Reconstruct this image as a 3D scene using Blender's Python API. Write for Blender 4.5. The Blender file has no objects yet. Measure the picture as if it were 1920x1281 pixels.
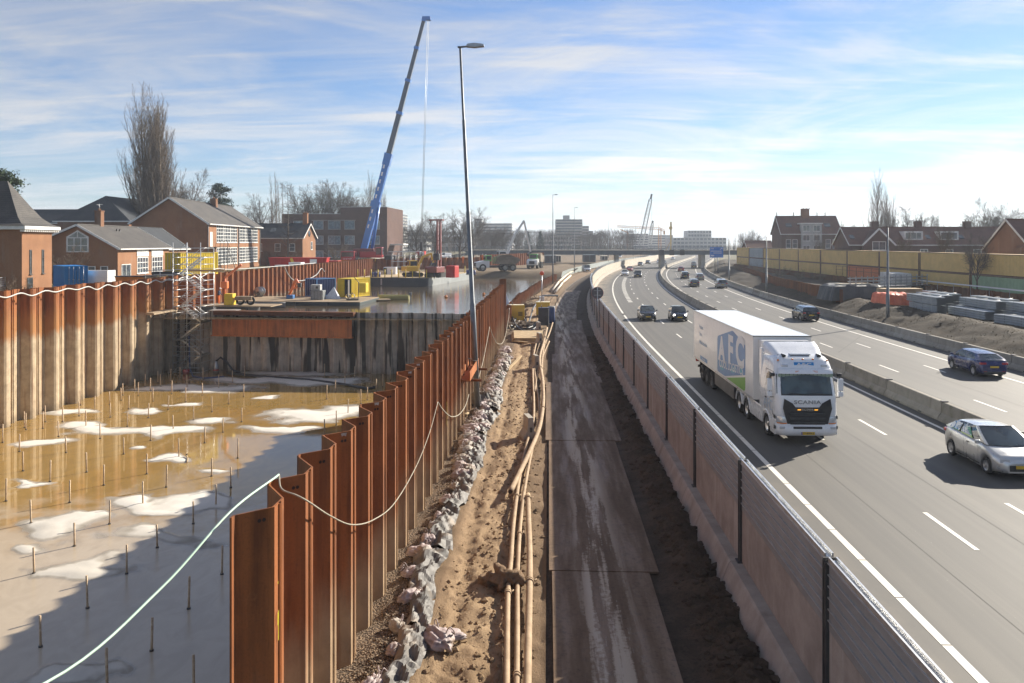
import bpy, bmesh, math, random
from mathutils import Vector, Matrix, noise

RND = random.Random(11)
SC = bpy.context.scene
COL = SC.collection
PI = math.pi

# ------------------------------------------------------------------ camera
FPX, CAM_H, YH, PCX = 1510.0, 8.2, 455.0, 960.0      # focal length and horizon row in photo pixels, eye height in metres
YAW = math.atan(68.0 / FPX)
cam_d = bpy.data.cameras.new('camera')
cam_d.sensor_width = 36.0
cam_d.lens = 36.0 * FPX / 1920.0
cam_d.shift_y = -(640.5 - YH) / 1920.0
cam_d.clip_start = 0.2
cam_d.clip_end = 9000
cam = bpy.data.objects.new('camera', cam_d)
COL.objects.link(cam)
cam.location = (0, 0, CAM_H)
cam.rotation_euler = (PI / 2, 0, YAW)
SC.camera = cam

# ------------------------------------------------------------------ sky, sun, exposure
SUN_EL, SUN_AZ = math.radians(26.3), math.radians(46.0)   # azimuth to the right of +Y
world = bpy.data.worlds.new('World')
SC.world = world
world.use_nodes = True
def build_sky():
    nt = world.node_tree
    nt.nodes.clear()
    N, K = nt.nodes.new, nt.links.new
    out = N('ShaderNodeOutputWorld'); bg = N('ShaderNodeBackground')
    sky = N('ShaderNodeTexSky'); sky.sky_type = 'NISHITA'; sky.sun_disc = False
    sky.sun_elevation = SUN_EL; sky.sun_rotation = SUN_AZ
    sky.air_density = 1.0; sky.dust_density = .15; sky.ozone_density = 3.0; sky.altitude = 0
    tc = N('ShaderNodeTexCoord'); sep = N('ShaderNodeSeparateXYZ'); K(tc.outputs['Generated'], sep.inputs[0])
    zz = N('ShaderNodeMath'); zz.operation = 'MAXIMUM'; zz.inputs[1].default_value = 0.0; K(sep.outputs[2], zz.inputs[0])
    za = N('ShaderNodeMath'); za.operation = 'ADD'; za.inputs[1].default_value = 0.10; K(zz.outputs[0], za.inputs[0])
    dv = N('ShaderNodeVectorMath'); dv.operation = 'DIVIDE'
    cb = N('ShaderNodeCombineXYZ')
    for i in range(3): K(za.outputs[0], cb.inputs[i])
    K(tc.outputs['Generated'], dv.inputs[0]); K(cb.outputs[0], dv.inputs[1])
    def layer(rot, sc, nscale, lo, hi, dist, seed, det=9, rough=.6):
        mp = N('ShaderNodeMapping'); mp.inputs['Rotation'].default_value = (0, 0, math.radians(rot)); mp.inputs['Scale'].default_value = sc
        mp.inputs['Location'].default_value = (seed, seed * .7, 0)
        K(dv.outputs[0], mp.inputs[0])
        nz = N('ShaderNodeTexNoise'); nz.inputs['Scale'].default_value = nscale; nz.inputs['Detail'].default_value = det
        nz.inputs['Roughness'].default_value = rough; nz.inputs['Distortion'].default_value = dist
        K(mp.outputs[0], nz.inputs['Vector'])
        mr = N('ShaderNodeMapRange'); mr.interpolation_type = 'SMOOTHSTEP'
        mr.inputs['From Min'].default_value = lo; mr.inputs['From Max'].default_value = hi
        K(nz.outputs[0], mr.inputs[0])
        return mr.outputs[0]
    a = layer(-28, (.32, 1.5, 1), 1.3, .44, .72, .5, 3.1)         # long cirrus bands
    b = layer(-40, (.8, 1.1, 1), 1.0, .40, .70, .8, 9.4, 11, .62)     # broad milky veils
    c = layer(-22, (.5, 3.2, 1), 2.2, .48, .78, .9, 5.7)          # fine fibres
    m1 = N('ShaderNodeMath'); m1.operation = 'MULTIPLY'; m1.inputs[1].default_value = .72; K(b, m1.inputs[0])
    m2 = N('ShaderNodeMath'); m2.operation = 'MULTIPLY'; m2.inputs[1].default_value = .62; K(a, m2.inputs[0])
    m3 = N('ShaderNodeMath'); m3.operation = 'MULTIPLY'; m3.inputs[1].default_value = .35; K(c, m3.inputs[0])
    s1 = N('ShaderNodeMath'); s1.operation = 'ADD'; K(m1.outputs[0], s1.inputs[0]); K(m2.outputs[0], s1.inputs[1])
    s2 = N('ShaderNodeMath'); s2.operation = 'ADD'; s2.use_clamp = True; K(s1.outputs[0], s2.inputs[0]); K(m3.outputs[0], s2.inputs[1])
    cap = N('ShaderNodeMath'); cap.operation = 'MULTIPLY'; cap.inputs[1].default_value = .88; K(s2.outputs[0], cap.inputs[0])
    # cloud light: sky's own luminance plus a pale constant, so clouds go on evenly all round
    mixc = N('ShaderNodeMix'); mixc.data_type = 'RGBA'; K(cap.outputs[0], mixc.inputs[0])
    bw = N('ShaderNodeRGBToBW'); K(sky.outputs[0], bw.inputs[0])
    mul = N('ShaderNodeMath'); mul.operation = 'MULTIPLY_ADD'; mul.inputs[1].default_value = .9; mul.inputs[2].default_value = CLOUD_ADD; K(bw.outputs[0], mul.inputs[0])
    tint = N('ShaderNodeMix'); tint.data_type = 'RGBA'; tint.blend_type = 'MULTIPLY'; tint.inputs[0].default_value = 1
    K(mul.outputs[0], tint.inputs[6]); tint.inputs[7].default_value = (.98, .985, 1.01, 1)
    blue = N('ShaderNodeMix'); blue.data_type = 'RGBA'; blue.blend_type = 'MULTIPLY'; blue.inputs[0].default_value = 1; K(sky.outputs[0], blue.inputs[6]); blue.inputs[7].default_value = (.84, .97, 1.18, 1)
    K(blue.outputs[2], mixc.inputs[6]); K(tint.outputs[2], mixc.inputs[7])
    K(mixc.outputs[2], bg.inputs[0]); bg.inputs[1].default_value = SKY_STRENGTH
    K(bg.outputs[0], out.inputs[0])
SKY_STRENGTH, CLOUD_ADD = 0.052, 3.3
build_sky()
sun_d = bpy.data.lights.new('sun', 'SUN')
sun_d.energy = 5.0
sun_d.angle = math.radians(0.5)
sun_d.color = (1.0, .92, .79)
sun = bpy.data.objects.new('sun', sun_d)
COL.objects.link(sun)
_dir = Vector((math.sin(SUN_AZ) * math.cos(SUN_EL), math.cos(SUN_AZ) * math.cos(SUN_EL), math.sin(SUN_EL)))
sun.rotation_euler = _dir.to_track_quat('Z', 'Y').to_euler()
sun.location = (60, 60, 80)
vs = SC.view_settings
vs.view_transform = 'Standard'; vs.look = 'None'; vs.gamma = 1.0; vs.exposure = 1.08
vs.use_curve_mapping = False
SC.cycles.use_denoising = True
SC.cycles.max_bounces = 5
SC.cycles.transparent_max_bounces = 12
SC.cycles.volume_bounces = 0

# ------------------------------------------------------------------ pixel -> place helpers
_c, _s = math.cos(YAW), math.sin(YAW)
def ray(px, py):
    r, u = (px - PCX) / FPX, (YH - py) / FPX
    return r * _c - _s, r * _s + _c, u
def at(px, py, z=0.0):
    dx, dy, u = ray(px, py); t = (z - CAM_H) / u
    return dx * t, dy * t
def atY(px, py, Y):
    dx, dy, u = ray(px, py); t = Y / dy
    return dx * t, CAM_H + u * t

# ------------------------------------------------------------------ the curve that the motorway, walls and haul road follow
ARC0, ARC1, ARCR = 60.0, 300.0, 1060.0
def rp(s, o=0.0):
    if s <= ARC0: cx, cy, th = 0.0, s, 0.0
    else:
        th = (min(s, ARC1) - ARC0) / ARCR
        cx, cy = ARCR * (1 - math.cos(th)), ARC0 + ARCR * math.sin(th)
        if s > ARC1:
            cx += (s - ARC1) * math.sin(th); cy += (s - ARC1) * math.cos(th)
    return cx + o * math.cos(th), cy - o * math.sin(th), th
def road_so(X, Y):
    s = Y
    for _ in range(6):
        x, y, th = rp(s); s += (X - x) * math.sin(th) + (Y - y) * math.cos(th)
    x, y, th = rp(s)
    return s, (X - x) * math.cos(th) - (Y - y) * math.sin(th), th

# ------------------------------------------------------------------ mesh builder
class MB:
    def __init__(self): self.v, self.f, self.mi, self.sm, self.m = [], [], [], [], 0
    def add(self, vs_, fs, smooth=False):
        n = len(self.v); self.v += [tuple(p) for p in vs_]
        for q in fs:
            self.f.append(tuple(i + n for i in q)); self.mi.append(self.m); self.sm.append(smooth)
        return self
    def box(self, x0, x1, y0, y1, z0, z1):
        return self.add([(x0,y0,z0),(x1,y0,z0),(x1,y1,z0),(x0,y1,z0),(x0,y0,z1),(x1,y0,z1),(x1,y1,z1),(x0,y1,z1)],
                        [(0,3,2,1),(4,5,6,7),(0,1,5,4),(1,2,6,5),(2,3,7,6),(3,0,4,7)])
    def bbox(self, x0, x1, y0, y1, z0, z1, b=.02):
        bm = bmesh.new(); bmesh.ops.create_cube(bm, size=1)
        for v in bm.verts: v.co = Vector(((x0+x1)/2+v.co.x*(x1-x0), (y0+y1)/2+v.co.y*(y1-y0), (z0+z1)/2+v.co.z*(z1-z0)))
        bmesh.ops.bevel(bm, geom=bm.edges[:], offset=b, segments=2, affect='EDGES', profile=.6)
        return self.bm(bm)
    def bm(self, bm, smooth=False):
        bm.verts.index_update()
        self.add([v.co[:] for v in bm.verts], [[v.index for v in f.verts] for f in bm.faces], smooth); bm.free(); return self
    def obox(self, p0, p1, w, h, up=(0,0,1)):
        """bar from p0 to p1, w across, h along up"""
        p0, p1 = Vector(p0), Vector(p1); d = (p1 - p0).normalized(); u = Vector(up)
        s = d.cross(u)
        if s.length < 1e-4: s = d.cross(Vector((1,0,0)))
        s.normalize(); u = s.cross(d).normalized()
        vs_ = [p + s*a*w/2 + u*b*h/2 for p in (p0, p1) for a, b in ((-1,-1),(1,-1),(1,1),(-1,1))]
        return self.add(vs_, [(3,2,1,0),(4,5,6,7),(0,1,5,4),(1,2,6,5),(2,3,7,6),(3,0,4,7)])
    def prism(self, poly, h0, h1, axis='z', smooth=False):
        n = len(poly)
        def P(a, b, h): return (a, b, h) if axis == 'z' else ((h, a, b) if axis == 'x' else (a, h, b))
        vs_ = [P(a, b, h0) for a, b in poly] + [P(a, b, h1) for a, b in poly]
        k = len(self.v); self.add(vs_, [(i, (i+1) % n, n+(i+1) % n, n+i) for i in range(n)], smooth)
        for q in (tuple(range(n-1, -1, -1)), tuple(range(n, 2*n))):
            self.f.append(tuple(i + k for i in q)); self.mi.append(self.m); self.sm.append(False)
        return self
    def tube(self, pts, r, n=8, caps=True, smooth=True):
        pts = [Vector(p) for p in pts]; L = len(pts)
        rs = r if isinstance(r, (list, tuple)) else [r] * L
        t0 = (pts[1] - pts[0]).normalized()
        a = t0.cross(Vector((0,0,1)))
        if a.length < 1e-3: a = t0.cross(Vector((1,0,0)))
        a.normalize(); vs_ = []
        for i, p in enumerate(pts):
            t = (pts[min(i+1, L-1)] - pts[max(i-1, 0)])
            t = t.normalized() if t.length > 1e-9 else t0
            a = a - t * a.dot(t)
            a = a.normalized() if a.length > 1e-6 else t.orthogonal().normalized()
            b = t.cross(a)
            for k in range(n):
                g = 2*PI*k/n
                vs_.append(p + (a*math.cos(g) + b*math.sin(g)) * rs[i])
        fs = [(i*n+k, i*n+(k+1) % n, (i+1)*n+(k+1) % n, (i+1)*n+k) for i in range(L-1) for k in range(n)]
        base = len(self.v); self.add(vs_, fs, smooth)
        if caps and n > 2:
            for q in (tuple(range(n-1, -1, -1)), tuple(range((L-1)*n, L*n))):
                self.f.append(tuple(i + base for i in q)); self.mi.append(self.m); self.sm.append(False)
        return self
    def lathe(self, prof, n=16, axis='z', c=(0,0,0), smooth=True):
        """prof [(r, h)]"""
        vs_ = []
        for r, h in prof:
            for k in range(n):
                g = 2*PI*k/n; a, b = r*math.cos(g), r*math.sin(g)
                p = (a, b, h) if axis == 'z' else ((h, a, b) if axis == 'x' else (b, h, a))
                vs_.append((p[0]+c[0], p[1]+c[1], p[2]+c[2]))
        L = len(prof)
        return self.add(vs_, [(i*n+k, i*n+(k+1) % n, (i+1)*n+(k+1) % n, (i+1)*n+k) for i in range(L-1) for k in range(n)], smooth)
    def grid(self, rows, smooth=True, close=False):
        """rows: list of equally long point lists"""
        nr, nc = len(rows), len(rows[0])
        vs_ = [p for r in rows for p in r]
        cc = nc if close else nc - 1
        return self.add(vs_, [(i*nc+j, i*nc+(j+1) % nc, (i+1)*nc+(j+1) % nc, (i+1)*nc+j) for i in range(nr-1) for j in range(cc)], smooth)
    def xf(self, M):
        self.v = [tuple(M @ Vector(p)) for p in self.v]; return self
    def mesh(self, name, mats):
        me = bpy.data.meshes.new(name)
        me.from_pydata(self.v, [], self.f)
        for m in (mats if isinstance(mats, (list, tuple)) else [mats]):
            if m: me.materials.append(m)
        me.polygons.foreach_set('material_index', self.mi)
        me.polygons.foreach_set('use_smooth', self.sm)
        me.update()
        return me

def ob(name, mesh, mats=None, parent=None, loc=(0,0,0), rz=0.0, rot=None, scale=None):
    if isinstance(mesh, MB): mesh = mesh.mesh(name, mats)
    o = bpy.data.objects.new(name, mesh); COL.objects.link(o)
    if parent: o.parent = parent
    o.location = loc
    o.rotation_euler = rot if rot else (0, 0, rz)
    if scale: o.scale = scale if isinstance(scale, (tuple, list)) else (scale,)*3
    return o
def tag(o, label, cat, group=None):
    o['label'] = label; o['category'] = cat; o['kind'] = 'thing'
    if group: o['group'] = group
    return o
def thing(name, label, cat, loc=(0,0,0), rz=0.0, group=None, scale=None):
    o = ob(name, None, None, None, loc, rz, None, scale); o.empty_display_size = .3
    return tag(o, label, cat, group)
def structure(o): o['kind'] = 'structure'; return o
def stuff(o): o['kind'] = 'stuff'; return o
def dup(root, loc, rz=0.0, label=None, group=None, scale=None, mats=None):
    """copy of a thing with copies of its parts and sub-parts; mats swaps materials {old: new} on the copies"""
    def cp(o, parent):
        c = o.copy(); COL.objects.link(c); c.parent = parent
        if mats and c.type == 'MESH' and any(m in mats for m in o.data.materials):
            c.data = swap(o.data, mats)
        for ch in o.children: cp(ch, c)
        return c
    r = cp(root, None); r.location = loc; r.rotation_euler = (0, 0, rz)
    if scale: r.scale = scale if isinstance(scale, (tuple, list)) else (scale,)*3
    if label: r['label'] = label
    if group: r['group'] = group
    return r
_sw = {}
def swap(me, mats):
    key = (me.name, tuple((a.name, b.name) for a, b in mats.items()))
    if key not in _sw:
        n = me.copy()
        for i, m in enumerate(me.materials):
            if m in mats: n.materials[i] = mats[m]
        _sw[key] = n
    return _sw[key]

# ------------------------------------------------------------------ material builder
class NT:
    def __init__(self, name):
        self.mat = bpy.data.materials.new(name); self.mat.use_nodes = True
        self.nt = self.mat.node_tree; self.nt.nodes.clear()
        self.out = self.n('ShaderNodeOutputMaterial'); self.bs = self.n('ShaderNodeBsdfPrincipled')
        self.k(self.bs.outputs[0], self.out.inputs[0]); self._pos = None
    def n(self, t): return self.nt.nodes.new(t)
    def k(self, a, b): self.nt.links.new(a, b)
    def put(self, sock, v):
        if isinstance(v, bpy.types.NodeSocket): self.k(v, sock)
        else: sock.default_value = v
    @property
    def pos(self):
        if not self._pos: self._pos = self.n('ShaderNodeNewGeometry').outputs['Position']
        return self._pos
    def objpos(self): return self.n('ShaderNodeTexCoord').outputs['Object']
    def map(self, scale=(1,1,1), rot=(0,0,0), loc=(0,0,0), vec=None):
        m = self.n('ShaderNodeMapping'); self.k(vec or self.pos, m.inputs[0])
        m.inputs['Scale'].default_value = scale; m.inputs['Rotation'].default_value = rot; m.inputs['Location'].default_value = loc
        return m.outputs[0]
    def noise(self, scale=1, detail=5, rough=.55, dist=0, vec=None, stretch=None, loc=(0,0,0)):
        z = self.n('ShaderNodeTexNoise'); z.inputs['Scale'].default_value = scale; z.inputs['Detail'].default_value = detail
        z.inputs['Roughness'].default_value = rough; z.inputs['Distortion'].default_value = dist
        self.k(self.map(stretch or (1, 1, 1), loc=loc, vec=vec) if (stretch or loc != (0,0,0)) else (vec or self.pos), z.inputs['Vector'])
        return z.outputs[0]
    def voro(self, scale=1, feature='F1', vec=None, stretch=None, out=0):
        z = self.n('ShaderNodeTexVoronoi'); z.feature = feature; z.inputs['Scale'].default_value = scale
        self.k(self.map(stretch, vec=vec) if stretch else (vec or self.pos), z.inputs['Vector'])
        return z.outputs[out]
    def rng(self, v, a, b, c=0.0, d=1.0, smooth=True):
        m = self.n('ShaderNodeMapRange'); m.interpolation_type = 'SMOOTHSTEP' if smooth else 'LINEAR'
        self.k(v, m.inputs[0])
        for i, x in zip((1,2,3,4), (a,b,c,d)): m.inputs[i].default_value = x
        return m.outputs[0]
    def mix(self, fac, a, b, mode='MIX'):
        m = self.n('ShaderNodeMix'); m.data_type = 'RGBA'; m.blend_type = mode
        self.put(m.inputs[0], fac)
        for s_, v in ((m.inputs[6], a), (m.inputs[7], b)):
            if isinstance(v, (tuple, list)): v = tuple(v) + ((1.0,) if len(v) == 3 else ())
            self.put(s_, v)
        return m.outputs[2]
    def math(self, op, a, b=0.0, clamp=False):
        m = self.n('ShaderNodeMath'); m.operation = op; m.use_clamp = clamp
        self.put(m.inputs[0], a); self.put(m.inputs[1], b); return m.outputs[0]
    def sep(self, v=None):
        s = self.n('ShaderNodeSeparateXYZ'); self.k(v or self.pos, s.inputs[0]); return s.outputs
    def set(self, color=None, rough=None, metal=None, spec=None, coat=None, emit=None, bump=None, bstr=.3, bdist=.02, alpha=None, trans=None, ior=None):
        b = self.bs.inputs
        if color is not None: self.put(b['Base Color'], tuple(color) + (1,) if isinstance(color, (tuple, list)) and len(color) == 3 else color)
        if rough is not None: self.put(b['Roughness'], rough)
        if metal is not None: self.put(b['Metallic'], metal)
        if spec is not None: self.put(b['Specular IOR Level'], spec)
        if coat is not None: b['Coat Weight'].default_value = coat; b['Coat Roughness'].default_value = .06
        if emit is not None: b['Emission Color'].default_value = tuple(emit[:3]) + (1,); b['Emission Strength'].default_value = emit[3]
        if alpha is not None: self.put(b['Alpha'], alpha)
        if trans is not None: b['Transmission Weight'].default_value = trans
        if ior is not None: b['IOR'].default_value = ior
        if bump is not None:
            bp = self.n('ShaderNodeBump'); bp.inputs['Strength'].default_value = bstr; bp.inputs['Distance'].default_value = bdist
            self.k(bump, bp.inputs['Height']); self.k(bp.outputs[0], b['Normal'])
        return self.mat
def simple(name, c1, c2=None, scale=3, rough=.6, metal=0, bump=.15, bscale=None, stretch=None, lo=.35, hi=.65, coat=None, spec=None, bdist=.01, detail=6):
    t = NT(name)
    c2 = c2 or tuple(x * .72 for x in c1)
    nz = t.noise(scale, detail, .6, stretch=stretch)
    col = t.mix(t.rng(nz, lo, hi), c1, c2)
    bp = t.noise(bscale or scale * 8, 4, .6) if bump else None
    return t.set(col, rough, metal, spec, coat, bump=bp, bstr=bump, bdist=bdist)
# ------------------------------------------------------------------ materials of the setting
def attr(t, name, out='Vector'):
    a = t.n('ShaderNodeAttribute'); a.attribute_name = name; return a.outputs[out]

def m_asphalt():
    t = NT('asphalt'); so = attr(t, 'so')
    fine = t.noise(60, 3, .7); blot = t.noise(.35, 6, .6)
    streak = t.noise(1.0, 5, .6, vec=so, stretch=(.012, 1.9, 1), dist=.2)
    streak2 = t.noise(1.0, 4, .6, vec=so, stretch=(.05, .62, 1), loc=(9, 3, 0))
    c = t.mix(t.rng(streak, .3, .7), (.125, .113, .095), (.066, .061, .054))
    o_ = t.sep(so)[1]
    trk = t.math('SINE', t.math('ADD', t.math('MULTIPLY', o_, 4.05), t.math('MULTIPLY', streak2, 3.0)))
    c = t.mix(t.rng(trk, -.1, 1.0, 0, .5), c, (.066, .061, .054))
    c = t.mix(t.rng(streak2, .35, .75, 0, .55), c, (.13, .118, .098))
    c = t.mix(t.rng(blot, .3, .7, 0, .35), c, (.08, .075, .067))
    c = t.mix(t.rng(fine, .3, .75, 0, .55), c, (.06, .058, .055))
    # dusty verge along the wall
    o = t.sep(so)[1]
    dust = t.math('MULTIPLY', t.rng(o, 8.3, 5.2), t.rng(t.noise(.5, 5, .65), .38, .62))
    c = t.mix(t.math('MULTIPLY', dust, .8), c, (.36, .29, .20))
    # pale grit specks
    sp = t.rng(t.voro(2.3), .0, .035, 1, 0)
    c = t.mix(t.math('MULTIPLY', sp, .8), c, (.5, .47, .42))
    return t.set(c, .7, spec=.4, bump=fine, bstr=.25, bdist=.006)
def m_paint():
    t = NT('road_paint'); w = t.noise(14, 6, .75); w2 = t.noise(1.2, 4, .6)
    c = t.mix(t.rng(w2, .3, .7), (.74, .71, .64), (.62, .58, .51))
    c = t.mix(t.rng(w, .60, .72), c, (.2, .19, .17))
    return t.set(c, .6, bump=w, bstr=.1, bdist=.004)
def m_concrete(name, c1, c2, stain=(.16, .14, .12), moss=None):
    t = NT(name)
    a = t.noise(1.1, 7, .65); s = t.noise(1.6, 6, .6, stretch=(1, 1, .14)); f = t.noise(40, 4, .6)
    c = t.mix(t.rng(a, .3, .7), c1, c2)
    c = t.mix(t.rng(s, .52, .78, 0, .75), c, stain)
    if moss: c = t.mix(t.rng(t.noise(2.2, 6, .7), .56, .70, 0, .6), c, moss)
    c = t.mix(t.rng(f, .4, .8, 0, .25), c, tuple(x * .5 for x in c1))
    return t.set(c, .85, spec=.25, bump=f, bstr=.3, bdist=.008)
def m_rust(name, pale_z=None, pale=(.42, .35, .26), band=.5, dark=1.0, wet=False, ochre=0.0):
    """rusty sheet piling; below pale_z it is coated with dried mud, with an uneven edge and runs"""
    t = NT(name); z = t.sep()[2]
    v = t.noise(1.0, 7, .62, stretch=(3.2, 3.2, .22)); b = t.noise(.7, 6, .6); f = t.noise(28, 5, .65)
    c = t.mix(t.rng(v, .32, .68), tuple(x * dark for x in (.34, .112, .030)), tuple(x * dark for x in (.14, .045, .014)))
    c = t.mix(t.rng(t.noise(1.0, 8, .72, stretch=(9, 9, .5), loc=(2, 5, 1)), .48, .70, 0, .7), c, tuple(x * dark for x in (.075, .028, .012)))
    c = t.mix(t.rng(t.noise(2.2, 6, .7, loc=(7, 1, 4)), .58, .72, 0, .6), c, tuple(x * dark for x in (.38, .15, .05)))
    c = t.mix(t.rng(b, .40, .66, 0, .65), c, tuple(x * dark for x in (.34, .115, .032)))
    c = t.mix(t.rng(f, .45, .8, 0, .5), c, tuple(x * dark for x in (.09, .032, .012)))
    rn = t.n('ShaderNodeObjectInfo').outputs['Random']
    c = t.mix(t.rng(rn, 0, 1, 0, .45, False), c, tuple(x * dark for x in (.15, .055, .022)))
    if pale_z is not None:
        e = t.math('ADD', z, t.math('MULTIPLY', t.noise(1.0, 5, .6, stretch=(.9, .9, .25)), -2.4))
        e = t.math('ADD', e, t.math('MULTIPLY', t.noise(1.0, 6, .7, stretch=(2.5, 2.5, .5), loc=(3, 3, 3)), -1.0)); pale_z -= .5
        m = t.rng(e, pale_z - 1.2 - band, pale_z - 1.2 + band, 1, 0)
        och = t.math('MULTIPLY', t.rng(e, pale_z - 1.2 - band, pale_z - 1.2 + band*.5), t.rng(e, pale_z + 1.2 + band, pale_z - .6))
        c = t.mix(t.math('MULTIPLY', och, ochre), c, (.36, .19, .065))
        p = t.mix(t.rng(t.noise(1.3, 6, .65), .3, .7), pale, tuple(x * .66 for x in pale))
        run = t.noise(1.0, 6, .65, stretch=(4.5, 4.5, .16), loc=(4, 2, 7))
        p = t.mix(t.rng(run, .50, .68, 0, .75), p, (.21, .105, .05))
        if wet:
            runw = t.noise(1.0, 4, .5, stretch=(1.3, 1.3, .10), loc=(1, 8, 3))
            p = t.mix(t.rng(runw, .52, .56, 0, .95), p, (.035, .026, .018))
        c = t.mix(t.math('MULTIPLY', m, .96), c, p)
        wetl = t.rng(z, -5.9, -4.9, 1, 0)
        c = t.mix(t.math('MULTIPLY', wetl, t.rng(b, .3, .7, .2, .8)), c, (.10, .07, .04))
    return t.set(c, .78, spec=.3, bump=f, bstr=.35, bdist=.008)
def m_soil(name, c1, c2, c3, scale=.9, stones=True, bd=.03):
    t = NT(name)
    a = t.noise(scale, 7, .62); b = t.noise(scale * 9, 6, .7); g = t.noise(scale * 45, 4, .7)
    c = t.mix(t.rng(a, .34, .66), c1, c2)
    c = t.mix(t.rng(b, .46, .72, 0, .75), c, c3)
    if stones: c = t.mix(t.rng(t.voro(scale * 7), .0, .16, .7, 0), c, tuple(min(1, x * 1.45) for x in c1))
    h = t.math('ADD', t.math('MULTIPLY', b, .7), t.math('MULTIPLY', g, .4))
    return t.set(c, .9, spec=.2, bump=h, bstr=.7, bdist=bd)
def m_gravel():
    t = NT('gravel'); v = t.voro(22); vc = t.voro(22, out=1); g = t.noise(1.2, 5, .6)
    s = t.sep(vc)[0]
    c = t.mix(s, (.33, .235, .15), (.17, .115, .075))
    c = t.mix(t.rng(v, .25, .62, 0, .85), c, (.05, .035, .024))
    c = t.mix(t.rng(g, .55, .75, 0, .5), c, (.20, .14, .085))
    h = t.math('SUBTRACT', 1.0, v)
    return t.set(c, .88, spec=.25, bump=h, bstr=1.0, bdist=.03)

ASPHALT, PAINT = m_asphalt(), m_paint()
CONC = m_concrete('barrier_concrete', (.36, .325, .27), (.27, .245, .205), (.17, .15, .12))
CONC_L = m_concrete('pale_concrete', (.52, .47, .39), (.42, .38, .31), (.30, .26, .21))
CONC_P = m_concrete('stained_concrete_panel', (.43, .36, .305), (.29, .24, .20), (.58, .52, .46))
RUST_R = m_rust('rusted_piling', 1.5, (.40, .275, .165), .8)
RUST_L = m_rust('muddy_piling', .75, (.47, .37, .245), .35, ochre=.5)
RUST_X = m_rust('wet_piling', 2.4, (.62, .53, .42), .5, .9, wet=True)
RUST_F = m_rust('far_piling', .4, (.30, .24, .17), .6)
RUST_D = m_rust('dark_piling', None, dark=.62)
RUST_B = m_rust('rusted_beam', None, dark=2.3)
def m_path():
    t = NT('work_sand'); a = t.noise(.45, 6, .6); b = t.noise(3.2, 7, .68, stretch=(1.3, .6, 1)); g = t.noise(26, 5, .72); x = t.sep()[0]
    c = t.mix(t.rng(a, .34, .66), (.35, .245, .145), (.26, .175, .10))
    c = t.mix(t.rng(b, .50, .66, 0, .85), c, (.145, .092, .054))
    edge = t.math('ADD', x, t.math('MULTIPLY', t.math('SUBTRACT', b, .5), 1.6))
    side = t.math('MAXIMUM', t.rng(edge, -1.15, -.75), t.rng(edge, -2.25, -2.6))
    c = t.mix(t.math('MULTIPLY', side, .75), c, (.175, .115, .068))
    c = t.mix(t.rng(g, .55, .75, 0, .7), c, (.10, .066, .04))
    c = t.mix(t.rng(t.voro(9), 0, .10, .8, 0), c, (.50, .40, .28))
    h = t.math('ADD', t.math('MULTIPLY', b, .8), t.math('MULTIPLY', g, .45))
    return t.set(c, .92, spec=.2, bump=h, bstr=.9, bdist=.06)
SAND = m_path()
MUD = m_soil('dark_mud', (.105, .074, .05), (.068, .047, .032), (.036, .026, .018), 1.6, bd=.08)
SOIL = m_soil('bank_soil', (.060, .041, .023), (.038, .027, .016), (.020, .015, .009), .8, stones=False, bd=.10)
EARTH = m_soil('far_earth', (.20, .145, .09), (.15, .11, .07), (.10, .075, .048), .3, bd=.08)
GRAVEL = m_gravel()
LAND = m_soil('verge_land', (.17, .145, .085), (.13, .12, .065), (.09, .085, .05), .25, stones=False, bd=.05)
STEEL_D = simple('dark_steel', (.06, .058, .058), (.09, .082, .075), 4, .5, .4)
STEEL_G = simple('galvanised_steel', (.42, .43, .44), (.33, .34, .35), 5, .42, .75, .05)
ALU = simple('aluminium', (.62, .62, .61), (.50, .50, .50), 5, .38, .8, .05)

def m_panel():
    t = NT('grey_sound_panel'); a = t.noise(.8, 6, .6); s = t.noise(2, 5, .6, stretch=(1, 1, .2))
    c = t.mix(t.rng(a, .3, .7), (.33, .315, .30), (.25, .238, .226))
    c = t.mix(t.rng(s, .55, .8, 0, .5), c, (.40, .365, .33))
    c = t.mix(t.rng(t.noise(9, 5, .7, stretch=(1, 1, .3)), .62, .74, 0, .5), c, (.09, .08, .072))
    return t.set(c, .55, metal=.2)
PANEL = m_panel()
LIP = simple('panel_lip', (.46, .43, .40), (.38, .355, .33), 2, .5, .3, .05)

# ------------------------------------------------------------------ terrain
def fb(x, y, s=1.0, o=4): return noise.fractal(Vector((x*s, y*s, 3.3)), 1.0, 2.0, o)
def sm(a, b, x):
    t = max(0.0, min(1.0, (x - a) / (b - a))); return t*t*(3 - 2*t)

def strip(name, s_list, o_list, zf, mat, attr_so=False, smooth=True):
    m = MB(); rows = []; so = []
    for s in s_list:
        row = []
        for o in o_list:
            x, y, th = rp(s, o); row.append((x, y, zf(s, o))); so.append((s, o, 0.0))
        rows.append(row)
    m.grid(rows, smooth)
    m.f = [tuple(reversed(q)) for q in m.f]
    obj = ob(name, m, mat)
    if attr_so:
        a = obj.data.attributes.new('so', 'FLOAT_VECTOR', 'POINT')
        a.data.foreach_set('vector', [c for p in so for c in p])
    return structure(obj)
def lin(a, b, n): return [a + (b - a) * i / n for i in range(n + 1)]

S_ROAD = lin(-12, 60, 18) + lin(65, 300, 47) + lin(320, 900, 29)
highway = strip('highway', S_ROAD, lin(4.55, 31.0, 18), lambda s, o: 0.0, ASPHALT, True)

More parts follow.
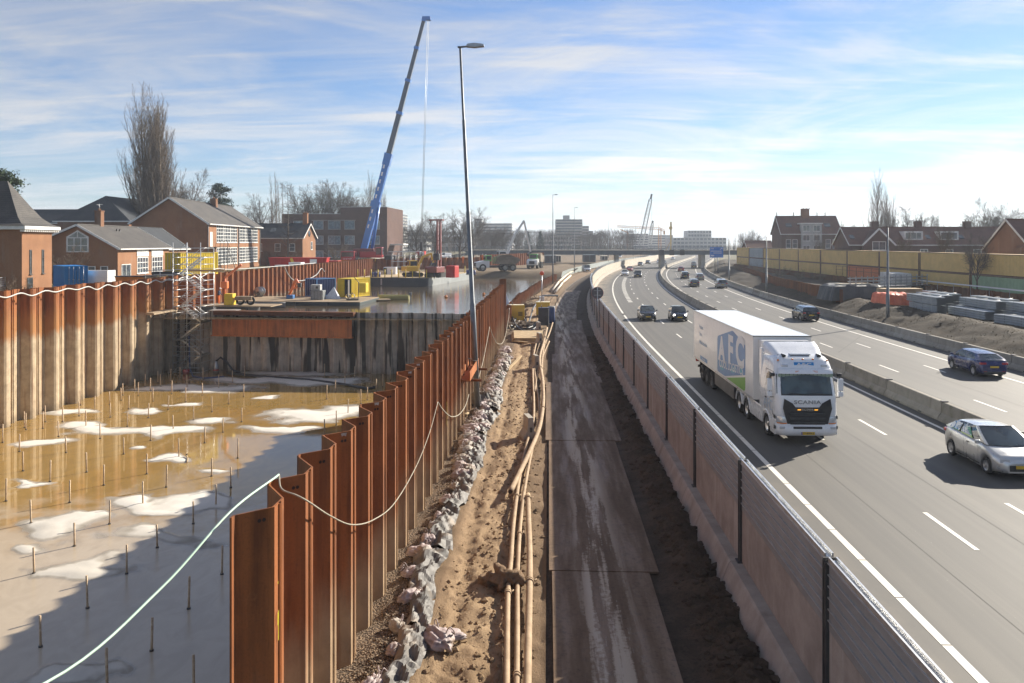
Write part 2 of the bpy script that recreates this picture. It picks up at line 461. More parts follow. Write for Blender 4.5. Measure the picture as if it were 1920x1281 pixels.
# ground of the works between the piling and the sound barrier
def zwork(s, o):
    n = fb(s, o, .55) * .07 + fb(s, o, 2.3) * .035
    z = -.03 + n
    if o > 2.7:                                             # loose berm against the barrier foot
        k = math.exp(-((o - 3.75) / .55) ** 2)
        z += k * (.24 + .22 * fb(s, o, 1.3) + .12 * fb(s*1.0, o, 4.5)) * (1 - sm(40, 75, s) * .8)
    elif o > -.05: z = -.035
    elif o > -.9: z = min(z, .0) - .05
    elif o < -2.5: z += .04 - .10 * sm(-3.3, -3.9, o)
    elif -2.4 < o < -1.0: z += .06 * fb(s, o, 4.1) + .04 * fb(s, o, 9) - .07 * math.exp(-((o + 2.15 + .12*math.sin(s*.3)) / .16)**2) - .06 * math.exp(-((o + 1.2 + .1*math.sin(s*.22)) / .15)**2)
    return z
ws = []; s_ = 4.0
while s_ < 330: ws.append(s_); s_ += max(.11, s_ * .009)
work_mud = strip('haul_ground', [s for s in ws], lin(-.05, 4.5, 40), zwork, MUD)
sand_path = strip('sand_path', ws, lin(-2.75, -.05, 34), zwork, SAND)
gravel_bed = strip('gravel_bed', [s for s in ws if s < 95], lin(-4.5, -2.75, 14), lambda s, o: zwork(s, o) + .02*fb(s, o, 7), GRAVEL)
far_verge = strip('works_verge', [s for s in ws if s > 80], lin(-4.8, -2.75, 8), lambda s, o: zwork(s, o) - .01 + .25*fb(s, o, .6), SAND)

# bank on the right
def zbank(s, o):
    z = .10 * sm(31, 32, o) + 1.15 * sm(32.2, 36.6, o)
    if o > 31.5: z += (fb(s, o, .22) * .30 + fb(s, o, 1.1) * .14 + .30) * .8 * sm(31.5, 34, o) * (1 - sm(36, 38.5, o)) + fb(s, o, .8) * .05
    return z + .3 * sm(51.2, 51.9, o)
strip('bank', lin(-10, 40, 12) + lin(40.8, 130, 150) + lin(132, 340, 80), lin(30.9, 50.8, 50) + [51.2, 51.55, 51.9, 53, 56, 70, 120, 400, 1500], zbank, SOIL)
strip('verge_right', lin(335, 1500, 30), [30.9, 36, 50, 120, 600, 2500], lambda s, o: .4 * sm(31, 60, o) - .02, LAND)

# land to the left, the works beyond the basin, the far plain
m = MB()
ys = lin(-60, 1500, 52)
m.grid([[(x, y, 2.9 + (fb(x, y, .08) * .25 if x < -46 else 0)) for x in (-2500, -900, -300, -160, -120, -95, -80, -70, -60, -52, -46, -41.7)] for y in ys])
m.f = [tuple(reversed(q)) for q in m.f]
structure(ob('left_bank', m, LAND))
m = MB()
rows = []
for i, y in enumerate([182, 183.5, 185, 187, 190, 195, 200, 208, 218, 230, 245, 265, 290, 320, 360, 420, 520, 700, 1000]):
    xr = rp(y, -4.3)[0]
    rows.append([(-41.7 + (xr + 41.7) * k / 16, y + fb(k, y, .9) * .5, (-.9 if i == 0 else (.15 if i == 1 else (1.0 if i == 2 else 1.55))) + fb(k*2.3, y, .7) * .12) for k in range(17)])
m.grid(rows); m.f = [tuple(reversed(q)) for q in m.f]
structure(ob('excavation_ground', m, EARTH))
m = MB(); m.grid([[(x, y, -.35) for x in (-6000, -1500, 0, 1500, 6000)] for y in (850, 1500, 3000, 7000)])
m.f = [tuple(reversed(q)) for q in m.f]
structure(ob('ground', m, LAND))

# ------------------------------------------------------------------ building pit floor: wet sand with standing water
PIT_Z = -5.8
SANDS = [(75, 829, 45, 8), (190, 801, 55, 8), (300, 808, 80, 9), (270, 770, 32, 4), (350, 731, 120, 7), (565, 777, 75, 9), (540, 802, 70, 6),
         (307, 861, 24, 6), (250, 836, 18, 5), (120, 798, 40, 6), (135, 770, 45, 6), (400, 789, 45, 5), (460, 714, 90, 6), (620, 715, 80, 6), (560, 700, 110, 4), (350, 757, 30, 3), (500, 745, 30, 3),
         (45, 906, 50, 6), (130, 975, 60, 11), (250, 940, 70, 10), (305, 1005, 80, 11), (190, 1060, 95, 13), (330, 955, 45, 7), (60, 1010, 45, 6), (640, 770, 60, 10),
         (380, 940, 40, 8), (120, 1262, 90, 6), (405, 880, 30, 6)]
sand_w = []
for px, py, rx, ry in SANDS:
    X, Y = at(px, py, PIT_Z); X2, _ = at(px + rx, py, PIT_Z); _, Y2 = at(px, py - ry, PIT_Z)
    sand_w.append((X, Y, max(.5, X2 - X), max(.6, Y2 - Y)))
def sand_h(x, y):
    wx = x + fb(x, y, .22) * 1.6 + fb(x, y, .9) * .35; wy = y + fb(x + 40, y, .22) * 2.0 + fb(x + 9, y, .9) * .4
    h = 0
    for X, Y, a, b in sand_w:
        q = ((wx - X) / a) ** 2 + ((wy - Y) / b) ** 2
        if q < 12: h = h + math.exp(-q * .8) * (1 - h)
    near = .17 * math.exp(-((y - 36) / 7.0) ** 2) * (.55 + .9 * fb(x, y, .18))
    return h * .95 + near - .44 + fb(x, y, .12) * .16 + fb(x, y, .5) * .09
m = MB(); rows = []; dep = []
for y in lin(14, 90, 300):
    row = []
    for x in lin(-42.5, -3.2, 150):
        h = sand_h(x, y)
        row.append((x, y, PIT_Z + max(0.0, h) * .16 + (fb(x, y, 3) * .008 if h > 0 else 0))); dep.append(h)
    rows.append(row)
m.grid(rows); m.f = [tuple(reversed(q)) for q in m.f]
def m_pit():
    t = NT('wet_sand_and_water'); h = attr(t, 'depth', 'Fac'); z = t.noise(.5, 5, .6); f = t.noise(60, 3, .7); s = t.noise(.7, 7, .6, dist=1.6, stretch=(1, .55, 1))
    h2 = t.math('ADD', h, t.math('MULTIPLY', t.math('SUBTRACT', s, .5), .22))
    y = t.sep()[1]
    silt = t.rng(t.math('ADD', y, t.math('MULTIPLY', t.math('SUBTRACT', z, .5), 18)), 45, 35)
    water = t.mix(silt, (.33, .205, .065), (.47, .385, .28))
    water = t.mix(t.rng(s, .35, .65, 0, .45), water, t.mix(silt, (.23, .15, .055), (.36, .29, .205)))
    wet = t.mix(t.rng(s, .4, .6), (.37, .325, .265), (.27, .235, .185))
    dry = t.mix(t.rng(f, .3, .7), (.72, .675, .60), (.63, .585, .51))
    c = t.mix(t.rng(h2, -.20, .02), water, wet)
    h3 = t.math('ADD', h2, t.math('MULTIPLY', t.math('SUBTRACT', t.noise(3.5, 6, .7), .5), .12))
    c = t.mix(t.math('MULTIPLY', t.rng(h3, .03, .27), t.rng(silt, 0, 1, 1, .6)), c, dry)
    r = t.math('MAXIMUM', t.rng(h2, -.14, .14, .05, .9), t.math('MULTIPLY', silt, .22))
    rip = t.noise(1.1, 3, .5)
    b = t.mix(t.rng(h2, -.05, .1), rip, f)
    return t.set(c, r, spec=.5, bump=b, bstr=.10, bdist=.02)
pit = ob('pit_floor', m, m_pit()); structure(pit)
pit.data.attributes.new('depth', 'FLOAT', 'POINT').data.foreach_set('value', dep)

# ------------------------------------------------------------------ basin water
def m_water():
    t = NT('basin_water')
    w1 = t.noise(1.0, 4, .6, stretch=(.28, .95, 1), dist=.6); w2 = t.noise(1.0, 3, .55, stretch=(1.3, 3.4, 1), loc=(3, 1, 0))
    h = t.math('ADD', t.math('MULTIPLY', w1, 1.0), t.math('MULTIPLY', w2, .35))
    return t.set(t.mix(t.rng(t.noise(.06, 4), .3, .7), (.095, .062, .030), (.075, .058, .036)), .04, spec=.5, ior=1.33, bump=h, bstr=.16, bdist=.14)
WATER_Z = .18
m = MB(); m.grid([[(-41.6, y, WATER_Z), (rp(y, -3.9)[0], y, WATER_Z)] for y in [82.6] + lin(88, 186, 30)]); m.f = [tuple(reversed(q)) for q in m.f]
structure(ob('basin_water', m, m_water()))

# ------------------------------------------------------------------ road markings (pieces of the highway)
def ribbon(name, s0, s1, o0, o1, z=.006, step=4.0, parent=highway, mat=None):
    n = max(1, int(math.ceil((s1 - s0) / step))); m = MB()
    m.grid([[(*rp(s, o0)[:2], z), (*rp(s, o1)[:2], z)] for s in lin(s0, s1, n)]); m.f = [tuple(reversed(q)) for q in m.f]
    return ob(name, m, mat or PAINT, parent)
s = 8.0                                              # edge line laid in bars, thin joints between
while s < 92:
    ribbon('edge_bar', s, s + 2.16, 8.0, 8.2); s += 2.2
ribbon('edge_line', 92, 600, 8.0, 8.2)
ribbon('edge_line', -8, 600, 17.25, 17.42)
ribbon('edge_line', -8, 700, 27.62, 27.8)
ribbon('edge_line', -8, 600, 19.6, 19.78)
def dashes(o, first, n, pitch=12.0, ln=3.0, w=.14):
    for i in range(n):
        a = first + i * pitch
        ribbon('lane_dash', a, a + ln, o - w/2, o + w/2)
dashes(11.42, 22.0, 22); dashes(14.38, 35.0, 22); dashes(22.15, 40.0, 22); dashes(25.05, 52.0, 20); dashes(11.42, 10.0, 1); dashes(14.38, 11, 2); dashes(22.15, 28, 1)
s = 112
while s < 192:                                        # block markings of the lane that ends
    ribbon('block_mark', s, s + 1.3, 9.75, 10.35 + (s - 112) * .002); s += 3.0
# dark joint lines in the asphalt
JOINT = simple('asphalt_joint', (.05, .048, .045), (.07, .066, .06), 3, .8)
for o in (9.95, 12.9, 23.7): ribbon('joint_line', 12, 60, o, o + .022, .004, mat=JOINT)
m = MB(); m.add([(*rp(61, 21.6)[:2], .005), (*rp(61.2, 21.6)[:2], .005), (*rp(77.5, 29.9)[:2], .005), (*rp(77.3, 29.9)[:2], .005)], [(3, 2, 1, 0)])
ob('joint_line', m, JOINT, highway)

# ------------------------------------------------------------------ concrete step barriers
def barrier_unit(L, h=.85, w0=.62, w1=.24):
    prof = [(-w0/2, 0), (-w0/2, .10), (-w0*.36, .26), (-w1/2-.03, .36), (-w1/2, h-.03), (-w1/2+.03, h), (w1/2-.03, h), (w1/2, h-.03), (w1/2+.03, .36), (w0*.36, .26), (w0/2, .10), (w0/2, 0)]
    m = MB(); m.prism([(a, b) for a, b in prof], .03, L - .03, axis='y')
    return m
def barrier_line(name, label, cat, o, s0, s1, L, mats, notch=True):
    t = thing(name, label, cat, (*rp(s0, o)[:2], 0))
    x0, y0, _ = rp(s0, o)
    me = [barrier_unit(L, .85).mesh('barrier_block', m_) for m_ in mats]
    nm = MB(); nm.box(-.30, -.295, -.18, .18, .02, .085)
    nme = nm.mesh('drain_slot', STEEL_D)
    cm = MB(); cm.bbox(-.15, .15, -.10, .10, .845, .90, .015); cme = cm.mesh('coupling', STEEL_D)
    s = s0; i = 0
    while s < s1:
        x, y, th = rp(s, o)
        b = ob('barrier_block', me[RND.randrange(len(me))], None, t, (x - x0, y - y0, RND.uniform(-.006, .006)), -th + RND.uniform(-.001, .001))
        if s < 140:
            for q in (L*.3, L*.7):
                n_ = ob('drain_slot', nme, None, b, (-.016, q, 0))
            ob('coupling', cme, None, b, (0, 0, 0))
        s += L; i += 1
    return t
CONC2 = m_concrete('barrier_concrete_dark', (.30, .27, .225), (.22, .20, .165), (.14, .12, .10), (.15, .14, .07))
CONC3 = m_concrete('barrier_concrete_pale', (.42, .385, .33), (.32, .29, .245), (.19, .17, .14))
barrier_line('median_barrier', 'low concrete step barrier between the two carriageways', 'barrier', 18.25, 8, 470, 6.0, [CONC, CONC2, CONC])
barrier_line('roadside_barrier', 'low concrete barrier along the far right verge, below the earth bank', 'barrier', 30.35, 30, 420, 6.0, [CONC, CONC2, CONC3])

# ------------------------------------------------------------------ sheet piling
def pile_profile(period, depth):
    f = period
    return [(0, -depth), (.07*f, -depth), (.32*f, 0), (.59*f, 0), (f, -depth)]
def pile_mesh(name, mat, period, depth, z0, z1, th=.03, bead=True, holes=True):
    """u along Y, v along +X, outer face at x=0"""
    p = pile_profile(period, depth); m = MB()
    a = [(v, u) for u, v in p]; b = [(v - th, u) for u, v in p]
    for i in range(len(p) - 1):
        m.add([(*a[i], z0), (*a[i+1], z0), (*a[i+1], z1), (*a[i], z1)], [(0, 1, 2, 3)])
        m.add([(*b[i], z0), (*b[i+1], z0), (*b[i+1], z1), (*b[i], z1)], [(3, 2, 1, 0)])
        m.add([(*a[i], z1), (*a[i+1], z1), (*b[i+1], z1), (*b[i], z1)], [(0, 1, 2, 3)])
    for q in (0, -1): m.add([(*a[q], z0), (*b[q], z0), (*b[q], z1), (*a[q], z1)], [(0, 1, 2, 3)])
    if bead:
        u = .455 * period
        m.box(.001, .022, u - .035, u - .012, z0, z1 - .01); m.box(.001, .03, u + .005, u + .03, z0, z1 + .012)
    return m.mesh(name, mat)
def pile_line(name, label, pts, period, depth, z0, z1, mat, jit=.05, skip=None, zf=None):
    """things stand in a line from pts[0] to pts[1]; the outer side is to the right of the way along"""
    (x0, y0), (x1, y1) = pts
    L = math.hypot(x1 - x0, y1 - y0); n = max(1, round(L / period)); ang = -math.atan2(x1 - x0, y1 - y0)
    t = thing(name, label, 'sheet piling', (x0, y0, 0), ang)
    me = pile_mesh('sheet_pile', mat, period, depth, z0, z1)
    hm = MB()
    for k in (.40, .47, .53):
        hm.lathe([(.045, 0), (.0001, .002)], 10, 'x', (0, 0, 0))
        break
    for i in range(n):
        ob('sheet_pile', me, None, t, (RND.uniform(-.02, .02), i * period, RND.uniform(-jit, jit) + (zf(i) if zf else 0)))
    return t
WALL_TOP = 4.5
right_piles = pile_line('sheet_pile_wall', 'rusty sheet pile wall between the flooded pit and the sand path', [(-3.86, 10.70), (-3.86, 70.70)], 1.5, .42, -6.3, WALL_TOP, RUST_R, .06)
e = pile_line('end_pile', 'tall dark rusty pile sticking up where the near wall ends', [(-3.75, 70.8), (-3.75, 72.3)], 1.5, .5, -6, 4.95, RUST_D, 0)

# the far side of the pit: broad king piles with sheets between
def king_mesh(period, z0, z1, mat):
    m = MB(); pr = []
    w = period
    for u, v in [(0, -.75), (.10, -.75), (.155, -.35), (.19, -.12), (.24, -.02), (.31, 0), (.38, -.02), (.44, -.12), (.475, -.35), (.52, -.75), (.64, -.75), (.69, -.52), (.80, -.52), (.85, -.75), (1.0, -.75)]:
        pr.append((v, u * w))
    for i in range(len(pr) - 1):
        sm_ = 2 <= i <= 8
        m.add([(*pr[i], z0), (*pr[i+1], z0), (*pr[i+1], z1), (*pr[i], z1)], [(0, 1, 2, 3)], sm_)
        b0, b1 = (pr[i][0] - .04, pr[i][1]), (pr[i+1][0] - .04, pr[i+1][1])
        m.add([(*pr[i], z1), (*pr[i+1], z1), (*b1, z1), (*b0, z1)], [(0, 1, 2, 3)])
        m.add([(*b0, z0), (*b1, z0), (*b1, z1), (*b0, z1)], [(3, 2, 1, 0)])
    u = .745 * w
    m.box(-.52, -.47, u - .05, u + .05, z0, z1 + .01)
    return m.mesh('king_pile', mat)
t = thing('pit_wall', 'tall muddy pile wall on the far left side of the flooded pit', 'sheet piling', (-40.9, 34, 0))
kme = king_mesh(3.05, -6.3, WALL_TOP, RUST_L)
n_king = 18
for i in range(n_king):
    ob('king_pile', kme, None, t, (RND.uniform(-.03, .03), i * 3.05, RND.uniform(-.06, .06)))
yk = 34 + n_king * 3.05
left_far = pile_line('basin_wall', 'long rusty sheet pile wall along the left of the water basin', [(-41.0, yk), (-41.0, 189.5)], 1.9, .8, -1.5, 4.45, RUST_F, .05)
back_wall = pile_line('basin_wall', 'rusty sheet pile wall closing the far end of the basin, behind the drill rig', [(-41.0, 189.5), (-17, 209)], 1.7, .7, -1.5, 4.4, RUST_F, .05)
back2 = pile_line('basin_wall', 'distant brown sheet pile wall behind the white excavator', [(-17, 209), (-1, 262)], 1.9, .8, -.5, 5.0, RUST_F, .05)
# cross wall that holds back the basin
XW = [(-42.1, 87.2), (-4.4, 83.6)]
cross = pile_line('cross_wall', 'wet grey brown pile wall damming the basin above the pit', XW, 1.53, .6, -6.3, .72, RUST_X, .04)
# low wall on the right bank of the basin
for i, (s0, s1) in enumerate([(72.4, 103.9), (104, 138), (138, 172)]):
    p0, p1 = rp(s0, -4.1)[:2], rp(s1, -4.1)[:2]
    pile_line('low_pile_wall', ['low rusty pile wall at the water, just past the tall end pile', 'low rusty pile wall along the water beside the second lamp post', 'farthest stretch of low pile wall along the water'][i], [p0, p1], 1.5, .5, -1, [1.75, 1.55, 1.5][i], RUST_F, .08)

# ------------------------------------------------------------------ sound barrier between works and motorway
def sound_barrier():
    P = 5.9; O = 4.62
    t = thing('sound_barrier', 'long grey slatted sound barrier on concrete feet beside the motorway', 'noise barrier', (*rp(7.5, O)[:2], 0))
    x0, y0, _ = rp(7.5, O)
    foot = MB(); foot.prism([(-.66, -.35), (-.62, -.1), (-.34, .60), (-.30, .65), (.30, .65), (.34, .60), (.55, .02), (.58, -.1)], .02, P - .02, 'y')
    conc = MB(); conc.box(-.055, .055, .09, P - .09, .655, 1.88)
    rib = MB()
    n = 6; h0, h1 = 1.89, 3.0; dh = (h1 - h0) / n
    for k in range(n):                                  # each board: flat face with a folded lip
        z = h0 + k * dh
        rib.m = 0; rib.prism([(-.06, z), (-.06, z + dh*.86), (.06, z + dh*.86), (.06, z)], .09, P - .09, 'y'); rib.m = 1; rib.prism([(-.06, z + dh*.862), (-.088, z + dh*.88), (-.088, z + dh*.97), (.06, z + dh*.97), (.06, z + dh*.862)], .09, P - .09, 'y')
    cap = MB(); cap.prism([(-.075, 2.99), (-.075, 3.09), (-.045, 3.09), (-.045, 3.03), (.045, 3.03), (.045, 3.09), (.075, 3.09), (.075, 2.99)], .085, P - .085, 'y')
    post = MB(); post.box(-.115, .115, -.08, .08, .652, 2.985); post.box(-.13, .13, -.015, .015, .66, 3.05); post.bbox(-.17, .17, -.14, .14, .651, .675, .006)
    tall = MB(); tall.box(-.075, .075, .02, P - .02, -.1, 2.35)
    rail = MB()
    for q in (2.5, 2.68, 2.86): rail.obox((0, .02, q), (0, P - .02, q), .03, .03)
    for k in range(4): rail.box(-.025, .025, .1 + k*P/4, .14 + k*P/4, 2.352, 2.93)
    boards = []
    for k in range(n):
        b = MB(); z = h0 + k * dh
        b.prism([(-.06, z), (-.06, z + dh*.86), (.06, z + dh*.86), (.06, z)], .09, P - .09, 'y'); b.m = 1
        b.prism([(-.06, z + dh*.862), (-.088, z + dh*.88), (-.088, z + dh*.97), (-.05, z + dh*.992), (.06, z + dh*.992), (.06, z + dh*.862)], .09, P - .09, 'y')
        boards.append(b.mesh('board', [PANEL, LIP]))
    mf, mc, mr, mcap, mp = foot.mesh('foot_block', CONC_P2), conc.mesh('concrete_panel', CONC_P), rib.mesh('board', [PANEL, LIP]), cap.mesh('cap_rail', ALU), post.mesh('post', STEEL_D)
    mt, mrl = tall.mesh('concrete_panel', CONC_L), rail.mesh('hand_rail', STEEL_G)
    s = 7.5
    for i in range(82):
        x, y, th = rp(s, O); loc = (x - x0, y - y0, 0)
        ob('foot_block', mf, None, t, loc, -th)
        if s < 135:
            ob('concrete_panel', mc, None, t, loc, -th)
            if s < 60:
                for bme in boards: ob('board', bme, None, t, loc, -th)
            else: ob('board', mr, None, t, loc, -th)
            ob('cap_rail', mcap, None, t, loc, -th); ob('post', mp, None, t, loc, -th)
        else:
            ob('concrete_panel', mt, None, t, loc, -th); ob('hand_rail', mrl, None, t, loc, -th)
        s += P
CONC_P2 = m_concrete('foot_concrete', (.45, .385, .325), (.32, .27, .225), (.19, .15, .12))
sound_barrier()

# ------------------------------------------------------------------ steel road plates of the haul road
def m_plate():
    t = NT('muddy_steel_plate'); sx = t.noise(1.0, 6, .65, stretch=(2.2, .22, 1)); g = t.noise(9, 5, .7); w = t.noise(1.0, 5, .6, stretch=(2.4, .13, 1), loc=(5, 2, 0)); x = t.sep()[0]
    c = t.mix(t.rng(sx, .3, .7), (.23, .148, .086), (.125, .082, .05))
    c = t.mix(t.rng(g, .45, .75, 0, .6), c, (.04, .028, .022))
    mid = t.math('MULTIPLY', t.rng(x, .55, 1.0), t.rng(x, 2.1, 1.5))
    dry = t.math('MULTIPLY', mid, t.rng(t.math('ADD', t.math('MULTIPLY', w, .8), t.math('MULTIPLY', g, .2)), .47, .55))
    edge = t.math('MULTIPLY', t.rng(t.math('ADD', t.math('MULTIPLY', w, .4), t.math('MULTIPLY', g, .6)), .56, .70), .14)
    c = t.mix(t.math('MAXIMUM', t.math('MULTIPLY', dry, .85), edge), c, (.50, .42, .32))
    r = t.rng(sx, .35, .6, .55, .85)
    return t.set(c, r, metal=.0, spec=.3, bump=g, bstr=.35, bdist=.01)
PLATE = m_plate()
t = thing('road_plate_track', 'muddy steel road plates laid along the shaded haul road', 'road plates', (0, 4, 0))
xx = [(.10, 2.50), (.02, 2.74), (-.12, 3.0), (.25, 3.16), (.5, 3.22), (.5, 3.2), (.05, 2.75), (0, 2.8), (0, 2.8), (0, 2.8)]
ya = 7.0
for i, (a, b) in enumerate(xx):
    yb = [20.0, 33.2, 47.0, 59.0, 72, 85, 98, 111, 124, 137][i]
    m = MB(); m.bbox(a, b, ya + .07, yb, .0, .055, .008)
    X0, Y0, th = rp((ya + yb) / 2); 
    m.xf(Matrix.Translation((-0, -(ya + yb) / 2, 0)))
    ob('road_plate', m, PLATE, t, (X0, Y0 - 4, RND.uniform(-.004, .008)), -th + RND.uniform(-.003, .003))
    for hx in (a + .5, b - .5):
        pass
    ya = yb
# ------------------------------------------------------------------ road vehicles
def paint(name, c, rough=.28, metal=.0, coat=.8):
    t = NT(name); d = t.noise(2.5, 5, .6)
    col = t.mix(t.rng(d, .45, .8, 0, .22), c, tuple(x * .7 + .03 for x in c))
    return t.set(col, t.rng(d, .3, .8, rough, rough + .15), metal=metal, coat=coat)
def m_glass(name='vehicle_glass', c=(.025, .035, .04)):
    t = NT(name); d = t.noise(1.6, 3, .5)
    return t.set(t.mix(t.rng(d, .4, .6), c, tuple(x * 1.9 for x in c)), .04, spec=.9)
GLASS = m_glass()
RUBBER = simple('rubber', (.022, .022, .022), (.035, .033, .03), 9, .85)
BLACK = simple('black_plastic', (.018, .018, .019), (.028, .027, .027), 6, .5)
CHROME = simple('bright_metal', (.75, .75, .75), (.6, .6, .6), 6, .18, 1.0, 0)
RIM = simple('alloy_rim', (.55, .55, .56), (.4, .4, .41), 9, .3, .8, 0)
REDL = paint('red_lamp', (.42, .012, .012), .15)
AMBER = paint('amber_lamp', (.75, .22, .02), .15)
CLEARL = paint('clear_lamp', (.62, .64, .66), .08, .35)
YPLATE = simple('yellow_plate', (.72, .46, .02), (.66, .40, .02), 5, .4, 0, 0)
WHITE_P = paint('white_paint', (.80, .80, .79), .3)

def wheel(parent, y, x, r, w, side, rim_mat=RIM, spokes=5, deep=False, name='wheel'):
    """side +1: outer face towards +x"""
    m = MB()
    h = w / 2
    m.lathe([(r*.60, h*.82), (r*.66, h), (r*.90, h), (r*.975, h*.72), (r, h*.35), (r, -h*.35), (r*.975, -h*.72), (r*.9, -h), (r*.6, -h)], 24, 'x')
    if side < 0: m.v = [(-a, b, c) for a, b, c in m.v]; m.f = [tuple(reversed(q)) for q in m.f]
    wo = ob(name, m, RUBBER, parent, (x, y, r))
    q = MB(); k = side
    d = .3 if deep else .75
    q.lathe([(r*.62, h*.84*k), (r*.58, h*.80*k), (r*.54, h*(.35 if not deep else .1)*k), (r*.20, h*d*.8*k), (r*.17, h*d*k), (0.001, h*d*k)], 20, 'x')
    ob('rim', q, rim_mat, wo)
    if spokes:
        sp = MB()
        for i in range(spokes):
            a = 2*PI*i/spokes
            sp.obox((h*.66*k, math.cos(a)*r*.12, math.sin(a)*r*.12), (h*.80*k, math.cos(a)*r*.57, math.sin(a)*r*.57), r*.17, h*.12, (1, 0, 0))
        ob('spokes', sp, rim_mat, wo)
    return wo

def interp(tab, y):
    if y <= tab[0][0]: return tab[0][1]
    for (a, b), (c, d) in zip(tab, tab[1:]):
        if y <= c: return b + (d - b) * (y - a) / (c - a)
    return tab[-1][1]

def car(name, label, body, L=4.2, W=1.78, H=1.5, style='hatch', wb=2.58, fo=.82, r=.32, rim=RIM, detail=2, lit=False, splate=True, side_glass=None, group=None):
    """local +y is forward; the origin is on the ground under the middle"""
    t = thing(name, label, 'car' if style != 'van' else 'van', group=group)
    yf, yr = L/2, -L/2
    wf, wr = yf - fo, yf - fo - wb
    belt = {'hatch': .98, 'suv': 1.03, 'wagon': .97, 'mini': .92, 'sedan': .93, 'van': 1.15}[style] * (H / {'hatch': 1.5, 'suv': 1.66, 'wagon': 1.5, 'mini': 1.5, 'sedan': 1.45, 'van': 1.95}[style])
    hood_f = {'hatch': .79, 'suv': .86, 'wagon': .72, 'mini': .74, 'sedan': .68, 'van': .92}[style]
    # greenhouse side line: windscreen base, roof front, roof rear, rear base
    gA = yf - {'hatch': .86, 'suv': 1.15, 'wagon': 1.2, 'mini': .80, 'sedan': 1.2, 'van': .75}[style]
    gB = gA - {'hatch': .92, 'suv': .65, 'wagon': .75, 'mini': .66, 'sedan': .75, 'van': .55}[style]
    gC = yr + {'hatch': .80, 'suv': .42, 'wagon': .55, 'mini': .48, 'sedan': 1.35, 'van': .12}[style]
    gD = yr + {'hatch': .17, 'suv': .14, 'wagon': .16, 'mini': .14, 'sedan': .62, 'van': .06}[style]
    top = [(yr, belt - .22), (yr + .10, belt - .03), (gD + .05, belt + .08 * (style in ('hatch', 'mini')) + .02), (0, belt + .03), (gA - .3, belt - .0), (gA + .02, belt - .015), (yf - .45, hood_f + .07), (yf - .14, hood_f - .03), (yf - .03, hood_f - .14), (yf, hood_f - .24)]
    half = [(yr, W*.40), (yr + .10, W*.452), (yr + .35, W*.485), (wr, W*.5), (0, W*.496), (wf, W*.5), (yf - .40, W*.478), (yf - .16, W*.435), (yf - .04, W*.36), (yf, W*.30)]
    arch = r + .045
    def zbot(y):
        z = .20 if yr + .25 < y < yf - .3 else .25
        for c in (wf, wr):
            q = arch*arch - (y - c)**2
            if q > 0: z = max(z, r + math.sqrt(q) * .98)
        return z
    st = {yr, yr + .04, yr + .10, yr + .22, yf - .02, yf - .06, yf - .14, yf - .24, yf, gD, gA, 0, .5, -.5}
    for c in (wf, wr):
        for k in range(9): st.add(c + arch * math.cos(PI * k / 8) * .999)
        st.add(c + arch + .012); st.add(c - arch - .012)
    st = sorted(y for y in st if yr <= y <= yf)
    rows = []
    for y in st:
        w, zt, zb = interp(half, y), interp(top, y), zbot(y)
        zt = max(zt, zb + .05); dz = zt - zb
        h = [(w - .16, zb + .0), (w - .025, zb), (w, zb + dz*.30), (w + .008, zb + dz*.55), (w - .012, zb + dz*.80), (w - .065, zt - .015), (w - .14, zt + .01), (w*.45, zt + .03), (0, zt + .04)]
        rows.append([(-a, y, b) for a, b in h] + [(a, y, b) for a, b in reversed(h[:-1])])
    m = MB(); m.grid(rows)
    m.add(rows[0], [tuple(range(len(rows[0])))]); m.add(rows[-1], [tuple(reversed(range(len(rows[-1]))))])
    ob('body', m, body, t)
    # dark underside
    u = MB(); u.box(-W*.40, W*.40, yr + .12, yf - .12, .19, .45); ob('underbody', u, BLACK, t)
    # greenhouse
    zr = H - .055; BR = .10 if style in ('hatch', 'mini') else .04; wbse, wtop = W*.5 - .075, W*.5 * (.74 if style != 'van' else .86)
    def P(a, v, sgn):          # a: 0 front .. 1 rear along the side, v: 0 belt .. 1 roof
        y0 = gA + (gD - gA) * a; y1 = gB + (gC - gB) * a
        vv = v; bulge = math.sin(vv * PI) * .035
        return (sgn * (wbse + (wtop - .05*a - wbse) * vv + bulge), y0 + (y1 - y0) * vv, belt + (zr - .07*a*a - belt - BR*a*(1 - a*.35)) * vv + BR*a*(1 - a*.35) + (.02 if a < .02 else 0))
    cuts = {'hatch': [.0, .055, .46, .50, .86, 1], 'suv': [.0, .05, .36, .395, .70, .73, .90, 1], 'wagon': [.0, .05, .34, .375, .64, .67, .90, 1], 'mini': [0, .06, .60, .65, .88, 1], 'sedan': [0, .05, .46, .5, .9, 1], 'van': [0, .05, .34, .40, 1]}[style]
    fr = MB(); gl = MB()
    vs_ = lin(0, 1, 4)
    for sgn in (-1, 1):
        for i, (a, b) in enumerate(zip(cuts, cuts[1:])):
            tgt = fr if i % 2 == 0 or (style == 'van' and i > 1) else gl
            rr = [[P(q, v, sgn) for v in vs_] for q in lin(a, b, 3)]
            tgt.grid(rr)
            if sgn < 0: pass
    def lerp3(p, q, k): return tuple(p[i] + (q[i] - p[i]) * k for i in range(3))
    def cross(a, bow, tgt, k0, k1, n=6):
        rr = []
        for v in vs_:
            l, rgt = P(a, v, -1), P(a, v, 1)
            rr.append([(*[lerp3(l, rgt, k)[0]], lerp3(l, rgt, k)[1] + bow * (1 - (2*k - 1)**2), lerp3(l, rgt, k)[2]) for k in lin(k0, k1, n)])
        tgt.grid(rr)
    cross(0, .13, gl, .045, .955); cross(0, .13, fr, 0, .045, 1); cross(0, .13, fr, .955, 1, 1)
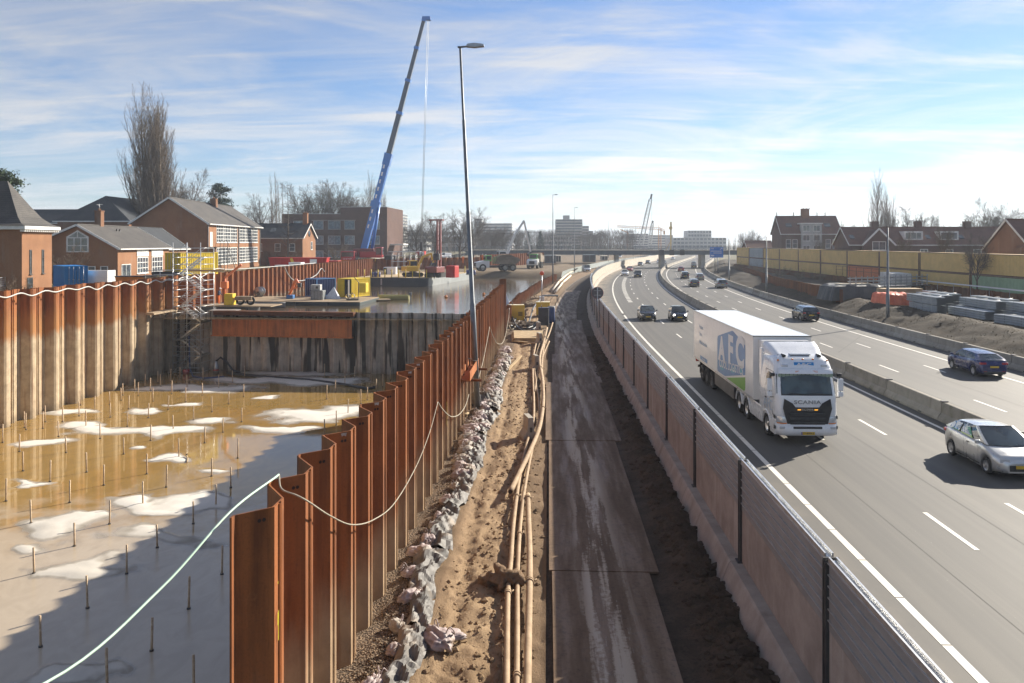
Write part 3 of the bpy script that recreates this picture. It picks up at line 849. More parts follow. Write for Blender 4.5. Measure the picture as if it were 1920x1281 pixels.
    cross(1, -.07, gl if style != 'van' else fr, .07, .93); cross(1, -.07, fr, 0, .07, 1); cross(1, -.07, fr, .93, 1, 1)
    rr = []
    for a in lin(0, 1, 6):
        l, rg = P(a, 1, -1), P(a, 1, 1)
        bow = .13 * (1 - a) - .07 * a if a in (0, 1) else .13*max(0, 1 - a*3)
        rr.append([(l[0] + (rg[0] - l[0]) * k, l[1] + bow * (1 - (2*k - 1)**2), l[2] + (.055 * math.sin(PI * (.16 + .68*a)) ) * (1 - (2*k - 1)**4) + .0) for k in lin(0, 1, 8)])
    fr.grid(rr)
    ob('roof', fr, body, t)
    ob('windows', gl, side_glass or GLASS, t)
    for sgn in (-1, 1):
        for y in (wf, wr): wheel(t, y, sgn * (W*.5 - .105), r, .20, sgn, rim)
        mm = MB(); mm.bbox(sgn*(W*.5 + .02) if sgn > 0 else -(W*.5 + .19), (W*.5 + .19) if sgn > 0 else -(W*.5 + .02), gA - .30, gA - .20, belt + .0, belt + .14, .03)
        mm.obox((sgn*(W*.5 - .06), gA - .24, belt + .03), (sgn*(W*.5 + .06), gA - .24, belt + .05), .05, .04)
        ob('mirror', mm, body, t)
        # headlamps and tail lamps wrap the corners
        hm = MB()
        if style == 'mini':
            hm.lathe([(.13, 0), (.125, .02), (.09, .04), (.001, .05)], 16, 'y', (sgn*W*.335, yf - .115, .66))
        else:
            rr = []
            for y in lin(yf - .42, yf - .10, 5):
                w, zt = interp(half, y), interp(top, y)
                rr.append([(sgn*(w + .014 - (.0 if k == 0 else .02*k)), y + .012, z) for k, z in enumerate((zt - .19, zt - .12, zt - .06))])
            hm.grid(rr)
            rr = [[(sgn*x, yf - .10 + (W*.43 - x)*.28, z) for z in (hood_f - .21, hood_f - .14, hood_f - .09)] for x in lin(W*.42, W*.26, 4)]
            hm.grid(rr)
        ob('headlight', hm, CLEARL if not lit else LIT, t)
        tl = MB()
        if style in ('suv', 'van', 'wagon'):
            tl.bbox(sgn*W*.30 if sgn > 0 else -W*.475, W*.475 if sgn > 0 else -W*.30, yr + .0, yr + .14, belt - .19, belt - .05, .03)
        else:
            tl.bbox(sgn*W*.26 if sgn > 0 else -W*.47, W*.47 if sgn > 0 else -W*.26, yr + .005, yr + .20, belt - .17, belt - .04, .035)
        ob('tail_light', tl, REDL, t)
        rf = MB(); rf.bbox(min(sgn*W*.25, sgn*W*.36), max(sgn*W*.25, sgn*W*.36), yr - .012, yr + .03, .36, .40, .01); ob('reflector', rf, REDL, t)
    gr = MB(); gr.bbox(-W*.27, W*.27, yf - .05, yf + .012, .30, hood_f - .27, .03); ob('grille', gr, BLACK, t)
    br = MB(); br.bbox(-W*.36, W*.36, yr - .025, yr + .05, .24, .38, .025); ob('rear_bumper', br, BLACK, t)
    pl = MB(); pl.bbox(-.26, .26, yf + .008, yf + .028, .40, .51, .006); ob('number_plate', pl, YPLATE, t)
    pl = MB(); pl.bbox(-.26, .26, yr - .02, yr + .012, .60 if style != 'mini' else .5, .71 if style != 'mini' else .61, .006); ob('number_plate', pl, YPLATE, t)
    if detail > 1:
        dl = MB()
        for sgn in (-1, 1):
            for y in ((gA - .42, gA - .42 - 1.02) if style in ('mini',) else (gA - .42, gA - 1.42)):
                rr = [[(sgn*(interp(half, y) + .006), y, z), (sgn*(interp(half, y) + .006), y + .014, z)] for z in lin(.34, belt - .06, 4)]
                dl.grid(rr)
            y = gA - 1.22; dl.bbox(min(sgn*(W*.5 - .01), sgn*(W*.5 + .022)), max(sgn*(W*.5 - .01), sgn*(W*.5 + .022)), y, y + .17, belt - .16, belt - .13, .008)
            rr = [[(sgn*(interp(half, y) + .006), y, .26), (sgn*(interp(half, y) + .010), y, .31)] for y in lin(wr + arch + .02, wf - arch - .02, 4)]
            dl.grid(rr)
        ob('door_trim', dl, BLACK, t)
    return t
def m_lit():
    t = NT('lit_lamp'); return t.set((.9, .9, .85), .1, emit=(1, .95, .9, 3.0))
LIT = m_lit()
SILVER = paint('silver_paint', (.62, .61, .585), .26, .55)
NAVY = paint('navy_paint', (.012, .022, .11), .2, .25)
BLKP = paint('black_paint', (.012, .013, .016), .2, .2)
DKGREY = paint('dark_bronze_paint', (.045, .042, .04), .24, .4)
GREYP = paint('grey_paint', (.27, .26, .25), .25, .5)
REDP = paint('red_paint', (.30, .015, .012), .25)
LBLUE = paint('pale_blue_paint', (.25, .31, .38), .25, .4)
GRAPH = paint('graphite_paint', (.07, .075, .085), .24, .4)

def m_advert():
    t = NT('printed_side_window'); o = t.objpos(); z = t.sep(o)[2]; n = t.noise(3.2, 3, .5, vec=o, dist=1.5)
    c = t.mix(t.rng(n, .48, .53), (.03, .14, .30), (.55, .62, .66))
    c = t.mix(t.rng(z, 1.10, 1.12, 1, 0), c, (.10, .26, .02))
    return t.set(c, .06, spec=.8)
def place(o, s, off, oncoming, dyaw=0.0):
    x, y, th = rp(s, off); o.location = (x, y, .002); o.rotation_euler = (0, 0, (PI if oncoming else 0) - th + dyaw)
    return o
PRINTED = m_advert()
c1 = car('hatchback_car', 'silver three-door hatchback with printed side windows, nearest car on the motorway', SILVER, 3.95, 1.74, 1.53, 'hatch', 2.49, .80, .31)
ad = MB()
for sgn in (1,):
    ad.add([(.83, .25, 1.03), (.83, -.62, 1.06), (.70, -.55, 1.40), (.715, -.12, 1.40)], [(0, 1, 2, 3)])
    ad.add([(.83, -.74, 1.07), (.82, -1.42, 1.12), (.71, -1.25, 1.36), (.70, -.68, 1.40)], [(0, 1, 2, 3)])
ob('window_print', ad, PRINTED, c1)
place(c1, 30.45, 16.34, True)
ov = MB(); ov.lathe([(.09, 0), (.085, .012), (.001, .016)], 16, 'y', (0, 1.955, .56)); ov.v = [((a)*1.0, b, (c - .56)*.45 + .56) for a, b, c in ov.v]
ob('badge', ov, paint('badge_blue', (.02, .04, .18), .2), c1)
c2 = car('hatchback_car', 'dark blue hatchback driving away, nearest car beyond the median', NAVY, 4.33, 1.76, 1.47, 'hatch', 2.6, .9, .32)
place(c2, 52.2, 27.0, False)
c3 = car('estate_car', 'black estate car driving away behind the lorry roof', BLKP, 4.65, 1.85, 1.55, 'wagon', 2.8, .9, .34)
place(c3, 87.9, 27.0, False)
c4 = car('hatchback_car', 'dark bronze hatchback approaching in the lane beside the edge line', DKGREY, 3.95, 1.74, 1.5, 'hatch', 2.55, .8, .31)
place(c4, 86.8, 10.15, True)
c5 = car('small_car', 'black rounded small car with round lit headlights behind the lorry', BLKP, 3.63, 1.68, 1.53, 'mini', 2.32, .75, .31, lit=True)
place(c5, 86.2, 13.35, True)
c6 = car('suv_car', 'grey high crossover car driving away on the far carriageway', GREYP, 4.6, 1.85, 1.66, 'suv', 2.69, .95, .36)
X, Y = at(1346, 541); s, o, th = road_so(X, Y); place(c6, s + 2.3, 27.6, False)
far = [ # px, py of the point on the road below its middle, base car, paint, oncoming, label
 (1172, 517, c4, WHITE_P, True, 'white car farthest left in the group near the bridge'),
 (1181, 509, c4, REDP, True, 'red car coming out of the bridge shadow'),
 (1196, 520, c6, BLKP, True, 'black high car approaching beside the white car'),
 (1201, 499, c4, GRAPH, True, 'graphite car between bridge and its shadow, nearest the pale wall'),
 (1215, 495, c4, GRAPH, True, 'dark car under the bridge edge ahead of the white pair'),
 (1236, 494, c4, WHITE_P, True, 'white car side by side with a dark car before the bridge'),
 (1245, 495.6, c4, BLKP, True, 'dark car right of the white car before the bridge'),
 (1262, 487, c4, WHITE_P, True, 'white car just out from under the bridge by the median'),
 (1313, 486.3, c4, LBLUE, False, 'pale blue car driving away alone under the bridge'),
 (1301, 498, c4, GRAPH, False, 'graphite car driving away, farther of two in a row'),
 (1301, 503.4, c4, BLKP, False, 'black car driving away, nearer of two in a row'),
 (1277, 509.3, c4, REDP, False, 'red car driving away near the median'),
 (1284, 522.5, c6, BLKP, False, 'black high car driving away beside the median'),
 (1312, 525.3, c4, GREYP, False, 'silver grey car driving away on the outer lane'),
 (1301, 537.3, c2, GRAPH, False, 'dark car driving away ahead of the grey crossover')]
for px, py, b, pm, onc, lab in far:
    X, Y = at(px, py); s, o, th = road_so(X, Y)
    d = dup(b, (0, 0, 0), 0, lab, 'cars on the motorway', mats={b.children[0].data.materials[0]: pm, LIT: CLEARL})
    place(d, s, o, onc)
van0 = car('panel_van', 'white van approaching under the bridge', WHITE_P, 5.2, 1.95, 1.95, 'van', 3.1, .9, .34)
X, Y = at(1241.5, 487.6); s, o, th = road_so(X, Y); place(van0, s, o, True)
for px, py, z, rz, lab in ((1099, 509.5, .02, PI + .1, 'white van parked on the haul road near the bridge'), (1161, 484.5, 1.0, PI, 'white van behind the pale wall by the bridge pier'), (824, 485, 3.0, PI*.8, 'white van parked beside the red drill rig'), (832, 485.5, 3.0, PI*.75, 'second white van parked right of the drill rig')):
    X, Y = at(px, py, z); dup(van0, (X, Y, z), rz, lab, 'white vans on the works')

# ------------------------------------------------------------------ text
_tc = {}
def text_mesh(body, size, mat, ext=.002, bold=0.0, space=1.0):
    cu = bpy.data.curves.new('t', 'FONT'); cu.body = body; cu.size = size; cu.extrude = ext; cu.offset = bold; cu.space_character = space
    cu.align_x = 'CENTER'; cu.align_y = 'CENTER'; cu.resolution_u = 3
    o = bpy.data.objects.new('t', cu); COL.objects.link(o)
    dg = bpy.context.evaluated_depsgraph_get()
    me = bpy.data.meshes.new_from_object(o.evaluated_get(dg))
    bpy.data.objects.remove(o); bpy.data.curves.remove(cu)
    me.materials.clear(); me.materials.append(mat)
    return me

# ------------------------------------------------------------------ articulated refrigerated lorry
def lorry():
    t = thing('refrigerated_lorry', 'white articulated lorry with blue and green logo on its box trailer', 'lorry')
    W2 = 1.25
    LW = paint('lorry_white', (.80, .80, .80), .22)
    BX = paint('trailer_white', (.76, .74, .71), .34, 0, .4)
    BLUE = simple('logo_blue', (.06, .20, .42), (.08, .24, .47), 1.5, .4, 0, 0)
    GREEN = simple('logo_green', (.13, .36, .03), (.16, .40, .04), 1.5, .4, 0, 0)
    LETT = simple('logo_white', (.72, .71, .69), (.68, .66, .63), 1.5, .4, 0, 0)
    TEAL = simple('logo_teal', (.06, .38, .48), (.07, .42, .5), 1.5, .4, 0, 0)
    PALEB = simple('pale_lettering', (.36, .45, .56), (.4, .5, .6), 2, .5, 0, 0)
    # --- trailer
    ty0, ty1, tz0, tz1 = -17.1, -3.4, 1.14, 4.0
    m = MB(); m.bbox(-1.29, 1.29, ty0, ty1, tz0, tz1 - .01, .03)
    tr = ob('trailer_box', m, BX, t)
    for i in range(10):                                        # roof skin in panels
        a = ty0 + .06 + i * (13.58 / 10); r_ = MB(); r_.bbox(-1.25, 1.25, a, a + 1.345, tz1 - .012, tz1 + .008 + .002*(i % 2), .006); ob('roof_panel', r_, WHITE_P, tr)
    e = MB()
    for x in (-1.295, 1.295): e.box(x - .012, x + .012, ty0, ty1, tz0 - .02, tz0 + .09); e.box(x - .012, x + .012, ty0, ty1, tz1 - .07, tz1 + .004)
    e.box(-1.3, 1.3, ty1 - .01, ty1 + .02, tz1 - .05, tz1 + .012); ob('edge_trim', e, ALU, tr)
    e = MB(); e.box(-1.30, 1.30, ty1 + .012, ty1 + .03, tz1 - .02, tz1 + .02); ob('front_seal', e, BLACK, tr)
    cu = MB(); cu.bbox(-1.05, 1.05, ty1 + .005, ty1 + .42, 2.35, 3.86, .06); ob('cooling_unit', cu, BX, tr)
    cg = MB(); cg.bbox(-.78, .78, ty1 + .41, ty1 + .45, 3.42, 3.82, .02); cgo = ob('cooling_grille', cg, BLACK, tr)
    ov = MB(); ov.lathe([(.19, 0), (.185, .02), (.001, .024)], 20, 'y', (0, 0, 0)); ov.v = [(a, b + ty1 + .452, c*.45 + 3.66) for a, b, c in ov.v]; ob('oval_badge', ov, WHITE_P, cgo)
    ov = MB(); ov.lathe([(.15, 0), (.145, .012), (.001, .014)], 20, 'y', (0, 0, 0)); ov.v = [(a, b + ty1 + .47, c*.42 + 3.66) for a, b, c in ov.v]; ob('oval_badge', ov, BLUE, cgo)
    for sgn in (1, -1):                                        # logo on both sides
        X = sgn * 1.293
        def poly(name, pts, mat, d):
            q = MB(); x0, x1 = (X, X + d) if sgn > 0 else (X - d, X)
            q.prism(pts, x0, x1, 'x'); return ob(name, q, mat, tr)
        poly('logo_panel', [(-10.6, 1.42), (-10.6, 3.02), (-10.52, 3.14), (-10.35, 3.22), (-7.35, 3.80), (-7.15, 3.82), (-6.2, 3.66), (-6.0, 3.56), (-4.75, 3.40), (-4.75, 2.02), (-8.85, 1.30), (-10.5, 1.30)], BLUE, .004)
        poly('logo_panel', [(-8.55, 1.26), (-4.75, 1.92), (-4.75, 1.42), (-4.82, 1.30), (-5.0, 1.24)], GREEN, .004)
        for k, (yy, zz, w) in enumerate([(-9.75, 1.52, .10), (-9.5, 1.50, .12), (-9.25, 1.56, .08), (-7.35, 1.72, .14), (-7.0, 1.78, .16), (-6.7, 1.84, .12), (-5.55, 1.98, .17), (-5.3, 2.02, .12)]):
            poly('logo_tree', [(yy - w, zz), (yy - w*.6, zz + .26), (yy, zz + .34), (yy + w*.6, zz + .26), (yy + w, zz)], TEAL, .007)
        rot = (PI/2, 0, PI/2) if sgn > 0 else (PI/2, 0, -PI/2)
        def txt(s, y, z, size, mat, bold=0, sx=1.0, shear=0):
            o = ob('lettering', text_mesh(s, size, mat, .002, bold), None, tr, (X + sgn*.010, y if sgn > 0 else y, z), 0, rot, (sx, 1, 1)); return o
        LT = {'A': (-9.55, 2.54, 1.70), 'F': (-7.62, 2.74, 1.92), 'C': (-5.72, 2.90, 1.98)}
        for k, (yy, zz, sz) in LT.items():
            if sgn < 0: yy = -15.35 - yy
            txt(k, yy, zz, sz, LETT, .085, 1.15)
        txt('COOL LOGISTICS', -7.62, 1.95 if sgn > 0 else 2.0, .56, LETT, .008, 1.14).rotation_euler = (PI/2, -.07 * sgn, rot[2])
        txt('Koelen', -14.9, 3.18, .34, PALEB); txt('Vers', -15.1, 2.75, .34, PALEB)
        txt('Added value for', -14.4, 2.28, .34, PALEB, .004)
        poly('side_sticker', [(-15.2, 1.28), (-13.2, 1.28), (-13.2, 1.50), (-15.2, 1.50)], BLUE, .004)
        txt('www.afc.nl', -14.2, 1.39, .19, LETT)
    ch = MB(); ch.box(-.55, -.4, -16.9, -4, .82, 1.12); ch.box(.4, .55, -16.9, -4, .82, 1.12); ch.box(-1.1, 1.1, -16.95, -16.8, .55, .68); ch.box(-.9, .9, -16.6, -11.6, .5, .8); ob('chassis', ch, STEEL_D, tr)
    for sgn in (-1, 1):
        sk = MB(); a, b = sorted((sgn*1.20, sgn*1.235)); sk.bbox(a, b, -11.55, -7.2, .42, 1.12, .015); ob('side_skirt', sk, simple('grey_skirt', (.11, .10, .095), (.14, .13, .12), 2, .6), tr)
        tl = MB(); a, b = sorted((sgn*.75, sgn*1.2)); tl.bbox(a, b, -17.16, -17.0, .86, 1.04, .02); ob('tail_light', tl, REDL, tr)
        for y in (-12.4, -13.72, -15.0): wheel(tr, y, sgn*1.06, .50, .36, sgn, BLACK if False else RIMD, 0, True)
        fl = MB(); a, b = sorted((sgn*.88, sgn*1.22)); fl.box(a, b, -15.75, -15.72, .35, 1.05); ob('mud_flap', fl, RUBBER, tr)
        mk = MB()
        for y in (-16.6, -11, -8.5, -6.2): a, b = sorted((sgn*1.3, sgn*1.312)); mk.box(a, b, y, y + .1, 1.16, 1.20)
        ob('marker_lamp', mk, AMBER, tr)
    # --- tractor cab: outline levels from sill to roof
    def outline(w, f, back, cr, n=6):
        pts = [(-w, back), (-w, back*.5 + f*.5)]
        for k in range(n + 1):
            g = PI - (PI/2) * k / n; pts.append((-w + cr + cr*math.cos(g), f - cr + cr*math.sin(g)))
        pts.append((0, f + .03))
        for k in range(n + 1):
            g = PI/2 - (PI/2) * k / n; pts.append((w - cr + cr*math.cos(g), f - cr + cr*math.sin(g)))
        pts += [(w, back*.5 + f*.5), (w, back)]
        return pts
    lv = [(.95, 1.235, -.03, -2.25, .26), (1.30, 1.25, 0, -2.28, .28), (1.9, 1.25, -.03, -2.3, .30), (2.0, 1.245, -.05, -2.3, .30), (2.45, 1.22, -.17, -2.3, .30), (2.86, 1.19, -.30, -2.3, .30), (3.05, 1.17, -.36, -2.3, .32), (3.28, 1.13, -.50, -2.3, .38), (3.42, 1.05, -.70, -2.26, .42), (3.50, .92, -1.0, -2.2, .42), (3.53, .6, -1.3, -2.0, .3)]
    m = MB(); rows = [[(x, y, z) for x, y in outline(w, f, b, cr)] for z, w, f, b, cr in lv]
    m.grid(rows); m.f = [tuple(reversed(q)) for q in m.f]
    n = len(rows[0]); m.add(rows[-1], [tuple(reversed(range(n)))]); m.add(rows[0], [tuple(range(n))])
    m.add([p for r_ in rows for p in (r_[0], r_[-1])], [(2*i, 2*i+1, 2*i+3, 2*i+2) for i in range(len(rows) - 1)])
    cab = ob('cab', m, LW, t)
    # windscreen wraps the front between two levels
    def band(z0, z1, w_in, off, nx=12, x0=None, x1=None):
        def lev(z):
            for a, b in zip(lv, lv[1:]):
                if a[0] <= z <= b[0]:
                    k = (z - a[0]) / (b[0] - a[0]); return [a[i] + (b[i] - a[i]) * k for i in range(5)]
        rr = []
        for z in lin(z0, z1, 4):
            _, w, f, b, cr = lev(z); row = []
            for x in lin(-w*w_in if x0 is None else x0, w*w_in if x1 is None else x1, nx):
                ax = abs(x); y = f + .03 * (1 - ax / (w - cr)) if ax <= w - cr else f - cr + math.sqrt(max(0, cr*cr - (ax - (w - cr))**2))
                row.append((x, y + off, z))
            rr.append(row)
        q = MB(); q.grid(rr); q.f = [tuple(reversed(g)) for g in q.f]; return q
    ob('windscreen_frame', band(1.97, 2.84, .985, .008), BLACK, cab)
    ws_ = ob('windscreen', band(2.03, 2.80, .955, .016), m_glass('lorry_glass', (.03, .045, .042)), cab)
    fr = MB()
    for i in range(14):
        x = -1.08 + i * .16; fr.lathe([(.08, 0), (.001, .002)], 10, 'y', (x + .04, -.235, 2.76))
    ob('valance', fr, simple('window_valance', (.28, .36, .29), (.24, .32, .25), 5, .8), ws_)
    for sgn in (-1, 1):
        q = MB(); pts = [(-.62, 2.0), (-.72, 2.76), (-1.25, 2.78), (-1.55, 2.62), (-1.55, 2.18), (-1.1, 2.02)]
        def xs(z): return 1.245 + (1.19 - 1.245) * (z - 2.0) / .86
        q.add([(sgn*(xs(z) + .008), y, z) for y, z in pts], [tuple(range(6)) if sgn < 0 else tuple(reversed(range(6)))])
        ob('side_window', q, GLASS, cab)
        dl = MB()
        for (ya, za), (yb, zb) in (((-.5, 1.1), (-.55, 2.85)), ((-1.62, 1.1), (-1.64, 2.85)), ((-.55, 2.85), (-1.64, 2.85))):
            dl.obox((sgn*(xs(max(za, 2)) + .006), ya, za), (sgn*(xs(max(zb, 2)) + .006), yb, zb), .02, .012)
        hx = sorted((sgn*1.25, sgn*1.285)); dl.bbox(*hx, -1.58, -1.38, 1.62, 1.68, .01); ob('door_line', dl, BLACK, cab)
        # mirrors on arms
        mi = MB(); a, b = sorted((sgn*1.33, sgn*1.55)); mi.bbox(a, b, -.36, -.24, 2.12, 2.62, .04); mi.bbox(a, b, -.36, -.24, 1.88, 2.09, .04)
        mo = ob('mirror', mi, LW, cab); ar = MB(); ar.tube([(sgn*1.18, -.42, 2.75), (sgn*1.40, -.30, 2.78), (sgn*1.44, -.30, 2.1), (sgn*1.40, -.30, 1.86), (sgn*1.22, -.4, 1.84)], .022, 6); ar.bbox(*sorted((sgn*1.25, sgn*1.45)), -.30, -.16, 2.72, 2.86, .04); ob('mirror_arm', ar, BLACK, mo)
        gl_ = MB(); gl_.box(*sorted((sgn*1.35, sgn*1.53)), -.365, -.362, 2.15, 2.59); ob('mirror_glass', gl_, CHROME, mo)
        # headlamp cluster, fog lamp, corner vents
        hl = band(.88, 1.12, 1, .02, 6, .80 if sgn > 0 else -1.23, 1.23 if sgn > 0 else -.80) if False else MB()
        rr = []
        for x in lin(.80, 1.22, 6):
            y = .03 - max(0, x - .96)**2 * 2.6
            rr.append([(sgn*x, y, .84 + (.02 if x > 1 else 0)), (sgn*x, y + .015, .97), (sgn*x, y - .015, 1.12)])
        hl.grid(rr); hlo = ob('headlight', hl, CLEARL, t)
        q = MB(); rr = [[(sgn*x, .052 - max(0, x - .96)**2 * 2.6, .83), (sgn*x, .052 - max(0, x - .96)**2 * 2.6, .87)] for x in lin(.84, 1.2, 5)]; q.grid(rr); ob('indicator', q, AMBER, hlo)
        q = MB(); q.bbox(*sorted((sgn*.84, sgn*1.12)), .02, .05, .62, .72, .015); ob('fog_light', q, CLEARL, t)
        q = MB(); q.prism([(-.10, .60), (-.34, .56), (-.30, .74), (-.10, .72)], *sorted((sgn*1.235, sgn*1.262)), 'x'); ob('bumper_vent', q, BLACK, t)
        q = MB(); q.prism([(-.12, 1.0), (-.36, 1.02), (-.34, 1.16), (-.12, 1.12)], *sorted((sgn*1.245, sgn*1.266)), 'x'); ob('bumper_vent', q, BLACK, t)
        # side fairing, wings
        q = MB(); q.bbox(*sorted((sgn*1.16, sgn*1.24)), -4.15, -2.15, .42, 1.10, .04); ob('side_fairing', q, LW, t)
        for yw, z0 in ((-1.5, .55), (-4.78, .55), (-6.15, .55)):
            q = MB(); R0, R1 = .56, .63; rr = []
            for k in range(11):
                g = PI * (.02 + .96 * k / 10); rr.append([(sgn*1.00, yw + R1*math.cos(g), .5 + R1*math.sin(g)), (sgn*1.255, yw + R1*math.cos(g), .5 + R1*math.sin(g)), (sgn*1.262, yw + (R1 - .07)*math.cos(g), .5 + (R1 - .07)*math.sin(g)), (sgn*1.0, yw + (R1 - .09)*math.cos(g), .5 + (R1 - .09)*math.sin(g))])
            q.grid(rr, True, True); ob('wing', q, LW, t)
            wheel(t, yw, sgn*1.05, .50, .36 if yw > -2 else .40, sgn, RIML, 0, yw < -6)
        q = MB(); q.bbox(*sorted((sgn*1.12, sgn*1.22)), -2.62, -2.28, 1.1, 3.6, .03); ob('side_deflector', q, LW, t)
        txt = ob('lettering', text_mesh('AFC', .62, PALEB, .002, -.004), None, cab, (sgn*1.262, -1.15, 1.42), 0, (PI/2, 0, PI/2 if sgn > 0 else -PI/2), (1.15, 1, 1))
        hn = MB(); hn.tube([(sgn*.72, -.62, 3.50), (sgn*.72, -1.1, 3.52)], [.055, .022], 8); hn.bbox(sgn*.72 - .06, sgn*.72 + .06, -.85, -.75, 3.42, 3.5, .01); ob('air_horn', hn, BLACK, cab)
    # grille: black V panel with slats
    gp = MB(); gp.prism([(-.92, 1.84), (-.60, 1.66), (-.48, 1.50), (.48, 1.50), (.60, 1.66), (.92, 1.84), (.98, 1.45), (.80, .78), (.62, .56), (-.62, .56), (-.80, .78), (-.98, 1.45)], -.06, .048, 'y'); go = ob('grille', gp, BLACK, t)
    for z in (.68, .86, 1.04, 1.22):
        q = MB(); w = .58 if z < .8 else .70; q.bbox(-w, w, .045, .085, z - .05, z + .05, .02); ob('grille_slat', q, simple('grille_slat', (.03, .03, .032), (.045, .045, .045), 5, .4), go)
    for x in (-.34, .34):
        q = MB(); q.bbox(x - .07, x + .07, .05, .07, 1.385, 1.43, .01); t_ = NT('amber_led'); ob('marker_led', q, t_.set((.9, .35, .03), .2, emit=(1, .45, .05, .5)), go)
    ob('lettering', text_mesh('SUPER', .115, CHROME, .003, .003, 1.25), None, go, (0, .056, 1.405), 0, (PI/2, 0, PI), (1.25, 1, 1))
    bp = MB(); rr = []
    for x in lin(-1.25, 1.25, 12):
        y = .06 - max(0, abs(x) - .85)**2 * 1.5; rr.append([(x, y - .2, .34), (x, y, .36), (x, y + .02, .54), (x, y + .0, .82), (x, y - .06, .86)])
    bp.grid(rr); bp.f = [tuple(reversed(q)) for q in bp.f]
    for sgn in (-1, 1): bp.box(*sorted((sgn*1.16, sgn*1.252)), -.85, -.16, .36, .95)
    ob('bumper', bp, LW, t)
    q = MB(); q.bbox(-.27, .27, .085, .10, .40, .515, .005); po = ob('number_plate', q, YPLATE, t)
    ob('lettering', text_mesh('77-BNN-5', .098, BLACK, .001, .002, 1.05), None, po, (-.02, .102, .457), 0, (PI/2, 0, PI))
    q = MB(); q.box(.225, .268, .100, .1015, .402, .513); ob('plate_band', q, simple('plate_blue', (.03, .08, .45), (.03, .07, .4), 5, .4, 0, 0), po)
    ob('lettering', text_mesh('SCANIA', .25, simple('badge_grey', (.25, .26, .27), (.3, .31, .32), 4, .35, .5, 0), .004, .006, 1.1), None, cab, (0, .02, 1.70), 0, (PI/2 - .02, 0, PI), (1.15, .82, 1))
    # sun visor, roof lamps, name board, hatch, wipers
    q = band(2.84, 3.02, .93, .20, 10); top_ = band(2.86, 3.02, .93, .012, 10); v = MB()
    n = 11; a, b = q.v[-n:], top_.v[-n:]; v.grid([q.v[:n], q.v[-n:], b]); v.f = [tuple(reversed(g)) for g in v.f]; vo = ob('sun_visor', v, LW, cab)
    ob('lettering', text_mesh('AFC COOL LOGISTICS', .10, AMBER, .002, .002), None, vo, (0, -.105, 2.93), 0, (PI/2 - .25, 0, PI), (.9, 1, 1))
    for x in (-1.0, -.42, 0, .42, 1.0):
        q = MB(); q.lathe([(.05, 0), (.045, .05), (.001, .07)], 10, 'z', (x, -.60 + abs(x)*-.02, 3.30 if abs(x) > .9 else 3.335)); ob('roof_lamp', q, AMBER, cab)
    q = MB(); q.obox((-.40, -.415, 3.14), (.40, -.415, 3.14), .03, .26, (0, -.35, 1)); bo = ob('name_board', q, BLUE2, cab)
    q = MB(); q.obox((-.40, -.393, 3.035), (.40, -.393, 3.035), .034, .05, (0, -.35, 1)); ob('board_band', q, GREEN, bo)
    ob('lettering', text_mesh('AFC', .22, LETT, .004, .006, 1.2), None, bo, (0, -.40, 3.165), 0, (PI/2 - .34, 0, PI), (1.35, .9, 1))
    for sgn in (-1, 1):
        q = MB(); q.bbox(sgn*.80 - .13, sgn*.80 + .13, -.42, -.36, 3.08, 3.18, .02); ob('roof_spot', q, CLEARL, cab)
    q = MB(); q.bbox(-.42, .42, -1.25, -.85, 3.495, 3.535, .02); ob('roof_hatch', q, simple('hatch_tint', (.22, .24, .26), (.26, .28, .3), 3, .15), cab)
    for x0, x1 in ((-1.0, -.15), (-.1, .75)):
        q = MB(); q.tube([(x0, -.0, 2.0), ((x0+x1)/2, -.02, 2.04), (x1, -.03, 2.07)], .014, 5); ob('wiper', q, BLACK, cab)
    # roof air deflector
    rr = []
    for k, (y, z, w) in enumerate([(-1.05, 3.50, .98), (-1.35, 3.58, 1.05), (-1.7, 3.72, 1.10), (-2.05, 3.84, 1.13), (-2.3, 3.90, 1.15)]):
        rr.append([(-w, y - .12, 3.40 + .05*k*.2), (-w, y - .06, z - .10), (-w + .10, y, z)] + [(x, y + .04*(1 - (x/w)**2), z - .02 + .02*(1 - abs(x)/w)) for x in lin(-w + .3, w - .3, 6)] + [(w - .10, y, z), (w, y - .06, z - .10), (w, y - .12, 3.40 + .05*k*.2)])
    q = MB(); q.grid(rr); q.f = [tuple(reversed(g)) for g in q.f]; q.m = 0; ob('roof_spoiler', q, LW, cab)
    ch = MB(); ch.box(-.45, -.35, -7.2, -1.2, .75, 1.0); ch.box(.35, .45, -7.2, -1.2, .75, 1.0); ch.box(-.6, .6, -6.2, -4.8, 1.0, 1.12); ob('tractor_frame', ch, STEEL_D, t)
    q = MB(); q.bbox(-.26, .26, -2.42, -2.32, .6, 1.0, .03); ob('battery_box', q, BLACK, t)
    return t
RIMD = simple('dark_wheel', (.16, .16, .165), (.10, .10, .10), 6, .45, .6, 0)
RIML = simple('polished_wheel', (.6, .6, .6), (.45, .45, .45), 6, .3, .8, 0)
BLUE2 = simple('board_blue', (.02, .22, .52), (.03, .25, .55), 1.5, .35, 0, 0)
LR = lorry()
LR.location = (10.52, 33.25, .002); LR.rotation_euler = (0, 0, PI + math.atan2(.2, 17.0))
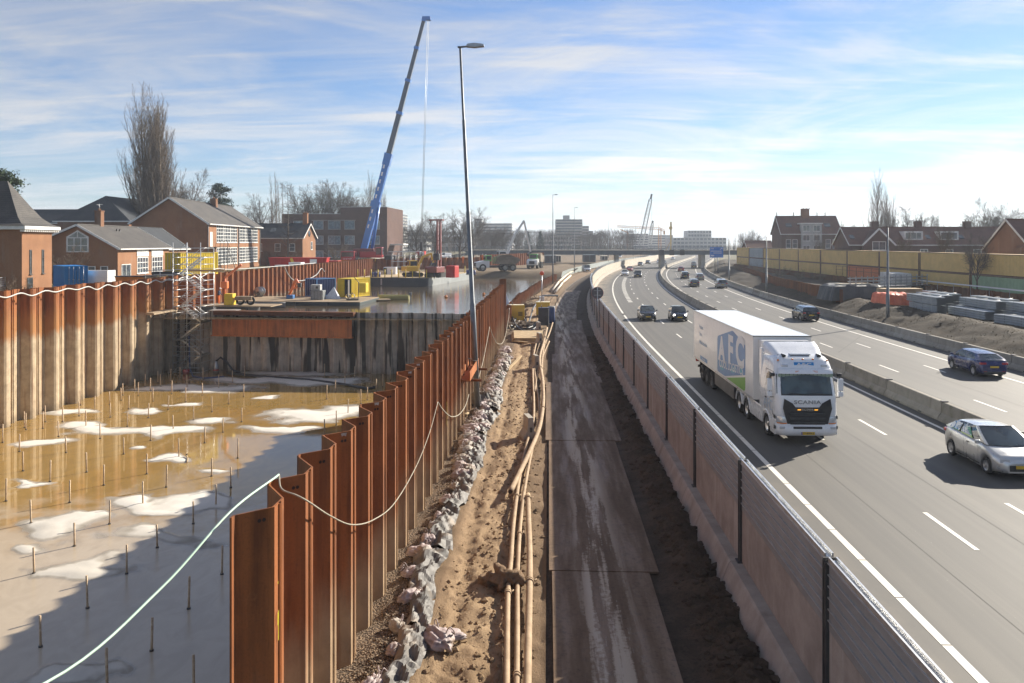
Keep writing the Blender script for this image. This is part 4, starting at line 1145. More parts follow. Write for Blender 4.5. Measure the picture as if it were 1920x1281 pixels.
# ------------------------------------------------------------------ buildings
def m_brick(name, c1, c2, mortar=(.30, .25, .2)):
    t = NT(name); o = t.objpos()
    a = t.noise(.5, 6, .6, vec=o); b = t.noise(7, 5, .7, vec=o, stretch=(1, 1, 2.6)); s = t.noise(.9, 5, .6, vec=o, stretch=(1, 1, .2))
    c = t.mix(t.rng(b, .3, .7), c1, c2)
    c = t.mix(t.rng(a, .35, .7, 0, .5), c, tuple(x * .72 for x in c2))
    c = t.mix(t.rng(s, .55, .8, 0, .35), c, mortar)
    return t.set(c, .88, spec=.2, bump=b, bstr=.3, bdist=.02)
def m_roof(name, c1, c2, course=.34):
    t = NT(name); o = t.objpos()
    w = t.n('ShaderNodeTexWave'); w.wave_type = 'BANDS'; w.bands_direction = 'Z'; w.inputs['Scale'].default_value = 1.0 / course * .55; w.inputs['Distortion'].default_value = .3
    t.k(o, w.inputs['Vector'])
    a = t.noise(.7, 6, .65, vec=o); b = t.noise(9, 4, .7, vec=o)
    c = t.mix(t.rng(a, .3, .7), c1, c2)
    c = t.mix(t.rng(b, .35, .75, 0, .6), c, tuple(x * .55 for x in c2))
    c = t.mix(t.rng(w.outputs[0], .0, .22, .45, 0), c, tuple(x * .4 for x in c2))
    return t.set(c, .8, spec=.3, bump=w.outputs[0], bstr=.5, bdist=.03)
BRICK_A = m_brick('brick_orange', (.33, .168, .088), (.24, .12, .066))
BRICK_B = m_brick('brick_brown', (.25, .13, .075), (.18, .094, .056))
BRICK_D = m_brick('brick_dark', (.135, .075, .058), (.095, .055, .045), (.14, .11, .09))
ROOF_G = m_roof('grey_roof_tiles', (.115, .105, .095), (.075, .07, .066))
ROOF_S = m_roof('slate_roof', (.06, .066, .075), (.04, .045, .052))
ROOF_R = m_roof('red_brown_roof', (.19, .085, .06), (.13, .06, .045))
WHITEW = simple('white_woodwork', (.74, .73, .70), (.62, .61, .58), 2, .5, 0, .05)
WGLASS = m_glass('window_glass', (.045, .055, .065))
GREYW = simple('grey_render', (.36, .36, .35), (.30, .30, .29), 1, .8)
LEAD = simple('lead_flashing', (.2, .2, .2), (.15, .15, .15), 3, .6, .3)

def win(parent, x0, x1, z0, z1, nx=1, ny=1, y=0.0, fmat=None, gmat=None, axis='y', fw=.09, bar=.05, proud=.05, sill=True, out=-1):
    """window in the plane axis=y (or x); out: which way is outside"""
    m = MB(); g = MB()
    def bx(M, a, b, c, d, p0, p1):
        p0, p1 = sorted((y + out*p0, y + out*p1))
        if axis == 'y': M.box(a, b, p0, p1, c, d)
        else: M.box(p0, p1, a, b, c, d)
    bx(m, x0, x1, z0, z0 + fw, -.02, proud); bx(m, x0, x1, z1 - fw, z1, -.02, proud)
    bx(m, x0, x0 + fw, z0 + fw, z1 - fw, -.02, proud); bx(m, x1 - fw, x1, z0 + fw, z1 - fw, -.02, proud)
    for i in range(1, nx):
        x = x0 + (x1 - x0) * i / nx; bx(m, x - bar/2, x + bar/2, z0 + fw, z1 - fw, -.01, proud - .012)
    for i in range(1, ny):
        z = z0 + (z1 - z0) * i / ny; bx(m, x0 + fw, x1 - fw, z - bar/2, z + bar/2, -.01, proud - .016)
    if sill: bx(m, x0 - .08, x1 + .08, z0 - .07, z0 - .002, -.02, proud + .08)
    bx(g, x0 + fw*.5, x1 - fw*.5, z0 + fw*.5, z1 - fw*.5, .004, .012)
    w = ob('window', m, fmat or WHITEW, parent); ob('pane', g, gmat or WGLASS, w); return w

def gable_house(name, label, loc, rz, L, D, eave, ridge, wall, roof, ov=.35, ridge_at=.5, verge=True, wall_end=None):
    """x along the facade (outside -y), y inwards, gable ends at x=0 and x=L"""
    t = thing(name, label, 'house', loc, rz)
    ry = D * ridge_at
    m = MB(); m.prism([(0, -.6), (D, -.6), (D, eave), (ry, ridge - .12), (0, eave)], 0, L, 'x'); w = ob('wall', m, wall, t)
    r = MB(); th = .16
    def slab(y0, z0, y1, z1):
        k = (z1 - z0) / (y1 - y0)
        a, za = (y0 - ov, z0 - ov*k) if y0 < y1 else (y0 + ov, z0 + ov*k)
        pts = [(a, za), (y1, z1), (y1, z1 + th), (a, za + th)]
        r.prism(pts, -ov, L + ov, 'x')
    slab(0, eave, ry, ridge); slab(D, eave, ry, ridge)
    ro = ob('roof', r, roof, t)
    q = MB(); q.obox((-ov, ry, ridge + th), (L + ov, ry, ridge + th), .3, .12); ob('ridge_tiles', q, roof, ro)
    k0 = (ridge - eave) / ry
    g = MB(); z = eave - ov*k0; g.box(-ov, L + ov, -ov - .14, -ov, z - .02, z + .14); g.box(-ov + .001, L + ov - .001, -ov + .001, 0, z - .05, z - .012 + .0); ob('gutter', g, WHITEW, ro)
    if verge:
        for x in (-ov - .03, L + ov + .03):
            v = MB(); v.obox((x, -ov, eave - ov*k0 + .05), (x, ry, ridge + .05), .05, .26, (0, -k0, 1)); k1 = (ridge - eave) / (D - ry)
            v.obox((x, D + ov, eave - ov*k1 + .05), (x, ry, ridge + .05), .05, .26, (0, k1, 1))
            ob('verge_board', v, WHITEW, ro)
    return t, w, ro
def chimney(parent, x, y, z0, z1, w=.7, mat=None, pots=2):
    m = MB(); m.box(x - w/2, x + w/2, y - w*.4, y + w*.4, z0, z1 - .12); m.box(x - w/2 - .05, x + w/2 + .05, y - w*.4 - .05, y + w*.4 + .05, z1 - .12, z1)
    for i in range(pots): m.lathe([(.10, z1), (.09, z1 + .3), (.06, z1 + .3)], 8, 'z', (x - w*.22 + i * w*.44, y, 0))
    return ob('chimney', m, mat or BRICK_B, parent)
def aim(p0, p1): return math.atan2(p1[1] - p0[1], p1[0] - p0[0])
GZ = 2.9
RZ = math.atan2(.995, -.103)
# C: long two-storey school block with glazed bays
t, w, ro = gable_house('school_building', 'two-storey brick building with big white gridded windows and grey gable roof', (-60.3, 140, GZ), RZ, 29, 10.3, 8.05, 12.05, BRICK_A, ROOF_G)
t.scale = (1.27, 1.27, 1.093)
for x0, x1 in ((4.1, 14.6), (15.8, 27.2)):
    for z0, z1, ny in ((4.85, 7.85, 5), (1.1, 4.0, 5)):
        for k in range(3):
            a = x0 + (x1 - x0) * k / 3; win(w, a, a + (x1 - x0) / 3 - .02, z0, z1, 4, ny, fw=.12, bar=.09)
win(w, 1.1, 2.3, 4.2, 6.6, 1, 1, gmat=WHITEW, sill=False); win(w, 1.3, 2.4, .9, 3.0, 1, 2)
for x in (.05, 15.2, 28.7): q = MB(); q.box(x, x + .12, -.14, -.02, 0, 7.7); ob('downpipe', q, LEAD, w)
fc = MB(); fc.box(3.6, 27.6, -.03, -.004, 4.15, 4.75); ob('spandrel', fc, BRICK_A, w)
chimney(ro, 18, 4.6, 11.3, 13.1, 1.1)
sc_ = MB()                                                    # outside stair
sc_.box(.6, 4.2, -1.6, -.05, 4.05, 4.14)
for x in (.65, 2.4, 4.15):
    sc_.box(x - .03, x + .03, -1.6, -1.54, 0, 5.1)
for z in (4.6, 5.1): sc_.box(.6, 4.2, -1.6, -1.56, z - .03, z)
for k in range(15):
    sc_.box(4.2 + k*.28, 4.5 + k*.28, -1.6, -.6, 3.9 - k*.27, 3.94 - k*.27)
sc_.obox((4.2, -1.6, 4.9), (8.4, -1.6, .9), .05, .05); sc_.obox((4.2, -1.6, 4.0), (8.4, -1.6, 0.0), .05, .2)
ob('outside_stair', sc_, STEEL_D, w)
# B: lower house in front
t, w, ro = gable_house('brick_house', 'low brick house with white gable window behind the blue container', (-57.4, 105, GZ), RZ, 14.9, 9.6, 4.7, 7.75, BRICK_A, ROOF_G, ridge_at=.43)
t.scale = (1.25, 1.25, .98)
for x0, x1 in ((5.05, 8.2), (9.3, 12.7)):
    win(w, x0, x1, .9, 3.3, 4, 3, fw=.12, bar=.09); q = MB(); q.box(x0 - .1, x1 + .1, -.06, -.003, 3.4, 4.5); ob('transom_panel', q, WHITEW, w)
win(w, .9, 3.3, .1, 2.4, 2, 1); 
q = MB(); q.prism([(3.0, 4.1), (5.3, 4.1), (5.3, 6.2), (4.15, 7.1), (3.0, 6.2)], -.06, -.003, 'x'); gw = ob('window', q, WHITEW, w)
g = MB()
for a, b, c, d in ((3.15, 3.75, 4.25, 4.95), (3.85, 4.45, 4.25, 4.95), (4.55, 5.15, 4.25, 4.95), (3.15, 3.75, 5.05, 6.0), (3.85, 4.45, 5.05, 6.0), (4.55, 5.15, 5.05, 6.0)): g.box(-.068, -.061, a, b, c, d)
g.prism([(3.2, 6.12), (4.1, 6.12), (4.1, 6.85)], -.068, -.061, 'x'); g.prism([(4.2, 6.12), (5.1, 6.12), (4.2, 6.85)], -.068, -.061, 'x'); ob('pane', g, WGLASS, gw)
for y0 in (1.0, 2.3, 7.0): win(w, y0, y0 + .8, 1.0, 2.2, 1, 1, 0, axis='x')
chimney(ro, 5.2, 4.2, 7.2, 10.0, .85); 
a = MB(); a.tube([(5.2, 4.2, 10), (5.2, 4.2, 11)], .03, 5); a.tube([(4.4, 4.2, 10.8), (6.0, 4.2, 10.95)], .02, 5); ob('aerial', a, ALU, ro)
for x in (6.9, 7.7): q = MB(); q.tube([(x, 3.0, 6.4), (x, 3.0, 7.4)], .08, 7); ob('roof_vent', q, BLACK, ro)
q = MB(); q.obox((8.6, 2.3, 6.33), (8.6, 3.1, 6.9), .7, .10, (0, -.7, 1)); ob('skylight', q, WGLASS, ro)
t, w, ro = gable_house('brick_annex', 'dark roofed annex between the low house and the school block', (-60.2, 124.5, GZ), RZ, 9.6, 8.8, 4.4, 7.6, BRICK_B, ROOF_S)
win(w, 1.0, 3.4, 1.0, 3.2, 3, 2)
# A: small tower with a bell-cast roof at the left edge
t = thing('brick_tower_house', 'brick tower with grey tent roof at the left edge', 'house', (-50.4, 75, GZ), RZ)
m = MB(); m.box(0, 5.6, 0, 13, -.6, 6.7); w = ob('wall', m, BRICK_A, t)
q = MB(); q.bbox(-.6, 6.2, -.6, 13.6, 6.55, 6.9, .06); ob('cornice', q, WHITEW, t)
q = MB()
for i in range(18): q.box(-.35 + i*.37, -.2 + i*.37, -.45, 0, 6.35, 6.55)
ob('bracket', q, WHITEW, t)
lv = [(3.5, 6.9), (2.9, 7.15), (2.2, 7.8), (1.5, 8.9), (.8, 10.1), (.05, 11.4)]
r = MB(); r.grid([[(2.8 + a*h, 6.5 + b*(h + 3.6), z) for a, b in ((-1, -1), (1, -1), (1, 1), (-1, 1), (-1, -1))] for h, z in lv], False); ob('roof', r, ROOF_G, t)
for x0 in (1.3, 3.6): win(w, x0, x0 + .42, 2.2, 4.6, 1, 3, fmat=STEEL_D)
win(w, .9, 1.9, .6, 1.9, 1, 2, fmat=STEEL_D); 
# D: large hipped slate roof behind
def hip(name, label, x, y, L, D, eave, ridge, wall, roof, rz=0, inset=None):
    t = thing(name, label, 'house', (x, y, GZ), rz)
    m = MB(); m.box(-L/2, L/2, 0, D, -.5, eave); w = ob('wall', m, wall, t)
    i = inset or L/2; o = .6
    v = [(-L/2 - o, -o, eave), (L/2 + o, -o, eave), (L/2 + o, D + o, eave), (-L/2 - o, D + o, eave), (0, i, ridge), (0, D - i, ridge)]
    r = MB(); r.add(v, [(0, 1, 4), (1, 2, 5, 4), (2, 3, 5), (3, 0, 4, 5)]); r.add([(a, b, c - .12) for a, b, c in v[:4]], [(3, 2, 1, 0)]); ro = ob('roof', r, roof, t)
    g = MB(); g.box(-L/2 - o - .08, L/2 + o + .08, -o - .1, -o, eave - .18, eave + .05); g.box(L/2 + o, L/2 + o + .1, -o, D + o, eave - .18, eave + .05); g.box(-L/2 - o - .1, -L/2 - o, -o, D + o, eave - .18, eave + .05); ob('gutter', g, WHITEW, ro)
    return t, w, ro
t, w, ro = hip('slate_roofed_house', 'large house with dark slate hip roof behind the low brick house', -95.5, 165, 15.2, 34, 9.8, 15.4, BRICK_B, ROOF_S, .02, 5.0)
chimney(ro, 1.2, 24, 14.0, 16.6, 1.2)
for x0 in (-4.2, -1.6, 1.2): win(w, x0, x0 + 1.6, 5.6, 7.6, 2, 2)
t, w, ro = gable_house('slate_roofed_annex', 'dark slate roofed wing left of the large hip roof', (-122, 168, GZ), 0, 20, 9, 9.6, 12.4, BRICK_B, ROOF_S)
win(w, 10, 12, 5.4, 7.6, 2, 2); win(w, 13, 15, 5.4, 7.6, 2, 2)
# E: small gabled house, lit gable to the right
t, w, ro = gable_house('gabled_house', 'narrow dark house with sunlit orange gable right of the school block', (-75.2, 183, GZ), .0, 15.3, 8.5, 6.1, 9.1, BRICK_B, ROOF_S)
t.scale = (1.22, 1.22, 1.06)
q = MB(); q.prism([(.02, -.5), (8.48, -.5), (8.48, 6.1), (4.25, 9.0), (.02, 6.1)], 15.302, 15.34, 'x'); gb = ob('sunlit_gable_skin', q, BRICK_A, w)  # brighter brick skin puts the sunlight on this gable into its colour
win(gb, 5.2, 6.3, 3.4, 5.2, 1, 2, 15.34, axis='x', out=1)
q = MB(); q.lathe([(.75, 15.345), (.7, 15.40), (.001, 15.42)], 14, 'x', (0, 4.2, 7.0)); ob('round_window', q, WGLASS, gb)
chimney(ro, 14.6, 4.25, 8.8, 11.6, .9, BRICK_A); chimney(ro, 3, 4.2, 8.8, 10.4, .8)
for x0 in (3, 6.5, 10, 12.8): win(w, x0, x0 + 1.1, 3.1, 4.8, 1, 2)
q = MB(); q.obox((9, 1.5, 7.35), (9, 2.7, 8.2), 1.0, .1, (0, -.7, 1)); ob('skylight', q, WGLASS, ro)
# F: modern brick office
t = thing('brick_office', 'long flat-roofed dark brick office with window strips behind the crane', 'building', (-85.5, 255, GZ), -.02)
t.scale = (1.11, 1.11, 1.06)
m = MB(); m.box(0, 17.5, 0, 22, -.5, 13.6); m.box(17.5, 31.0, -.6, 22, -.5, 15.6); w = ob('wall', m, BRICK_D, t)
q = MB(); q.box(-.05, 17.5, -.06, 22, 13.602, 13.75); q.box(17.45, 31.05, -.66, 22, 15.602, 15.75); ob('parapet', q, STEEL_G, w)
BGL = m_glass('office_glass', (.10, .14, .17))
for z0, z1 in ((9.0, 11.6), (4.4, 7.1), (.4, 2.6)):
    for x0, x1, n in ((9.3, 12.3, 1), (13.6, 17.3, 2), (3.4, 7.2, 2)): win(w, x0, x1, z0, z1, n, 1, 0, GREYW, BGL, fw=.15)
    win(w, 18.6, 21.6, z0, z1, 1, 1, -.6, GREYW, BGL, fw=.15)
    win(w, 25.5, 28.9, z0, z1, 1, 1, -.6, GREYW, BGL, fw=.15)
q = MB(); q.box(9.0, 21.9, -.64, -.606, 11.65, 11.8); ob('lintel_band', q, GREYW, w)
q = MB(); q.box(31.05, 35, 3, 10, 4.2, 4.6); q.box(34.6, 34.8, 3.2, 3.4, 0, 4.2); ob('entrance_canopy', q, WHITEW, w)
# right: brick block with grey bay
RGZ = 1.6
t, w, ro = gable_house('brick_terrace_block', 'tall brick block with pale grey centre bay and red brown roof', (58.0, 203, RGZ), -.03, 14.3, 10, 8.9, 13.2, BRICK_D, ROOF_R, verge=True)
q = MB(); q.box(4.6, 9.6, -.35, 1.0, -.5, 11.2); by = ob('centre_bay', q, GREYW, w)
q = MB(); q.box(4.4, 9.8, -.5, 3.6, 11.2, 11.45); ob('dormer_roof', q, WHITEW, by)
for z0 in (1.4, 4.4, 7.0, 9.4):
    for x0 in (5.0, 7.5): win(by, x0, x0 + 1.7, z0, z0 + 1.5, 2, 1, -.35)
for x0 in (1.0, 2.6, 10.6, 12.3):
    for z0 in (1.6, 5.2): win(w, x0, x0 + 1.2, z0, z0 + 2.2, 1, 2)
for x0 in (1.6, 11): q = MB(); q.obox((x0 + .6, 1.6, 10.52), (x0 + .6, 2.6, 11.38), 1.4, .12, (0, -.86, 1)); ob('skylight', q, WGLASS, ro)
chimney(ro, 7, 5, 12.8, 15.2, 1.8, BRICK_B, 3)
for x in (0, 4.2, 10, 12): q = MB(); q.tube([(x, 5, 13), (x, 5, 14.3)], .11, 6); ob('roof_vent', q, BLACK, ro)
t, w, ro = gable_house('terraced_houses', 'row of brick terraced houses with red brown roofs behind the container wall', (56.0, 152, RGZ), -.02, 31, 9, 6.3, 9.4, BRICK_D, ROOF_R)
for x0 in (2, 6.5, 12.5, 17, 22, 28):
    win(w, x0, x0 + 1.4, 3.6, 5.4, 2, 1)
for x0 in (10.0, 16.4):
    q = MB(); q.box(x0, x0 + 3.4, .9, 3.5, 7.0, 8.7); d = ob('dormer', q, WHITEW, ro); win(d, x0 + .2, x0 + 3.2, 7.2, 8.5, 3, 1, .9)
for x0 in (2.0, 25.0):
    q = MB(); q.prism([(x0, 4.5), (x0 + 5.6, 4.5), (x0 + 5.6, 6.3), (x0 + 2.8, 9.0), (x0, 6.3)], -.9, 3.4, 'y'); cg = ob('cross_gable', q, BRICK_D, w)
    v = MB(); v.obox((x0 - .2, -.98, 6.1), (x0 + 2.8, -.98, 9.15), .12, .3, (-1, 0, 1)); v.obox((x0 + 5.8, -.98, 6.1), (x0 + 2.8, -.98, 9.15), .12, .3, (1, 0, 1)); ob('verge_board', v, WHITEW, cg)
    win(cg, x0 + 1.6, x0 + 4.0, 5.2, 6.8, 2, 1, -.9)
for x in (6.0, 14, 23): chimney(ro, x, 4.5, 9.0, 10.6, 1.2, BRICK_D)
for x0 in (.8, 14.6, 20.6): q = MB(); q.obox((x0, 1.2, 7.3), (x0, 2.2, 8.0), .8, .12, (0, -.7, 1)); ob('skylight', q, WGLASS, ro)
t, w, ro = gable_house('corner_house', 'brick house with tall steep gable at the right edge', (62.0, 106, RGZ), .06, 14, 10, 5.8, 9.6, BRICK_B, ROOF_R)
q = MB(); q.prism([(-.4, -.5), (6.2, -.5), (6.2, 5.9), (2.9, 9.3), (-.4, 5.9)], -1.2, 3.0, 'y'); cg = ob('cross_gable', q, BRICK_B, w)
v = MB(); v.obox((-.7, -1.3, 5.6), (2.9, -1.3, 9.45), .14, .34, (-1, 0, 1)); v.obox((6.5, -1.3, 5.6), (2.9, -1.3, 9.45), .14, .34, (1, 0, 1)); ob('verge_board', v, GREYW, cg)
win(cg, 1.6, 3.8, 4.2, 6.0, 2, 1, -1.2); win(cg, 4.2, 5.4, 1.2, 3.4, 1, 2, -1.2); chimney(ro, 9, 5, 9.2, 11.6, 1.2)
# small dark shed roofs at the far end of the container wall
t, w, ro = gable_house('low_shed', 'low dark brick shed behind the far end of the container wall', (57, 232, RGZ), 0, 7, 8, 4.6, 7.0, BRICK_D, ROOF_R)

# ------------------------------------------------------------------ distant blocks
FARW = simple('far_facade', (.36, .35, .33), (.30, .29, .28), .2, .8, 0, 0)
FARG = m_glass('far_glass', (.06, .07, .08))
FARL = simple('far_pale_facade', (.50, .49, .47), (.44, .43, .41), .2, .8, 0, 0)
def slab(name, label, px0, px1, py0, Y, depth, floors, mat, base_py=462, z0=None, bays=0, rz=0.0):
    x0, z1 = atY(px0, py0, Y); x1, _ = atY(px1, py0, Y)
    zb = z0 if z0 is not None else 1.0
    t = thing(name, label, 'building', (x0, Y, zb), rz)
    W, H = x1 - x0, z1 - zb
    m = MB(); m.box(0, W, 0, depth, -2, H); w = ob('wall', m, mat, t)
    fh = H / floors
    for i in range(floors):
        if bays:
            for k in range(bays):
                a = W * (k + .12) / bays; b = W * (k + .88) / bays
                q = MB(); q.box(a, b, -.08, -.005, fh*(i + .35), fh*(i + .88)); ob('window', q, FARG, w)
        else:
            q = MB(); q.box(W*.02, W*.98, -.08, -.005, fh*(i + .38), fh*(i + .86)); ob('window_band', q, FARG, w)
        q = MB(); q.box(W, W + .08, .6, depth - .6, fh*(i + .38), fh*(i + .86)); ob('window_band', q, FARG, w)
        q = MB(); q.box(-.3, W + .12, -.9, -.085, fh*i + fh*.96, fh*i + fh*1.02); ob('balcony_slab', q, mat, w)
    return t
ap = [(1042, 1092, 411.5, 560, 40, 12), (1090, 1104, 424, 640, 30, 9), (1102, 1112, 433, 720, 30, 7), (1111, 1119, 441, 800, 30, 5)]
labs = ['grey apartment slab, tallest of the stepped row right of the second lamp post', 'second block of the stepped apartment row', 'third block of the stepped apartment row', 'lowest and last block of the stepped apartment row']
for (a, b, c, Y, d, n), lab in zip(ap, labs): slab('apartment_block', lab, a, b, c, Y, d, n, FARW)
q = MB(); x0, z1 = atY(1056, 404, 563); x1, z0 = atY(1068, 412, 563); q.box(x0, x1, 563, 572, z0 - 1, z1); tag(ob('lift_house', q, FARW), 'small square lift house on the roof of the tallest apartment slab', 'roof house')
slab('long_flat_block', 'long low white block in front of the apartment row', 1008, 1072, 444, 500, 14, 4, FARL, bays=12)
slab('far_block', 'pale grey windowless looking block below the lattice crane', 1180, 1216, 438.5, 720, 40, 7, FARL)
slab('far_block', 'pale grey block between the two slim cranes', 1214, 1262, 441, 760, 40, 6, FARL)
slab('terraced_office', 'wide hazy office with dark bands left of the road sign', 1262, 1362, 446, 600, 40, 4, FARL, bays=14)
slab('office_tower', 'upper storeys of the hazy office stepping up to the right', 1290, 1334, 432.5, 612, 20, 6, FARL, bays=8)
slab('far_tower', 'hazy apartment tower between office and the first round trees', 727, 753, 401, 420, 18, 14, FARW)
slab('far_block', 'low hazy white block right of the first apartment tower', 752, 800, 436, 450, 20, 4, FARL, bays=6)
slab('far_tower', 'rounded hazy tower behind the tree beside the lamp post', 889, 903, 410, 700, 20, 12, FARW)
slab('far_block', 'wide hazy block behind the trees right of the lamp post', 902, 960, 419, 720, 30, 9, FARL)
slab('far_block', 'low hazy roofs behind the round trees', 800, 890, 445, 480, 20, 2, FARW, bays=10)
# ------------------------------------------------------------------ trees
BARK = simple('bark', (.105, .08, .057), (.068, .052, .038), 3, .9, 0, .3)
BARK_P = simple('poplar_bark', (.19, .143, .098), (.125, .094, .066), 3, .9, 0, .3)
TWIG_R = simple('brown_twigs', (.17, .115, .072), (.12, .08, .05), 2, .9, 0, .2)
def m_leaf(name, c1, c2):
    t = NT(name); n = t.noise(1.3, 5, .6)
    return t.set(t.mix(t.rng(n, .35, .65), c1, c2), .75, spec=.25)
PINE = m_leaf('pine_needles', (.055, .085, .035), (.028, .05, .022))
FIRM = m_leaf('fir_needles', (.03, .055, .032), (.018, .035, .022))
def rdir(rng): 
    v = Vector((rng.gauss(0, 1), rng.gauss(0, 1), rng.gauss(0, 1))); return v.normalized()
def grow(mbs, p, d, L, r, lev, P, rng):
    n = P['seg'][lev]; pts = [Vector(p)]; dirs = []; d = Vector(d).normalized()
    for i in range(n):
        d = (d + rdir(rng) * P['wob'][lev] + Vector((0, 0, 1)) * P['up'][lev]).normalized()
        dirs.append(d.copy()); pts.append(pts[-1] + d * (L / n))
    rs = [r * (1 - (1 - P['taper'][lev]) * i / n) for i in range(n + 1)]
    mbs[0 if lev == 0 else 1].tube(pts, rs, 6 if lev == 0 else (4 if lev == 1 else 3), caps=False, smooth=lev < 2)
    if lev + 1 < P['levels']:
        k = P['n'][lev]; k = rng.randint(int(k*.8), int(k*1.2) + 1) if k > 2 else k
        for j in range(k):
            t = P['start'][lev] + (1 - P['start'][lev]) * ((j + rng.random()) / k)
            f = t * n; i = min(n - 1, int(f)); pos = pts[i].lerp(pts[i+1], f - i)
            ax = dirs[i].orthogonal(); ax.rotate(Matrix.Rotation(j * 2.399 + rng.random(), 3, dirs[i]))
            a = math.radians(P['ang'][lev] * rng.uniform(.7, 1.3))
            cd = dirs[i] * math.cos(a) + ax.normalized() * math.sin(a)
            cl = L * P['ratio'][lev] * (1 - P['fall'][lev] * t) * rng.uniform(.7, 1.25)
            cr = max(P['rmin'], rs[i] * P['rr'][lev])
            grow(mbs, pos, cd, cl, cr, lev + 1, P, rng)
POPLAR = dict(levels=4, seg=(9, 6, 4, 2), wob=(.03, .07, .12, .2), up=(.05, .22, .20, .12), taper=(.12, .2, .3, .4), n=(48, 13, 8), start=(.05, .12, .1), ang=(27, 25, 28), ratio=(.50, .32, .36), fall=(.66, .5, .3), rr=(.42, .45, .5), rmin=.011)
BROAD = dict(levels=5, seg=(5, 6, 5, 3, 2), wob=(.06, .13, .18, .22, .25), up=(.03, .06, .06, .05, .03), taper=(.62, .22, .25, .35, .5), n=(12, 9, 9, 6), start=(.42, .22, .2, .15), ang=(38, 40, 40, 42), ratio=(.92, .50, .46, .42), fall=(.35, .35, .3, .3), rr=(.60, .5, .5, .55), rmin=.016)
ROUND = dict(BROAD, n=(13, 10, 9, 6), ang=(44, 38, 40, 42), start=(.30, .2, .2, .15), ratio=(.86, .52, .46, .42), up=(.03, .08, .07, .05, .03))
BUSH = dict(levels=4, seg=(2, 5, 4, 2), wob=(.1, .16, .2, .25), up=(.0, .10, .05, .03), taper=(.9, .3, .4, .5), n=(26, 9, 6), start=(.0, .25, .15), ang=(40, 34, 38), ratio=(9, .36, .42), fall=(.1, .4, .3), rr=(.4, .5, .6), rmin=.012)
LARCH = dict(levels=3, seg=(8, 4, 2), wob=(.02, .12, .2), up=(.05, .0, .05), taper=(.1, .3, .5), n=(70, 8), start=(.22, .15), ang=(78, 45), ratio=(.24, .4), fall=(.75, .3), rr=(.28, .5), rmin=.014)
def tree_meshes(P, H, r, seed, bark, multi=0):
    rng = random.Random(seed); a, b = MB(), MB()
    if multi:
        for k in range(multi):
            g = 2*PI*k/multi + rng.random(); h = H * rng.uniform(.72, 1.0); lean = rng.uniform(.03, .12) if k else .01
            grow((a, b), (math.cos(g)*r*1.2, math.sin(g)*r*1.2, 0), (math.cos(g)*lean, math.sin(g)*lean, 1), h, r*.62, 0, P, rng)
    else: grow((a, b), (0, 0, 0), (0, 0, 1), H, r, 0, P, rng)
    top = max(v[2] for v in a.v + b.v)
    return a.mesh('trunk', bark), b.mesh('crown', bark), top
TV = {'pop1': tree_meshes(POPLAR, 24, .5, 3, BARK_P, 6), 'pop2': tree_meshes(dict(POPLAR, n=(36, 11, 7)), 24, .4, 8, BARK_P, 3), 'pop3': tree_meshes(dict(POPLAR, n=(42, 8, 6), ratio=(.22, .3, .34)), 24, .35, 21, BARK_P, 2),
      'br1': tree_meshes(BROAD, 9, .34, 5, BARK), 'br2': tree_meshes(BROAD, 9, .32, 17, BARK), 'rd1': tree_meshes(ROUND, 8, .36, 31, BARK), 'rd2': tree_meshes(ROUND, 8, .34, 44, BARK),
      'bush': tree_meshes(BUSH, .4, .12, 12, TWIG_R), 'larch': tree_meshes(LARCH, 16, .2, 9, BARK)}
def tree(kind, label, px, top, Y, zb, name='bare_tree', wide=1.0, rz=None, group='bare winter trees', cat='tree'):
    X, z = atY(px, top, Y); tr, cr, h = TV[kind]; s = (z - zb) / h
    t = thing(name, label, cat, (X, Y, zb - .2), RND.uniform(0, 6) if rz is None else rz, group, (s*wide, s*wide, s))
    ob('trunk', tr, None, t); ob('crown', cr, None, t)
    return t
